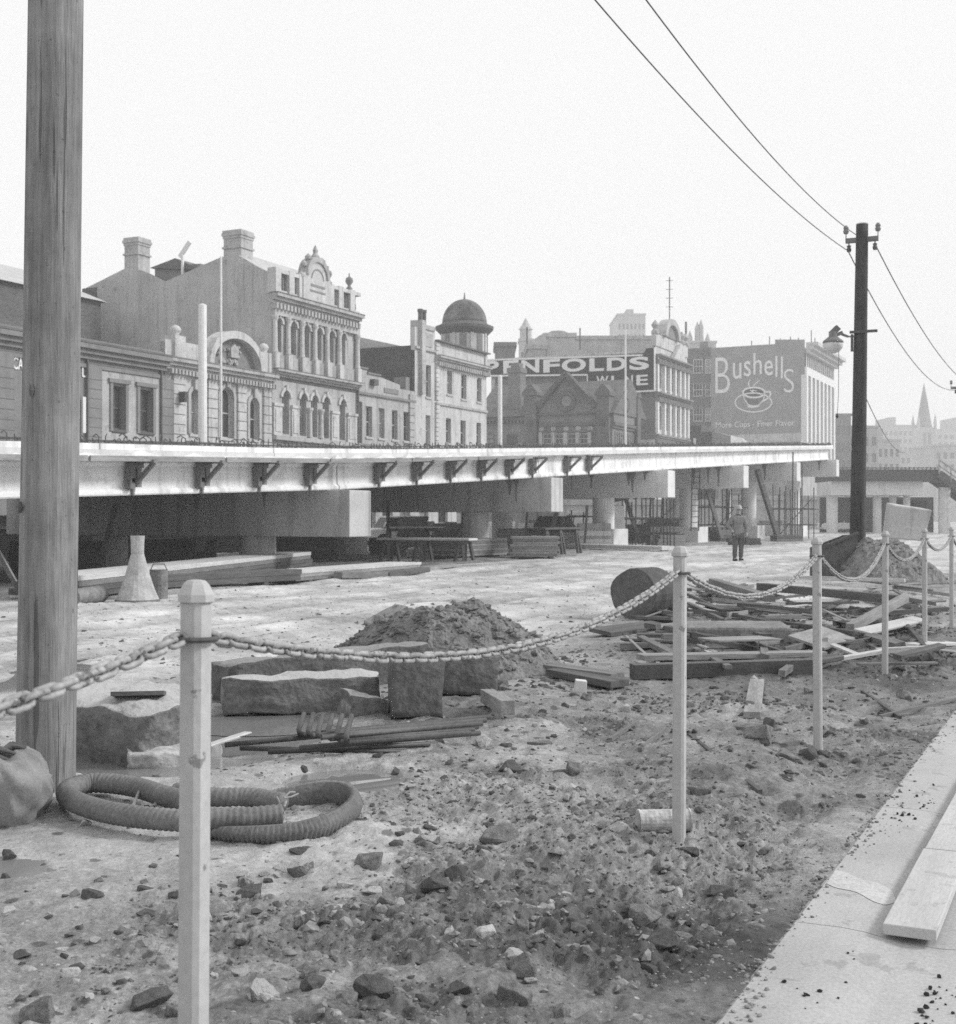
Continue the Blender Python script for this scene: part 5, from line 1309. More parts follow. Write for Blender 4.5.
# boulder by the near pole
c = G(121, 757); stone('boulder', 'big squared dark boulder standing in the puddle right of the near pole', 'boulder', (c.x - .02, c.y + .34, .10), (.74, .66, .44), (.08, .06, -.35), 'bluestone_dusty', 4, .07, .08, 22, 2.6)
c = G(125, 700, .35); b = MB(); b.beam((-.15, 0, 0), (.15, .05, .0), .22, .025, roll=.15); o = b.build('wood_scrap', M['timber_dark'], loc=(c.x+.0, c.y + .28, .345)); tag(o, 'dark scrap of board lying on top of the squared boulder', 'board')
# two long kerbstones and blocks round the heap
pa, pb_ = G(224, 712), G(372, 707); m_ = (pa + pb_)/2
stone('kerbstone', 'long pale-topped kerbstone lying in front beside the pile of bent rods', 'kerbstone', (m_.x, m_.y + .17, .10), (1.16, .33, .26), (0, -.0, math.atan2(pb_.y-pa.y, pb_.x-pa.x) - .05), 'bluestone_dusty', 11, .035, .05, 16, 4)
pa, pb_ = G(196, 712), G(408, 682); m_ = (pa + pb_)/2
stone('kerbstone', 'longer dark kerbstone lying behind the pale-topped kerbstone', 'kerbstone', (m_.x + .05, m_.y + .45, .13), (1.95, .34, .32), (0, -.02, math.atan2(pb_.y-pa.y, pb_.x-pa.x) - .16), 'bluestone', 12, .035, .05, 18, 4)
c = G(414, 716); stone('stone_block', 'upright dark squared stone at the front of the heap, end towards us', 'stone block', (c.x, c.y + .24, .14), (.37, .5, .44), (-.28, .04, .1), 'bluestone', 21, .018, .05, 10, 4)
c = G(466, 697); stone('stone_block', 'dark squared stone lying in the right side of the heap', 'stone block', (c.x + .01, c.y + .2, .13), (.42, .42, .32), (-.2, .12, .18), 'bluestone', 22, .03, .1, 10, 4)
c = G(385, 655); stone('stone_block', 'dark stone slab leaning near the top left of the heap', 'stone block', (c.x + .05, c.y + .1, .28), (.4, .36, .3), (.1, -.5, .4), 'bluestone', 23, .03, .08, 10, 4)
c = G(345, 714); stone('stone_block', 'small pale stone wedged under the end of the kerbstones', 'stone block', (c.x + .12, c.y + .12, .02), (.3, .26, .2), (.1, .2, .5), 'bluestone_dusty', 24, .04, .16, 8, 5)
c = G(150, 757); stone('stone_block', 'pale crumbly lump in the puddle behind the nearest post', 'stone block', (c.x + .02, c.y, -.02), (.34, .2, .16), (.1, .1, .3), 'stone_pale', 25, .04, .15, 8, 5)
# dirt heap
def heap(label, c, rx, ry, h, seed, mat, n=120, clod=260, name='dirt_heap', skew=0.0):
    xs = np.linspace(-1, 1, n); X, Y = np.meshgrid(xs, xs); Rr = np.sqrt(X*X + Y*Y)
    ang = np.arctan2(Y, X); rim = 1 + .22*(vnoise(np.cos(ang)*2 + 5 + seed, np.sin(ang)*2 + 5, seed) - .5)*2
    q = np.clip(1 - Rr/rim, 0, 1); prof = np.sin(np.clip(q*1.25, 0, 1)*math.pi/2)**1.5
    Z = h*(prof/ (1.0)) * (1 + skew*X) + np.where(q > 0, 1, .0)*(.34*h*fbm(X*rx + seed, Y*ry, 1.7, 5, seed, .6)*2 + .035*fbm(X*rx, Y*ry, 12, 3, seed+3, .65)*2)*np.clip(q*6, 0, 1) - .14*(q <= .02)
    gx = c[0] + X*rx; gy = c[1] + Y*ry; G0 = ground_h(gx, gy)
    V = np.stack([X*rx, Y*ry, Z + np.minimum(G0, .02) + .0], -1).reshape(-1, 3)
    b = MB(); b.v = [tuple(v) for v in V]; b.f = [(i*n+j, i*n+j+1, (i+1)*n+j+1, (i+1)*n+j) for i in range(n-1) for j in range(n-1)]
    rg = random.Random(seed)
    for k in range(clod):
        i = rg.randrange(n*n); v = V[i]
        if q.ravel()[i] < .08: continue
        s = rg.choice([.008, .012, .018, .025, .035, .055]); b.add(hull_verts(rg, s, (v[0], v[1], v[2])), HULLF)
    o = b.build(name, M[mat], smooth=False, loc=(c[0], c[1], 0)); tag(o, label, 'dirt heap'); return o
ICO_V = []
_ph = (1 + 5**.5)/2
ICO_V = [Vector(v).normalized() for v in ((-1,_ph,0),(1,_ph,0),(-1,-_ph,0),(1,-_ph,0),(0,-1,_ph),(0,1,_ph),(0,-1,-_ph),(0,1,-_ph),(_ph,0,-1),(_ph,0,1),(-_ph,0,-1),(-_ph,0,1))]
HULLF = [(0,11,5),(0,5,1),(0,1,7),(0,7,10),(0,10,11),(1,5,9),(5,11,4),(11,10,2),(10,7,6),(7,1,8),(3,9,4),(3,4,2),(3,2,6),(3,6,8),(3,8,9),(4,9,5),(2,4,11),(6,2,10),(8,6,7),(9,8,1)]
OLD = [(0, 2, 4), (2, 1, 4), (1, 3, 4), (3, 0, 4), (2, 0, 5), (1, 2, 5), (3, 1, 5), (0, 3, 5)]
def hull_verts(rg, s, c):
    a = rg.uniform(0, 6.28); ca, sa = math.cos(a), math.sin(a); t = rg.uniform(-.6, .6); ct, st2 = math.cos(t), math.sin(t)
    sx, sy, sz2 = rg.uniform(.8, 1.35), rg.uniform(.6, 1.05), rg.uniform(.4, .8); out = []
    for v in ICO_V:
        k = rg.uniform(.68, 1.2); x, y, z = v.x*sx*k, v.y*sy*k, v.z*sz2*k
        x, z = x*ct - z*st2, x*st2 + z*ct
        out.append((c[0] + s*(x*ca - y*sa), c[1] + s*(x*sa + y*ca), c[2] + s*z))
    return out
M['heap'] = mk('heap_soil', 0.18, 0.4, 5, 0.95, 0.8, 36, fine=0.35, bdist=.03)
M['heap_pale'] = mk('heap_rubble', 0.2, 0.4, 4, 0.95, 0.8, 30, fine=0.35, bdist=.03)
c = G(445, 672); heap('low heap of dark crumbled earth with squared stones stuck in its front', (c.x - .08, c.y + .30), 1.2, 1.1, .52, 3, 'heap', clod=2600)
c = G(900, 582); heap('rubble mound under the leaning concrete block behind the right chain posts', (c.x + .1, c.y + 1.2), 1.35, 2.0, .85, 5, 'heap_pale', 90, 900)
b = MB()
for i, (px, hw, hh, ty) in enumerate(((905, 0, 0, 0),)):
    b.add([(-.36, -.3, 0), (.30, -.3, 0), (.30, .4, 0), (-.36, .4, 0), (-.33, -.26, .66), (.40, -.26, .62), (.40, .45, .62), (-.33, .45, .68)], [(0,3,2,1),(4,5,6,7),(0,1,5,4),(1,2,6,5),(2,3,7,6),(3,0,4,7)])
c = P(905, 534, 25.5); o = b.build('concrete_block', M['concrete'], bevel=.03, loc=(c.x, c.y, c.z - .1), rot=(.05, .08, -.1)); tag(o, 'large pale concrete block tilted on top of the rubble mound at right', 'concrete block')

# loose stones: a few one can name, then repeats
def hull_mesh(seed, n=15, sq=1.0):
    rg = random.Random(seed); bm = bmesh.new()
    for k in range(n):
        v = Vector((rg.gauss(0, 1), rg.gauss(0, 1), rg.gauss(0, 1))).normalized(); m = max(abs(v.x), abs(v.y), abs(v.z))
        v = v.lerp(v/m, sq*.75); bm.verts.new((v.x*.5, v.y*.42*rg.uniform(.85, 1.1), v.z*.3))
    r_ = bmesh.ops.convex_hull(bm, input=bm.verts[:]); bmesh.ops.delete(bm, geom=[g for g in r_['geom_interior'] if isinstance(g, bmesh.types.BMVert)], context='VERTS')
    bmesh.ops.bevel(bm, geom=bm.edges[:], offset=.02, segments=1, affect='EDGES', profile=.5)
    bmesh.ops.triangulate(bm, faces=bm.faces[:]); bmesh.ops.subdivide_edges(bm, edges=bm.edges[:], cuts=2, use_grid_fill=True)
    for v in bm.verts: v.co += v.co.normalized()*.03*mnoise.noise(v.co*4.5 + Vector((seed, 0, 0))) + v.co.normalized()*.022*mnoise.noise(v.co*13 + Vector((seed, 9, 0)))
    me = bpy.data.meshes.new('stone'); bm.to_mesh(me); bm.free(); return me
HM = {}
def stone_at(px, py, wpx, mat, hr=.6, label='', name='stone', cat='stone', group=None, seed=None, flat=False):
    p = on(G(px, py)); t = p.y; wd = wpx*t/F; sd = seed if seed is not None else rnd.randrange(10); key = (sd, mat)
    if key not in HM: me = hull_mesh(sd + (100 if flat else 0)); me.materials.append(M[mat]); HM[key] = me
    s = wd; hz_ = wd*hr
    o = place(HM[key], name, None, (p.x, p.y + wd*.2, p.z + hz_*.10), (rnd.uniform(-.25, .25), rnd.uniform(-.25, .25), rnd.uniform(0, 6.3)), (s, s*rnd.uniform(.8, 1.1), hz_*1.6)); tag(o, label, cat, group); return o
named = [
 (508, 768, 22, 'stone_dark', 1.0, 'round dark stone on the wet mud beyond the rubble'), (574, 786, 26, 'stone_pale', .6, 'pale flat stone beside a dark one on the trodden mud'),
 (563, 770, 28, 'stone_dark', .5, 'dark flat stone just behind the pale flat stone'), (700, 798, 26, 'stone', .7, 'grey stone just right of the foot of the second post'),
 (648, 916, 44, 'stone', .8, 'pale-topped grey stone, largest near the lower right'), (676, 886, 17, 'stone_pale', 1.0, 'small pale cube-like stone below the second post'),
 (663, 943, 46, 'stone_dark', .45, 'dark flat shard pointing at the footpath'), (437, 893, 32, 'stone_dark', .7, 'dark angular stone in the middle of the near rubble'),
 (456, 882, 26, 'stone_dark', .8, 'dark angular stone leaning on its neighbour in the near rubble'), (388, 910, 24, 'stone', 1.2, 'upright grey pointed stone in the near rubble'),
 (372, 890, 20, 'stone_pale', .6, 'pale broken brick left of the dark angular stones'), (345, 885, 18, 'stone_pale', .5, 'small pale chip left of the pale broken brick'),
 (520, 976, 34, 'stone', 1.0, 'grey pointed stone at the bottom middle'), (300, 848, 24, 'stone_dark', .4, 'dark flat stone in front of the coiled hose'),
 (92, 893, 26, 'stone_dark', .4, 'dark flat stone at the lower left'), (8, 850, 20, 'stone_dark', .8, 'dark stone below the sack at the left edge'), (84, 823, 14, 'stone_pale', .8, 'pale chip beside the foot of the near pole'),
 (270, 998, 36, 'stone', .7, 'grey stone at the bottom right of the nearest post'), (500, 842, 40, 'stone', .7, 'brown lump of stones beyond the near rubble'), (690, 852, 20, 'stone_dark', .5, 'dark chip below the lying can'),
 (398, 778, 12, 'stone_dark', .8, 'dark pebble on the wet mud right of the puddle'), (760, 742, 40, 'stone', .5, 'grey clump of rubble left of the third post'), (790, 757, 30, 'stone', .7, 'grey clump of rubble right of the third post base'),
 (905, 695, 22, 'stone', .8, 'grey stone beside the footpath edge under the fourth post'), (760, 660, 18, 'stone_pale', .6, 'pale stone among the timbers left of the third post'), (35, 1012, 40, 'stone', .7, 'grey stone in the bottom left corner'),
 (150, 1003, 50, 'stone_dark', .5, 'dark clod left of the nearest post foot'), (565, 706, 12, 'stone_dark', .9, 'small dark stone beyond the bent rods'), (500, 686, 20, 'stone', .7, 'stone at the right foot of the dirt heap'), (540, 744, 26, 'stone', .4, 'flat grey stone right of the timber offcut')]
for px, py, w, mat, hr, lb in named: stone_at(px, py, w, mat, hr, lb)
grp = {'stone': 'grey stone lying loose on the muddy ground', 'stone_dark': 'dark stone lying loose on the muddy ground', 'stone_pale': 'pale stone lying loose on the muddy ground', 'bluestone_dusty': 'dusty grey stone lying loose on the muddy ground'}
rs_ = random.Random(99); cnt = 0
while cnt < 240:
    if cnt < 120: px, py = rs_.uniform(5, 800), rs_.uniform(850, 1020)
    elif cnt < 190: px, py = rs_.uniform(330, 900), rs_.uniform(690, 850)
    else: px, py = rs_.uniform(560, 950), rs_.uniform(610, 760)
    p = G(px, py); u_, w_ = uw(p)
    if w_ < 1.25: continue
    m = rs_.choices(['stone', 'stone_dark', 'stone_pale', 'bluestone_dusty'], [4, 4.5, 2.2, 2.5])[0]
    sz_ = (rs_.paretovariate(2.0)*.03) * 1.0
    if sz_ > .12: sz_ = .12
    stone_at(px, py, sz_*F/p.y, m, rs_.uniform(.4, .95), grp[m], group='small %s stones scattered over the mud' % {'stone': 'grey', 'stone_dark': 'dark', 'stone_pale': 'pale', 'bluestone_dusty': 'dusty'}[m])
    cnt += 1
# crumbs of soil and gravel nobody could count
def gravel(name, n, mat, seed, smin, smax, region, clump=True):
    rg = random.Random(seed); b = MB(); k = 0
    while k < n:
        x, y = region(rg); w = -(x*CD - y*SD)
        if w < 1.0: continue
        if clump and rg.random() > float(smooth(-0.04, 0.13, fbm(np.array([x]), np.array([y]), 1.1, 3, 25))[0]) * .92 + .08: continue
        s = min(smin*rg.paretovariate(2.0), smax); b.add(hull_verts(rg, s, (x, y, 0)), HULLF); k += 1
    V = np.array(b.v); nb = 12; cx = V.reshape(-1, nb, 3)[:, :, :2].mean(1); h = np.repeat(ground_h(cx[:, 0], cx[:, 1]), nb); V[:, 2] += h - np.repeat((V.reshape(-1, nb, 3)[:, :, 2].max(1)) * .35, nb); b.v = [tuple(v) for v in V]
    o = b.build(name, M[mat]); tag(o, kind='stuff'); return o
M['clod_mid'] = mk('soil_clods', 0.21, 0.45, 3, 0.95, 0.5, 40, fine=0.3); M['clod'] = mk('dark_clods', 0.09, 0.5, 3, 0.95, 0.5, 40, fine=0.3); M['clod_pale'] = mk('pale_gravel', 0.3, 0.4, 3, 0.9, 0.4, 40, fine=0.3)
def reg_near(rg):
    y = 3.3*math.exp(rg.uniform(0, 1.25)); w = rg.choice([rg.uniform(1.05, 3.6), rg.uniform(1.05, 3.2), rg.uniform(1.2, 5.5)]); return ((SD*y - w)/CD, y)
def reg_mud(rg):
    y = 7*math.exp(rg.uniform(0, 1.7)); a = rg.uniform(-.42, .36); return (a*y, y)
gravel('soil_clods', 4200, 'clod', 1, .005, .034, reg_near); gravel('wet_clods', 6000, 'clod_mid', 8, .005, .036, reg_near); gravel('gravel', 1800, 'clod_pale', 2, .004, .026, reg_near, False); gravel('mud_pebbles', 6500, 'clod', 3, .008, .045, reg_mud, False)
def reg_debris(rg): y = rg.uniform(9.5, 21); w = rg.uniform(1.2, 5.2); return ((SD*y - w)/CD, y)
gravel('debris_crumbs', 3000, 'clod', 4, .012, .07, reg_debris)
def path_crumbs():
    rg = random.Random(6); b = MB()
    for px, py, n, sp in ((905, 955, 40, 16), (900, 985, 45, 22), (885, 1010, 40, 20), (925, 930, 26, 7), (945, 900, 20, 5), (870, 975, 8, 26), (862, 830, 5, 12), (905, 815, 5, 8), (925, 800, 8, 8), (935, 858, 6, 8), (800, 1000, 3, 14), (935, 1000, 12, 20)):
        for k in range(int(n*2.4)):
            p = G(px + rg.gauss(0, sp), py + rg.gauss(0, sp*.7), 0); u_, w_ = uw(p)
            if w_ > .9 or .47 < w_ < .69: continue
            s = min(.0035*rg.paretovariate(1.6), .0105); b.add(hull_verts(rg, s, (p.x, p.y, path_z(w_) + s*.4)), HULLF)
    o = b.build('path_crumbs', M['crumbs']); tag(o, kind='stuff')
path_crumbs()
def edge_soil():
    rg = random.Random(16); b = MB()
    for k in range(1500):
        u_ = 3.2*math.exp(rg.uniform(0, 1.9)); w_ = .985 - abs(rg.gauss(0, .035))*(1 + 1.2*max(0, math.sin(u_*2.3))) + rg.uniform(-.01, .05)
        p = RW(u_, w_); s = min(.003*rg.paretovariate(1.6), .012); b.add(hull_verts(rg, s, (p.x, p.y, (path_z(w_) if w_ < .97 else -.012) + s*.3)), HULLF)
    o = b.build('edge_soil', M['clod_mid']); tag(o, kind='stuff')
edge_soil()

# ------------------------------------------------------------------ things lying near the camera
def sack():
    c = G(12, 822); r = thing('cement_sack', 'bulging dirty sack leaning on the foot of the near pole', 'sack', (c.x - .11, c.y + .04, -.04)); r.scale = (.74, .74, .82)
    bm = bmesh.new(); bmesh.ops.create_icosphere(bm, subdivisions=5, radius=1)
    for v in bm.verts:
        p = v.co.copy(); e = 3.0; q = (abs(p.x)**e + abs(p.y)**e + abs(p.z)**e)**(1/e); p /= q
        p = Vector((p.x*.27, p.y*.26, p.z*.20)); p.x *= 1 - .5*max(0, p.z)/.2*.5; n = mnoise.noise(p*6)*.016 + mnoise.noise(p*16 + Vector((4, 0, 0)))*.004 + .012*abs(math.sin(p.x*30 + p.z*22 + 3*mnoise.noise(p*5)))
        rd = 1 - abs(mnoise.noise(Vector((math.atan2(p.y, p.x)*1.6, p.z*3, 7)))); n += .05*(rd**3 - .5) + .03*(1 - abs(mnoise.noise(p*6 + Vector((0, 9, 0)))))**4
        q2 = p - Vector((.10, .08, .2)); th = math.atan2(q2.y, q2.x); n += .022*math.sin(8*th + 3*mnoise.noise(p*4))*math.exp(-q2.length/.16)*min(1, q2.length/.06)
        v.co = p + p.normalized()*n
    me = bpy.data.meshes.new('sack_body'); bm.to_mesh(me); bm.free(); me.materials.append(M['sack']); me.polygons.foreach_set('use_smooth', [True]*len(me.polygons))
    place(me, 'body', r, (0, .2, .17), (.0, -.28, .2))
    b = MB(); rg = random.Random(4)
    for k in range(9):
        a = rg.uniform(-.5, .5); z = .36 + rg.uniform(-.02, .05); b.tube([(-.16 + .2*a, .12, z - .06), (.0 + .1*a, .2 + .2*a, z + .03), (.1 + .06*a, .22 + .1*a, z - .0 + .05*a)], [.02, .026, .008], 6)
    b.build('tied_neck', M['timber_dark'], r, smooth=True)
sack()
def hose():
    r = thing('ribbed_hose', 'thick ribbed hose coiled on the wet ground behind the nearest post', 'hose', tuple(G(200, 800)))
    o0 = Vector(r.location)
    def path(pts, rad, name, rib=.028, flat=1.0):
        q = []
        P_ = [Vector(p) for p in pts]; P_ = [P_[0]*2 - P_[1]] + P_ + [P_[-1]*2 - P_[-2]]
        for i in range(1, len(P_) - 2):
            for k in range(40):
                t = k/40; a, b_, c, d = P_[i-1], P_[i], P_[i+1], P_[i+2]
                q.append(.5*((2*b_) + (-a + c)*t + (2*a - 5*b_ + 4*c - d)*t*t + (-a + 3*b_ - 3*c + d)*t**3))
        L_ = 0; fin = [q[0]]; st_ = rib/4
        for i in range(1, len(q)):
            seg = (q[i] - fin[-1]).length
            while seg >= st_: fin.append(fin[-1] + (q[i] - fin[-1]).normalized()*st_); seg = (q[i] - fin[-1]).length
        rs = [rad*(1 + .055*math.sin(2*math.pi*i/4)) for i in range(len(fin))]
        b = MB(); b.tube([v - o0 for v in fin], rs, 16); return b.build(name, M['rubber'], r, smooth=True)
    g = lambda px, py, z=.06: Vector((G(px, py, z).x, G(px, py, z).y, z))
    path([g(282, 815, .065), g(235, 819), g(175, 820), (g(112, 813)), g(74, 801), g(68, 790, .06), g(92, 783), g(130, 786), g(165, 796), g(195, 804)], .049, 'hose_coil')
    path([g(176, 792, .06), g(215, 797), g(250, 797), g(285, 803, .05)], .045, 'hose_coil')
    # the flattened wider end on the right
    b = MB(); n = 60; pts = [g(205, 832, .0), g(250, 838, .0), g(300, 838, .0), g(338, 828, .0), g(353, 813, .0), g(337, 803, .0), g(300, 804, .0), g(262, 808, .0)]
    q = []; P_ = [pts[0]*2 - pts[1]] + pts + [pts[-1]*2 - pts[-2]]
    for i in range(1, len(P_) - 2):
        for k in range(34):
            t = k/34; a, b_, c, d = P_[i-1:i+3]; q.append(.5*((2*b_) + (-a + c)*t + (2*a - 5*b_ + 4*c - d)*t*t + (-a + 3*b_ - 3*c + d)*t**3))
    vs = []; m = len(q)
    for i, v in enumerate(q):
        t = i/(m-1); hgt = .02 + .085*math.sin(min(1, t*1.25 + .08)*math.pi*.5)*(1 if t < .8 else 1 - (t-.8)*2); rb = .006*math.sin(i*1.9)
        d = (q[min(i+1, m-1)] - q[max(i-1, 0)]).normalized(); nrm = Vector((d.y, -d.x, 0))
        v = v - o0
        vs += [v + nrm*(.02+rb) + Vector((0, 0, -.02)), v + nrm*(.045+rb) + Vector((0, 0, hgt*.5)), v + nrm*(.02+rb) + Vector((0, 0, hgt)), v - nrm*.01 + Vector((0, 0, hgt*.97)), v + nrm*.01 + Vector((0, 0, hgt*.5)), v - nrm*.02 + Vector((0, 0, -.02))]
    fs = [(i*6+k, i*6+(k+1) % 6, (i+1)*6+(k+1) % 6, (i+1)*6+k) for i in range(m-1) for k in range(6)]
    b.add(vs, fs); b.build('split_end', M['rubber'], r, smooth=True)
    b = MB()
    for px, py, dx in ((133, 806, 10), (156, 806, -3)): a = g(px, py, .02); c = g(px + dx, py - 24, .09); b.tube([a - o0, c - o0], .008, 6)
    b.build('wire_tie', M['timber'], r)
    b = MB(); rg = random.Random(1); c = g(286, 806, .06) - o0
    for k in range(6): a = rg.uniform(0, 6.28); z = rg.uniform(-.05, .07); b.tube([c + Vector((.0, -.06, z)), c + Vector((.03*math.cos(a), -.05 + .03*math.sin(a), z + rg.uniform(-.02, .03))), c + Vector((.06*math.cos(a), -.02 + .04*math.sin(a), z + .01))], .005, 5)
    b.build('rope_binding', M['timber'], r)
hose()
def rods():
    r = thing('bent_rod_bundle', 'bundle of dark hooked reinforcing rods lying by the puddle', 'steel rods', tuple(G(400, 735)))
    o0 = Vector(r.location); g = lambda px, py, z: Vector((G(px, py, z).x, G(px, py, z).y, z)) - o0
    for i in range(6):
        z = .05 + .03*(i % 3); dx = i*9.5; b = MB()
        hook = g(304 + dx, 714 + i*.4, z + .10); bend = g(297 + dx*1.0, 735 + i*1.4, z + .02); 
        end = g(490 - i*4, 717 + i*3.2, z)
        b.tube([hook, bend + (hook - bend)*.25, bend + (hook - bend)*.08 + (end - bend)*.01, bend + (end - bend)*.03, end], .0165, 8); b.build('rod', M['steel'], r, smooth=True)
    for a, c in (((225, 745, .03), (330, 735, .05)), ((268, 752, .02), (430, 744, .03)), ((300, 748, .06), (480, 733, .06)), ((240, 748, .02), (400, 752, .0))):
        b = MB(); b.tube([g(*a), g(*c)], .016, 8); b.build('rod', M['steel'], r, smooth=True)
rods()
def timber(name, label, a, c, w, h, mat, za=None, zc_=None, roll=0.0, group=None, cat='timber', bev=.004, raise_=0.0):
    """a length of timber between two ground points given in the photograph, with real heights"""
    A = G(*a, za) if za is not None else on(G(*a), h/2 + raise_); C = G(*c, zc_) if zc_ is not None else on(G(*c), h/2 + raise_)
    b = MB(); m = (A + C)/2; L_ = (C - A).length; b.box(-L_/2, L_/2, -w/2, w/2, -h/2, h/2)
    d = (C - A).normalized(); o = b.build(name, M[mat], bevel=bev); x = d; y = Vector((0, 0, 1)).cross(x).normalized(); z = x.cross(y)
    if roll: cr, sr = math.cos(roll), math.sin(roll); y, z = y*cr + z*sr, z*cr - y*sr
    o.matrix_world = Matrix(((x.x, y.x, z.x, m.x), (x.y, y.y, z.y, m.y), (x.z, y.z, z.z, m.z), (0, 0, 0, 1))); tag(o, label, cat, group); return o
timber('timber_offcut', 'short pale squared offcut with a dark end at the right tip of the rods', (487, 706), (508, 722), .1, .1, 'timber', raise_=.02)
timber('pale_stake', 'pale stake lying at the puddle edge left of the kerbstones', (196, 742), (248, 726), .06, .05, 'timber_pale', raise_=.02)
timber('long_board', 'dark board lying right of the heap, at the left end of the debris', (555, 676), (620, 684), .24, .06, 'timber_dark', raise_=.02)
timber('wide_board', 'dark plank lying behind the dark board right of the heap', (520, 670), (618, 680), .2, .05, 'timber_mid', raise_=.05)
timber('concrete_lump', 'small pale square lump in front of the dark board', (575, 688), (586, 688), .12, .1, 'concrete_pale', cat='concrete lump')
# footpath planks
for i, (ua, ub, w0, lb) in enumerate(((4.52, 5.62, .578, 'nearer pale plank lying on the footpath, end towards us'), (5.63, 8.6, .572, 'farther pale plank on the footpath beyond the nearer plank'))):
    A = RW(ua, w0, .018); C = RW(ub, w0 - .01*i, .018); b = MB(); L_ = (C - A).length; b.box(-L_/2, L_/2, -.086, .086, -.019, .019); m = (A + C)/2
    o = b.build('plank', M['board_pale'] if 'board_pale' in M else M['timber_pale'], bevel=.004, loc=m, rot=(0, 0, math.atan2(C.y-A.y, C.x-A.x))); tag(o, lb, 'plank', 'planks on the footpath')
def can():
    p = on(G(664, 838), .05); r = thing('tin_can', 'pale ribbed tin can lying at the foot of the second post', 'can', p, .12)
    b = MB(); n = 20; prof = []
    for i in range(n + 1): prof.append((.05*(1 + .012*math.cos(i*math.pi)), -.11 + .22*i/n))
    b.lathe([(.053, -.115), (.053, -.108)] + prof + [(.053, .108), (.053, .115), (.045, .112)], 20); o = b.build('body', M['stone_pale'], r, rot=(0, R(90), 0)); 
    b = MB(); b.lathe([(.046, -.118), (.046, -.116)], 20); b.build('lid', M['stucco'], o)
can()

# ------------------------------------------------------------------ debris field right of the second post
M['stone_mid'] = mk('muddy_concrete', 0.2, 0.35, 3, 0.9, 0.4, 24, fine=0.25)
def log():
    c = G(647, 617); r = thing('log', 'short thick dark log lying with its sawn end towards us', 'log', (c.x, c.y + .35, gh(c.x, c.y + .3)), R(58))
    b = MB(); n = 26; q = 12; vs = []
    for i in range(q + 1):
        for k in range(n):
            a = 2*math.pi*k/n; rr_ = .355*(1 + .07*mnoise.noise(Vector((math.cos(a)*1.5, math.sin(a)*1.5, 2 + i*.06)))); vs.append((-.35 + .75*i/q, rr_*math.cos(a), .34 + rr_*math.sin(a)))
    fs = [(i*n+k, i*n+(k+1) % n, (i+1)*n+(k+1) % n, (i+1)*n+k) for i in range(q) for k in range(n)] + [tuple(q*n + k for k in range(n))]
    b.add(vs, fs); b.build('bark', M['bark'], r, smooth=False)
    b = MB(); b.add([v for v in vs[:n]] , [tuple(range(n))]); b.add([(v[0] - .004, v[1]*.93, .34 + (v[2]-.34)*.93) for v in vs[:n]], [tuple(range(n))]); b.build('sawn_end', M['log_end'], r)
log()
T = timber
T('steel_beam', 'long dark steel channel lying lowest in front of the timber debris', (632, 676), (812, 671), .14, .13, 'steel', raise_=.0, cat='steel beam')
T('squared_timber', 'pale-edged long timber lying on the dark steel channel', (640, 669), (822, 663), .2, .05, 'timber', raise_=.10)
T('broken_plank', 'plank standing on edge left of the second post in the debris', (600, 637), (672, 626), .3, .05, 'timber_dark', raise_=.03, roll=.15)
T('short_plank', 'short pale plank pointing at the camera in front of the debris', (752, 714), (757, 680), .12, .05, 'timber', raise_=.0)
b = MB(); c = on(G(745, 645), .0); b.box(-.58, .58, -.2, .5, -.05, .22); o = b.build('concrete_block', M['stone_mid'], bevel=.03, loc=(c.x - .03, c.y + .3, -.03), rot=(.03, .0, -.06)); tag(o, 'large flat-topped concrete block amid the timber debris', 'concrete block')
T('sheet', 'pale sheet lying on the flat-topped concrete block', (708, 640), (770, 638), .35, .02, 'timber', za=.215, zc_=.205)
T('wide_slab', 'pale flat sheet leaning behind the third post among debris', (806, 652), (838, 640), .4, .03, 'timber', raise_=.1, roll=.3)
T('pale_sheet', 'pale board tilted up between the fourth and fifth posts', (862, 640), (920, 627), .2, .025, 'board_pale', raise_=.12, roll=.2)
T('pale_board', 'thin pale board lying flat below the fifth post', (905, 648), (952, 643), .28, .03, 'timber_pale', raise_=.0)
rg = random.Random(23)
Lb = {'timber_dark': 'dark broken timber in the debris between the second and fourth posts', 'timber_mid': 'grey broken timber in the debris between the second and fourth posts', 'timber': 'weathered plank in the debris between the second and fourth posts', 'timber_pale': 'pale batten in the debris between the second and fourth posts'}
spec = []
for k in range(210):
    px = rg.uniform(640, 930); py = rg.uniform(602, 668) if k < 150 else rg.uniform(588, 620)
    if k % 4 == 0: px = rg.uniform(640, 770)
    ln = rg.uniform(16, 80); ang = rg.gauss(.05, .5); spec.append((px, py, ln, ang))
for px, py, ln, ang in spec:
    m = rg.choices(['timber_dark', 'timber_mid', 'timber', 'timber_pale'], [5.5, 4, 2, .7])[0]
    s = F/G(px, py).y; dx = ln*math.cos(ang)/2; dy = ln*math.sin(ang)*.35/2*1.2
    y1, y2 = max(585, py - dy), max(585, py + dy)
    T('debris_timber', Lb[m], (px - dx, y1), (px + dx, y2), rg.choice([.03, .04, .06, .08, .12]), rg.choice([.015, .025, .04, .06]), m, raise_=rg.uniform(-.01, .10), roll=rg.uniform(-.25, .25), group='timbers strewn through the debris: ' + m.replace('_', ' '))
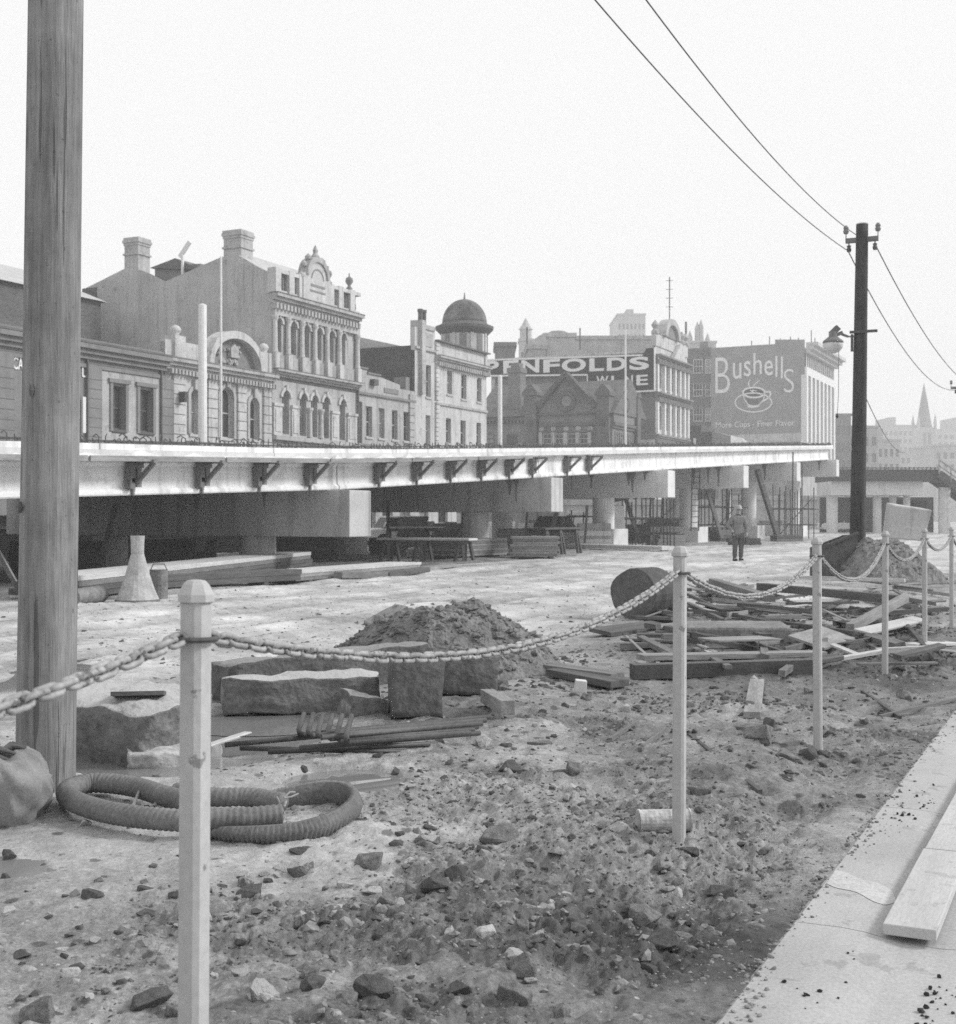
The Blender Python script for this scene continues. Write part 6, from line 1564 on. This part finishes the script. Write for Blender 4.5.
for k, (a, c) in enumerate((((640, 748), (690, 705)), ((610, 735), (650, 712)), ((880, 712), (956, 700)), ((862, 690), (900, 713)), ((690, 735), (760, 790)))):
    T('thin_stick', ['thin rod lying left of the second post', 'short thin rod on the mud left of the second post', 'thin dark pole lying by the footpath edge at right', 'thin bent stick lying between the third and fourth posts', 'thin stick lying right of the second post'][k], a, c, .025, .025, 'timber_mid' if k < 3 else 'timber_dark', cat='stick', bev=0)
T('long_pale_bar', 'long pale bar lying across the debris behind the fourth post', (800, 598), (905, 602), .06, .06, 'timber_pale', raise_=.35)
T('crossing_timber', 'dark timber lying across the debris behind the third post', (760, 600), (900, 618), .14, .12, 'timber_dark', raise_=.2)
T('leaning_timber', 'grey timber end sticking up left of the third post', (713, 593), (770, 612), .16, .1, 'timber_mid', raise_=.18)
T('raised_timber', 'grey timber slanting up to the right behind the fifth post', (850, 628), (905, 598), .1, .1, 'timber', za=.1, zc_=.35)
# steel skip by the foot of the dark pole
def skip():
    A = P(823, 585, 29); r = thing('steel_skip', 'dark open steel skip with a slanting rim by the dark pole', 'skip', (A.x + .0, 29.0, -.05), R(-4)); r.scale = (.42, .6, .95)
    b = MB(); t = .05
    h0, h1 = .78, 1.12
    for q in (((0, 0), (1.9, .3)), ((1.9, .3), (1.7, 2.2)), ((1.7, 2.2), (-.2, 1.9)), ((-.2, 1.9), (0, 0))):
        (x0, y0), (x1, y1) = q; ha = h0 + (h1-h0)*max(0, x0)/1.9; hb = h0 + (h1-h0)*max(0, x1)/1.9; d = Vector((x1-x0, y1-y0, 0)).normalized(); n = Vector((-d.y, d.x, 0))*t
        b.add([(x0, y0, 0), (x1, y1, 0), (x1, y1, hb), (x0, y0, ha), (x0+n.x, y0+n.y, 0), (x1+n.x, y1+n.y, 0), (x1+n.x, y1+n.y, hb), (x0+n.x, y0+n.y, ha)], [(0,1,2,3),(7,6,5,4),(0,4,5,1),(1,5,6,2),(2,6,7,3),(3,7,4,0)])
    b.build('side_wall', M['rust'], r)
    b = MB(); b.beam((-.03, -.02, h0+.03), (1.92, .28, h1+.03), .1, .07); b.build('rim', M['steel'], r)
    b = MB(); b.box(-.5, 2.0, -.45, -.2, 0, .32); b.build('skid', M['steel'], r)
skip()

# ------------------------------------------------------------------ the builders' yard under and before the ramp
def plank_stack(name, label, a, c, width, layers, th, mats, seed, group=None, z0=0.0, jig=.12, rows=3):
    A, C = G(*a), G(*c); r = thing(name, label, 'timber stack', (A.x, A.y, gh(A.x, A.y))); d = (C - A); L_ = d.length; ang = math.atan2(d.y, d.x); r.rotation_euler.z = ang
    rg = random.Random(seed); b = MB()
    for q in (.12, .85): b.box(L_*q-.06, L_*q+.06, 0, width, -.05, z0+.06)
    b.build('bearer', M['timber_dark'], r)
    for k in range(layers):
        b = MB()
        for j in range(rows):
            w = width/rows; e0, e1 = rg.uniform(-jig, jig), rg.uniform(-jig, jig); b.box(e0, L_ + e1, j*w + .006 + rg.uniform(-.01, .01), (j+1)*w - .006, z0 + .06 + k*th + .003, z0 + .06 + (k+1)*th - .003)
        b.build('plank_layer', M[mats[k % len(mats)]], r, bevel=.004)
    return r
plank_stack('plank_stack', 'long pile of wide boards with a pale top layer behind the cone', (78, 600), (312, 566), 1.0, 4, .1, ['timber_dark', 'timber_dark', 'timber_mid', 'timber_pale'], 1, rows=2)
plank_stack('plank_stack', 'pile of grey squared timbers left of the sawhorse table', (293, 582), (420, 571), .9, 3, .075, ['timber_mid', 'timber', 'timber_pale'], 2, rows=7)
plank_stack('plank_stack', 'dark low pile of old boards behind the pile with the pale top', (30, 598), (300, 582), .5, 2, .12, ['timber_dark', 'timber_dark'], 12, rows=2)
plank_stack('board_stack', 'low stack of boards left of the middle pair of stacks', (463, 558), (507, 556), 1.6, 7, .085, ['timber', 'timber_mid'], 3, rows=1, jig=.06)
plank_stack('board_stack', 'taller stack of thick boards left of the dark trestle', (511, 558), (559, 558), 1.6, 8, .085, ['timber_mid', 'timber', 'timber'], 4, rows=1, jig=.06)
plank_stack('board_stack', 'stack of grey boards behind the low stacks', (497, 549), (530, 549), 1.2, 12, .07, ['timber', 'timber_mid'], 14, rows=1, jig=.06)
T('timber_platform', 'long pale panel lying flat right of the dark trestle', (573, 549), (668, 551), .9, .16, 'timber_pale', raise_=.05)
T('squared_beam', 'dark beam lying before the grey squared timbers', (338, 579), (384, 576), .25, .14, 'timber_mid')
T('dark_beam', 'short dark beam lying right of the grey squared timbers', (384, 576), (425, 572), .3, .12, 'timber_dark')
T('flat_board', 'flat board lying under the sawhorse table', (395, 573), (450, 566), .5, .06, 'timber')
def sawhorse_table(label, a, c, h, mat_top, mat_leg, seed, wd=.7):
    A, C = G(*a), G(*c); d = C - A; L_ = d.length; r = thing('trestle_table', label, 'trestle', (A.x, A.y, gh(A.x, A.y)), math.atan2(d.y, d.x)); 
    b = MB(); b.box(-.25, L_ + .25, -.05, wd + .05, h, h + .07); b.build('top_board', M[mat_top], r, bevel=.005)
    for q in (0.02, .98) if L_ < 2.2 else (.02, .45, .98):
        b = MB(); x = L_*q; b.box(x-.05, x+.05, -.0, wd, h-.13, h-.003); s = b.build('crossbar', M[mat_leg], r)
        for y, dy in ((.06, -.16), (wd-.06, .16)):
            b = MB(); b.beam((x-.07, y, h-.05), (x-.16, y+dy, -.05), .1, .08); b.beam((x+.07, y, h-.05), (x+.16, y+dy, -.05), .1, .08); b.build('leg', M[mat_leg], s)
sawhorse_table('pale board on rough sawhorses in front of the first pier', (384, 560), (462, 561), .72, 'timber_pale', 'timber_dark', 1)
sawhorse_table('dark board on rough trestles before the third pier column', (585, 546), (606, 546), .8, 'timber_mid', 'timber_dark', 3, .8)
sawhorse_table('grey board on rough trestles left of the workman', (703, 541), (722, 540), .8, 'timber', 'timber_dark', 4, .8)
sawhorse_table('long board on trestles under the ramp behind the sawhorse table', (400, 550), (440, 549), .9, 'timber_pale', 'timber_dark', 5, .8)
sawhorse_table('dark board on trestle legs beside the stacked boards', (547, 555), (578, 553), .95, 'timber_dark', 'timber_dark', 2, .8)
def cone():
    c = G(132, 601); r = thing('concreting_funnel', 'splashed pale funnel standing mouth down before the board pile', 'funnel', (c.x, c.y + .35, gh(c.x, c.y))); r.scale = (.80, .80, .755)
    b = MB(); k = 20
    b.lathe([(.445, 0), (.45, .03), (.43, .07), (.36, .25), (.25, .6), (.155, .98), (.135, 1.05)], 20); b.build('bell', M['cone'], r)
    b = MB(); b.lathe([(.134, 1.05), (.14, 1.35), (.150, 1.46), (.14, 1.46)], 18); b.build('neck', M['cone'], r)
    b = MB(); b.lathe([(.45, -.01), (.47, .0), (.47, .03), (.45, .04)], 20); b.build('rim', M['stone'], r)
    c2 = G(156, 596); r2 = thing('drum', 'small pale drum standing behind the funnel', 'drum', (c2.x, c2.y + .2, gh(c2.x, c2.y)))
    b = MB(); b.lathe([(.16, 0), (.165, .02), (.16, .04), (.16, .24), (.165, .26), (.16, .28), (.16, .5), (.168, .52), (.14, .5)], 18); b.build('body', M['stone'], r2)
    b = MB(); b.tube([(-.16, 0, .48), (-.1, 0, .62), (.1, 0, .62), (.16, 0, .48)], .01, 5); b.build('handle', M['steel'], r2)
    A, C = G(72, 604), G(101, 600); r3 = thing('pipe_roll', 'grey pipe lying between the near pole and the funnel', 'pipe', on(A, .15), math.atan2(C.y-A.y, C.x-A.x))
    b = MB(); L_ = (C-A).length; n = 20
    b.tube([(0, 0, 0), (L_, 0, 0)], .14, 20); o = b.build('shell', M['stone'], r3); b = MB(); b.tube([(L_ + .001, 0, 0), (L_ + .004, 0, 0)], .105, 20); b.build('bore', M['stucco_dark'], o)
cone()
def prop(label, p, q, w, mat, cat='prop', name='timber_prop'):
    b = MB(); p, q = Vector(p), Vector(q); b.beam((0, 0, 0), q - p, w, w); o = b.build(name, M[mat], loc=p); tag(o, label, cat)
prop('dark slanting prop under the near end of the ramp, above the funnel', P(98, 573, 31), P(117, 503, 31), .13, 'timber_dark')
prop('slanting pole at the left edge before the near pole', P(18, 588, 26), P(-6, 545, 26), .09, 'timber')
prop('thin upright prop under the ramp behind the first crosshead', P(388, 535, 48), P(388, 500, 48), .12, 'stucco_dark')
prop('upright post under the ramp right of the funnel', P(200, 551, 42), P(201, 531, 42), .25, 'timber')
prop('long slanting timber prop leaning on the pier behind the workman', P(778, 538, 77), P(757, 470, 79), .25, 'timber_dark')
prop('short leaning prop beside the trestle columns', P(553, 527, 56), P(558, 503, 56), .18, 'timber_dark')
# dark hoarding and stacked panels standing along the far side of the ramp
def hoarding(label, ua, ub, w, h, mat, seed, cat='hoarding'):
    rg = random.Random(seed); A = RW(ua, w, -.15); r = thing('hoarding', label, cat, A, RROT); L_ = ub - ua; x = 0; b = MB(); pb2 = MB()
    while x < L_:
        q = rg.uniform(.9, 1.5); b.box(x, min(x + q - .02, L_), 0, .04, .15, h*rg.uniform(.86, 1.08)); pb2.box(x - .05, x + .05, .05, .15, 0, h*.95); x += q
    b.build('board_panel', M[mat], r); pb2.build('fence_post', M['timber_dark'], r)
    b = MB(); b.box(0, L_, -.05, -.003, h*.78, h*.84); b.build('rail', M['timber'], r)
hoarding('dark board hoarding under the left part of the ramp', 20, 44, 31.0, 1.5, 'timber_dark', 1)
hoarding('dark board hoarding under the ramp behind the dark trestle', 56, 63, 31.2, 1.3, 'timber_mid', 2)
rg = random.Random(31)
def clutter(label, px, py, wd, dp, h, mat, lid=True, name='material_pile', cat='pile'):
    c = G(px, py); r = thing(name, label, cat, (c.x, c.y, gh(c.x, c.y)), rg.uniform(-.3, .5)); z = 0; k = 0
    while z < h:
        t = rg.uniform(.1, .25); b = MB(); e = rg.uniform(-.12, .12); b.box(-wd/2 + e, wd/2 + e*.5, 0, dp, z + .003, z + t); b.build('pile_layer', M[rg.choice(mat)], r, bevel=.01); z += t; k += 1
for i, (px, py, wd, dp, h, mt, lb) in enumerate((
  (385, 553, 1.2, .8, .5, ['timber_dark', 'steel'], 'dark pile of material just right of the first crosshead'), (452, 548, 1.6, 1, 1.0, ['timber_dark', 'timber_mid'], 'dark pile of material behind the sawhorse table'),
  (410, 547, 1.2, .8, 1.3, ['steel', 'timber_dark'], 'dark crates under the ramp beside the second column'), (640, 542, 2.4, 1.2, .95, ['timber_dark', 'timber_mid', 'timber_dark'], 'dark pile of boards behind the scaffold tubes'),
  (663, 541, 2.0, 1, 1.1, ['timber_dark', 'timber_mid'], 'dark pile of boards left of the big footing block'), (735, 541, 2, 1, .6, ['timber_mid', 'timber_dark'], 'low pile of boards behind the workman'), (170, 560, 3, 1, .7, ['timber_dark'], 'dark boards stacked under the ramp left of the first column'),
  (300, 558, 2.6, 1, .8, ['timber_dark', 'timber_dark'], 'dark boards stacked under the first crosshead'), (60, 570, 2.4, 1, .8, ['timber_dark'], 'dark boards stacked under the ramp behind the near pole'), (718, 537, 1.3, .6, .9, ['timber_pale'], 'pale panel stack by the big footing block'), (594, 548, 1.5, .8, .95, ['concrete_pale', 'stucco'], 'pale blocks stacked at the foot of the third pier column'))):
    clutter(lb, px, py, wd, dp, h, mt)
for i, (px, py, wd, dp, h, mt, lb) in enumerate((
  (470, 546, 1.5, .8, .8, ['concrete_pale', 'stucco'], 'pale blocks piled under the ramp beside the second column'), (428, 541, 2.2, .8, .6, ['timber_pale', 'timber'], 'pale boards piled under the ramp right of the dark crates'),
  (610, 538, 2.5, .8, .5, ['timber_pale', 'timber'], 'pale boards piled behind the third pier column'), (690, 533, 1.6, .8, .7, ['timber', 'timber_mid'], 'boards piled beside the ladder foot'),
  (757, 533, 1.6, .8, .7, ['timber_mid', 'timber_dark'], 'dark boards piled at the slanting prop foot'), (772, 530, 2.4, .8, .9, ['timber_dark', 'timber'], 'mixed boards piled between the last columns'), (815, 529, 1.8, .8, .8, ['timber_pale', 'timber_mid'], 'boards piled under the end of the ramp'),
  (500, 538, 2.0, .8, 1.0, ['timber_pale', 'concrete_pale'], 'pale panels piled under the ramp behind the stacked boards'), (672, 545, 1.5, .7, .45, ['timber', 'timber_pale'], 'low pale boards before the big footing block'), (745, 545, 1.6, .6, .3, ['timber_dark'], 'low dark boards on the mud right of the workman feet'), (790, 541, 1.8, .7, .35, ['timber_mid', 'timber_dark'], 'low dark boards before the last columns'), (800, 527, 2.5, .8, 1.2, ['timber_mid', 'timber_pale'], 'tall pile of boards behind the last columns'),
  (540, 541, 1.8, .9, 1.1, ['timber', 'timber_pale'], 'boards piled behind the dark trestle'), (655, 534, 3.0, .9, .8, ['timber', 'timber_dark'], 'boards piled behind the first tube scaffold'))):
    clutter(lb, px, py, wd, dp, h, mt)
for i, (px, d_, zt_, lb) in enumerate(((648, 66, 2.4, 'leftmost thin pole stood among the scaffold tubes under the third crosshead'), (660, 68, 2.7, 'middle thin pole stood among the scaffold tubes under the third crosshead'), (712, 76, 3.0, 'thin pole standing right of the ladder column'), (727, 78, 3.0, 'thin pole standing just left of the workman head'), (584, 57, 1.9, 'thin pole standing behind the long pale panel'), (524, 54, 1.8, 'thin pole standing behind the stacked boards'))):
    A = P(px, HZ, d_); prop(lb, (A.x, A.y, -.1), (A.x + .15, A.y, zt_), .09, 'timber_dark', name='pole')
prop('short raking prop under the second crosshead', P(452, 545, 52), P(468, 514, 54), .14, 'timber_dark'); prop('raking prop under the third crosshead', P(640, 543, 64), P(626, 500, 66), .16, 'timber_dark'); prop('raking prop right of the footing block', P(722, 539, 74), P(707, 490, 76), .18, 'timber_mid')
def leaning_slab():
    c = G(617, 546); r = thing('formwork_box', 'pale leaning formwork box standing at the third pier column', 'formwork', (c.x, c.y - .2, gh(c.x, c.y)), .1)
    b = MB(); b.add([(-.35, -.3, 0), (.42, -.3, 0), (.42, .3, 0), (-.35, .3, 0), (-.5, -.3, 1.95), (.22, -.3, 1.95), (.22, .3, 1.95), (-.5, .3, 1.95)], [(0,3,2,1),(4,5,6,7),(0,1,5,4),(1,2,6,5),(2,3,7,6),(3,0,4,7)]); b.build('panel', M['concrete_pale'], r)
    b = MB(); b.beam((-.3, -.34, .0), (-.62, -.34, 2.3), .12, .08); b.beam((-.75, -.34, 2.15), (.5, -.34, 2.35), .12, .2); b.build('stiffener', M['timber_dark'], r)
leaning_slab()
def scaffold(label, px0, px1, dist, h, cols, lifts, seed):
    A, C = P(px0, HZ, dist), P(px1, HZ, dist); L_ = C.x - A.x; r = thing('tube_scaffold', label, 'scaffold', (A.x, dist, -.1)); rg = random.Random(seed)
    b = MB()
    for k in range(cols):
        x = L_*k/(cols-1) + rg.uniform(-.15, .15)
        for y in (0, 1.3): b.tube([(x, y, 0), (x + rg.uniform(-.05, .05), y, h*rg.uniform(.85, 1.12))], .035, 6)
    b.build('standard', M['steel'], r)
    b = MB()
    for z in lifts:
        for y in (0, 1.3): b.tube([(-.4, y, z), (L_ + .4, y, z + rg.uniform(-.05, .05))], .033, 6)
        for k in range(cols): b.tube([(L_*k/(cols-1), -.2, z), (L_*k/(cols-1), 1.5, z)], .03, 6)
    b.build('ledger', M['steel'], r)
    b = MB(); b.tube([(0, 0, .1), (L_, 0, h*.8)], .03, 6); b.build('brace', M['steel'], r)
    b = MB(); b.box(-.3, L_*.6, .1, .6, lifts[-1] + .04, lifts[-1] + .09); b.build('plank_deck', M['timber'], r)
scaffold('tube scaffold in front of the pale columns under the third crosshead', 628, 676, 63, 2.6, 7, (.7, 1.4), 1)
scaffold('tube scaffold round the columns right of the workman', 776, 812, 84, 3.4, 6, (1.0, 2.0), 2)
scaffold('tube scaffold under the ramp behind the big footing block', 706, 742, 82, 3.2, 5, (1.0, 2.1), 3)
scaffold('tube scaffold under the ramp right of the second column', 574, 598, 60, 1.9, 3, (.9, 1.5), 4)
def ladder():
    A = P(691, 531, 70.5); r = thing('ladder', 'timber ladder standing against the column above the footing block', 'ladder', (A.x, A.y, A.z)); b = MB()
    for x in (0, .42): b.beam((x, 0, 0), (x + .12, .3, 3.7), .07, .05)
    b.build('stile', M['timber_dark'], r)
    for k in range(12): b = MB(); t = (k+.5)/12; b.beam((.12*t, .3*t, 3.7*t), (.42 + .12*t, .3*t, 3.7*t), .04, .04); b.build('rung', M['timber_dark'], r)
ladder()
prop('thin upright pole standing before the pier right of the workman', P(792, 540, 80), P(793, 452, 80), .07, 'steel'); prop('second thin upright pole standing right of the workman, nearer the ramp end', P(802, 538, 84), P(802, 462, 84), .06, 'steel')

# ------------------------------------------------------------------ cars, the dark bridge
def car(label, loc, rotz, body_mat, n=1):
    r = thing('parked_car', label, 'car', loc, rotz); b = MB()
    low = [(-2.2, .32), (2.2, .32), (2.25, .6), (2.15, .85), (1.2, .93), (-1.3, .93), (-2.2, .86), (-2.25, .6)]
    b.prism(low, -.82, .82, 'y'); b.build('body', M[body_mat], r, bevel=.08)
    b = MB(); cab = [(-1.35, .9), (1.05, .9), (.5, 1.42), (-.95, 1.44)]; n_ = 4
    b.add([(p, -.76 if i < 2 else -.6, z) for i, (p, z) in enumerate(cab)] + [(p, .76 if i < 2 else .6, z) for i, (p, z) in enumerate(cab)], [(0,1,2,3),(7,6,5,4),(0,4,5,1),(1,5,6,2),(2,6,7,3),(3,7,4,0)]); b.build('window_band', M['glass'], r)
    b = MB(); b.box(-1.0, .55, -.62, .62, 1.4, 1.5); b.build('roof', M[body_mat], r, bevel=.04)
    b = MB()
    for x0, x1 in ((-1.35, -.98), (.52, 1.05), (-.2, -.12)):
        for s in (-1, 1): b = MB(); b.beam((x0, s*.77, .9), (x1 if x1 < 0 or x0 > .1 else x0, s*.62, 1.43), .06, .05); b.build('pillar', M[body_mat], r)
    for x in (-1.35, 1.35):
        for s in (-1, 1):
            b = MB(); b.tube([(0, -.09, 0), (0, .09, 0)], .33, 18); w = b.build('wheel', M['tyre'], r, loc=(x, s*.75, .33)); b = MB(); b.tube([(0, -.1, 0), (0, .1, 0)], .18, 14); b.build('hub_cap', M['chrome'], w)
    for s in (-1, 1):
        b = MB(); b.lathe([(.11, -.02), (.1, .03), (.02, .05)], 12); b.build('headlight', M['chrome'], r, loc=(2.24, s*.58, .68), rot=(0, R(90), 0))
    for x in (2.3, -2.3): b = MB(); b.box(x-.06, x+.06, -.8, .8, .38, .5); b.build('bumper', M['chrome'], r, bevel=.02)
car('white car seen either side of the dark timber pole', (G(862, 533).x, G(862, 533).y + 6, -.05), R(8), 'car_white')
car('white car parked behind the pale columns left of the dark pole', (36.0, 126, -.05), R(14), 'car_white')
car('pale car parked under the ramp right of the first crosshead', (-3.6, 63, -.05), RROT + R(-40), 'car_white')
car('dark car parked under the ramp behind the trestle columns', (4.2, 70, -.05), RROT, 'car_dark')
car('white car parked beyond the scaffold under the ramp', (12.8, 92, -.05), R(20), 'car_white')
def dark_bridge():
    D_ = 112.0; s = D_/F; r = thing('dark_bridge', 'low dark bridge deck on pale beams and columns crossing behind the dark pole', 'bridge', (P(833, HZ, D_).x, D_, 0))
    x = lambda px: (px - 833)*s; z = lambda py: CH + (HZ - py)*s
    b = MB(); b.box(x(833), x(940), 0, 6, z(481), z(469.5)); b.build('deck_girder', M['steel'], r)
    b = MB()
    for k in range(26): q = x(834) + (x(939) - x(834))*k/25; b.box(q-.05, q+.05, -.1, 0, z(470), z(467))
    b.box(x(833), x(940), -.08, -.002, z(468.5), z(467.5)); b.build('railing', M['timber_mid'], r)
    b = MB(); b.box(x(833), x(925), .6, 5.4, z(495), z(481.05)); b.build('pale_beam', M['concrete_pale'], r)
    b = MB()
    for px, w in ((839, 1.0), (885, .75), (901, .62), (915, .6)):
        b = MB(); b.lathe([(w*.5, -.3), (w*.5, z(495))], 14, (x(px), 2.2, 0)); b.build('column', M['concrete_pale'], r)
    # a flight falling to the right from the end of the deck
    xa, xb, za, zb = x(938), x(938) + 6.0, z(474), z(474) - 4.2
    b = MB()
    for y in (-.2, 3.0): b.beam((xa, y, za), (xb, y, zb), .25, .7)
    for k in range(14): t = (k + .5)/14; b.box(xa + (xb-xa)*t - .22, xa + (xb-xa)*t + .22, -.05, 2.9, za + (zb-za)*t - .03, za + (zb-za)*t + .05)
    b.build('stair_flight', M['timber_dark'], r)
    b = MB(); b.beam((xa, -.3, za + 1.2), (xb, -.3, zb + 1.2), .12, .14); b.beam((xa, -.3, za + .7), (xb, -.3, zb + .7), .1, .1)
    for k in range(7): t = k/6; b.beam((xa + (xb-xa)*t, -.3, za + (zb-za)*t), (xa + (xb-xa)*t, -.3, za + (zb-za)*t + 1.25), .1, .1)
    b.build('stair_rail', M['stucco'], r)
    b = MB(); b.lathe([(.5, -.3), (.5, z(487))], 14, (x(945) + .3, 1, 0)); b.build('column', M['concrete_pale'], r)
    b = MB(); b.box(x(842), x(962), 7, 7.4, 0, z(496)); b.build('back_wall', M['brick_sooty'], r)  # dark panel put in to keep the space under the bridge dark
    for px in (932, 944): b = MB(); b.box(x(px)-.9, x(px)+.9, 6.9, 6.998, 0, z(500)); b.build('door', M['sign_dark'], r)
dark_bridge()
block('shop_row', 'long low grey row of shops behind the pale columns far right', 700, 884, 500, 150, 'stucco', 12, 1, 16)
block('pale_shop_row', 'long low pale wall seen under the ramp between the columns', 560, 720, 505, 118, 'stucco', 8, 1, 10)

# ------------------------------------------------------------------ the workman
def skin_fig(name, verts, edges, radii, mat, parent, sub=2, root=0):
    me = bpy.data.meshes.new(name); me.from_pydata(verts, edges, []); me.update()
    o = bpy.data.objects.new(name, me); link(o, parent)
    o.modifiers.new('skin', 'SKIN'); me.skin_vertices.new() if not me.skin_vertices else None
    for i, rr_ in enumerate(radii):
        q = rr_ if isinstance(rr_, tuple) else (rr_, rr_); me.skin_vertices[0].data[i].radius = q
    me.skin_vertices[0].data[root].use_root = True
    sd = o.modifiers.new('sub', 'SUBSURF'); sd.levels = sub; sd.render_levels = sub
    me.materials.append(M[mat]); return o
def workman():
    p = on(G(738, 560)); r = thing('person', 'workman in a helmet, coat and dark trousers standing on the open mud', 'person', p, R(8))
    # body: pelvis root, spine, neck, head, arms, legs, with the face turned to the camera (local -y)
    V = [(0, 0, .92), (0, .01, 1.12), (0, .01, 1.34), (0, 0, 1.47), (0, -.01, 1.54), (0, -.02, 1.62), (0, -.02, 1.70),
         (-.18, 0, 1.40), (-.36, .02, 1.16), (-.21, -.07, .97), (-.17, -.1, .93),
         (.18, 0, 1.40), (.27, .0, 1.12), (.27, -.07, .88), (.27, -.09, .80),
         (-.09, 0, .86), (-.105, -.03, .48), (-.10, .03, .09), (-.11, -.09, .04), (.09, 0, .86), (.10, -.02, .48), (.09, .02, .09), (.11, -.1, .04)]
    E = [(0,1),(1,2),(2,3),(3,4),(4,5),(5,6),(2,7),(7,8),(8,9),(9,10),(2,11),(11,12),(12,13),(13,14),(0,15),(15,16),(16,17),(17,18),(0,19),(19,20),(20,21),(21,22)]
    Rr = [(.15,.11),(.145,.105),(.15,.10),.055,.055,(.08,.095),(.07,.085),.07,.05,.042,.03,.07,.05,.04,.03,.085,.058,.045,.045,.085,.058,.045,.045]
    skin_fig('body', V, E, Rr, 'skin', r)
    for s, wx, wy, wz in ((-1, -.16, -.115, .90), (1, .27, -.095, .78)):
        b = MB()
        for k in range(4): b.tube([(wx + s*(k-1.5)*.018, wy, wz), (wx + s*(k-1.5)*.02, wy - .02, wz - .05), (wx + s*(k-1.5)*.019, wy - .01, wz - .085 + .008*abs(k-1.5))], [.011, .010, .008], 6)
        b.tube([(wx - s*.035, wy, wz + .02), (wx - s*.055, wy - .03, wz - .02)], [.012, .009], 6); b.build('fingers', M['skin'], r, smooth=True)
    b = MB(); b.lathe([(.005, -.02), (.018, 0), (.004, .03)], 6, (0, -.125, 1.615)); b.build('nose', M['skin'], r)
    b = MB(); 
    for x in (-.032, .032): b.lathe([(.004, -.008), (.012, 0), (.004, .008)], 6, (x, -.108, 1.645))
    b.box(-.028, .028, -.112, -.1, 1.57, 1.578); b.build('face_features', M['boots'], r)
    V2 = [(0, .0, .80), (0, 0, .98), (0, .01, 1.15), (0, .01, 1.36), (-.18, 0, 1.41), (-.37, .02, 1.16), (-.22, -.065, .985), (.18, 0, 1.41), (.275, 0, 1.12), (.275, -.065, .90)]
    E2 = [(0,1),(1,2),(2,3),(3,4),(4,5),(5,6),(3,7),(7,8),(8,9)]
    skin_fig('coat', V2, E2, [(.20,.135),(.185,.135),(.18,.13),(.175,.12),.09,.072,.06,.09,.072,.06], 'coat', r, 2, 1)
    V3 = [(0, 0, .9), (-.09, 0, .84), (-.108, -.025, .48), (-.105, .02, .1), (.09, 0, .84), (.105, -.015, .48), (.095, .01, .1)]
    skin_fig('trousers', V3, [(0,1),(1,2),(2,3),(0,4),(4,5),(5,6)], [(.16,.12),.115,.088,.08,.115,.088,.08], 'trousers', r, 2)
    for s, x, y in ((-1, -.105, .0), (1, .098, -.01)):
        b = MB(); b.prism([(x-.05, y+.09), (x+.05, y+.09), (x+.055, y-.1), (x+.03, y-.19), (x-.03, y-.19), (x-.055, y-.1)], -.01, .08, 'z'); b.lathe([(.06, .05), (.055, .16)], 10, (x, y+.02, 0)); b.build('boot', M['boots'], r, bevel=.015)
    b = MB(); b.lathe([(.15, 1.69), (.155, 1.695), (.128, 1.71), (.122, 1.75), (.1, 1.80), (.05, 1.825), (.01, 1.83)], 20, (0, -.015, 0)); b.build('helmet', M['helmet'], r, smooth=True)
    c = Vector((.29, -.1, .6)); b = MB(); b.box(.22, .36, -.16, -.02, .56, .78); o = b.build('gloves_bag', M['timber_dark'], bevel=.02); o.location = p; o.rotation_euler.z = R(8); tag(o, 'small dark bag hanging from the workman\'s hand', 'bag')
workman()

# ------------------------------------------------------------------ the damp air
def haze():
    b = MB(); b.box(-600, 700, -70, 1500, -2.6, 130); o = b.build('haze', None); tag(o, kind='stuff')
    m = bpy.data.materials.new('haze_air'); m.use_nodes = True; N = m.node_tree.nodes; N.clear(); pv = N.new('ShaderNodeVolumePrincipled'); ou = N.new('ShaderNodeOutputMaterial')
    pv.inputs['Color'].default_value = (.97, .97, .97, 1); pv.inputs['Density'].default_value = HAZE; pv.inputs['Anisotropy'].default_value = 0.0
    m.node_tree.links.new(pv.outputs[0], ou.inputs['Volume']); o.data.materials.append(m)
HAZE = 0.0012
haze()
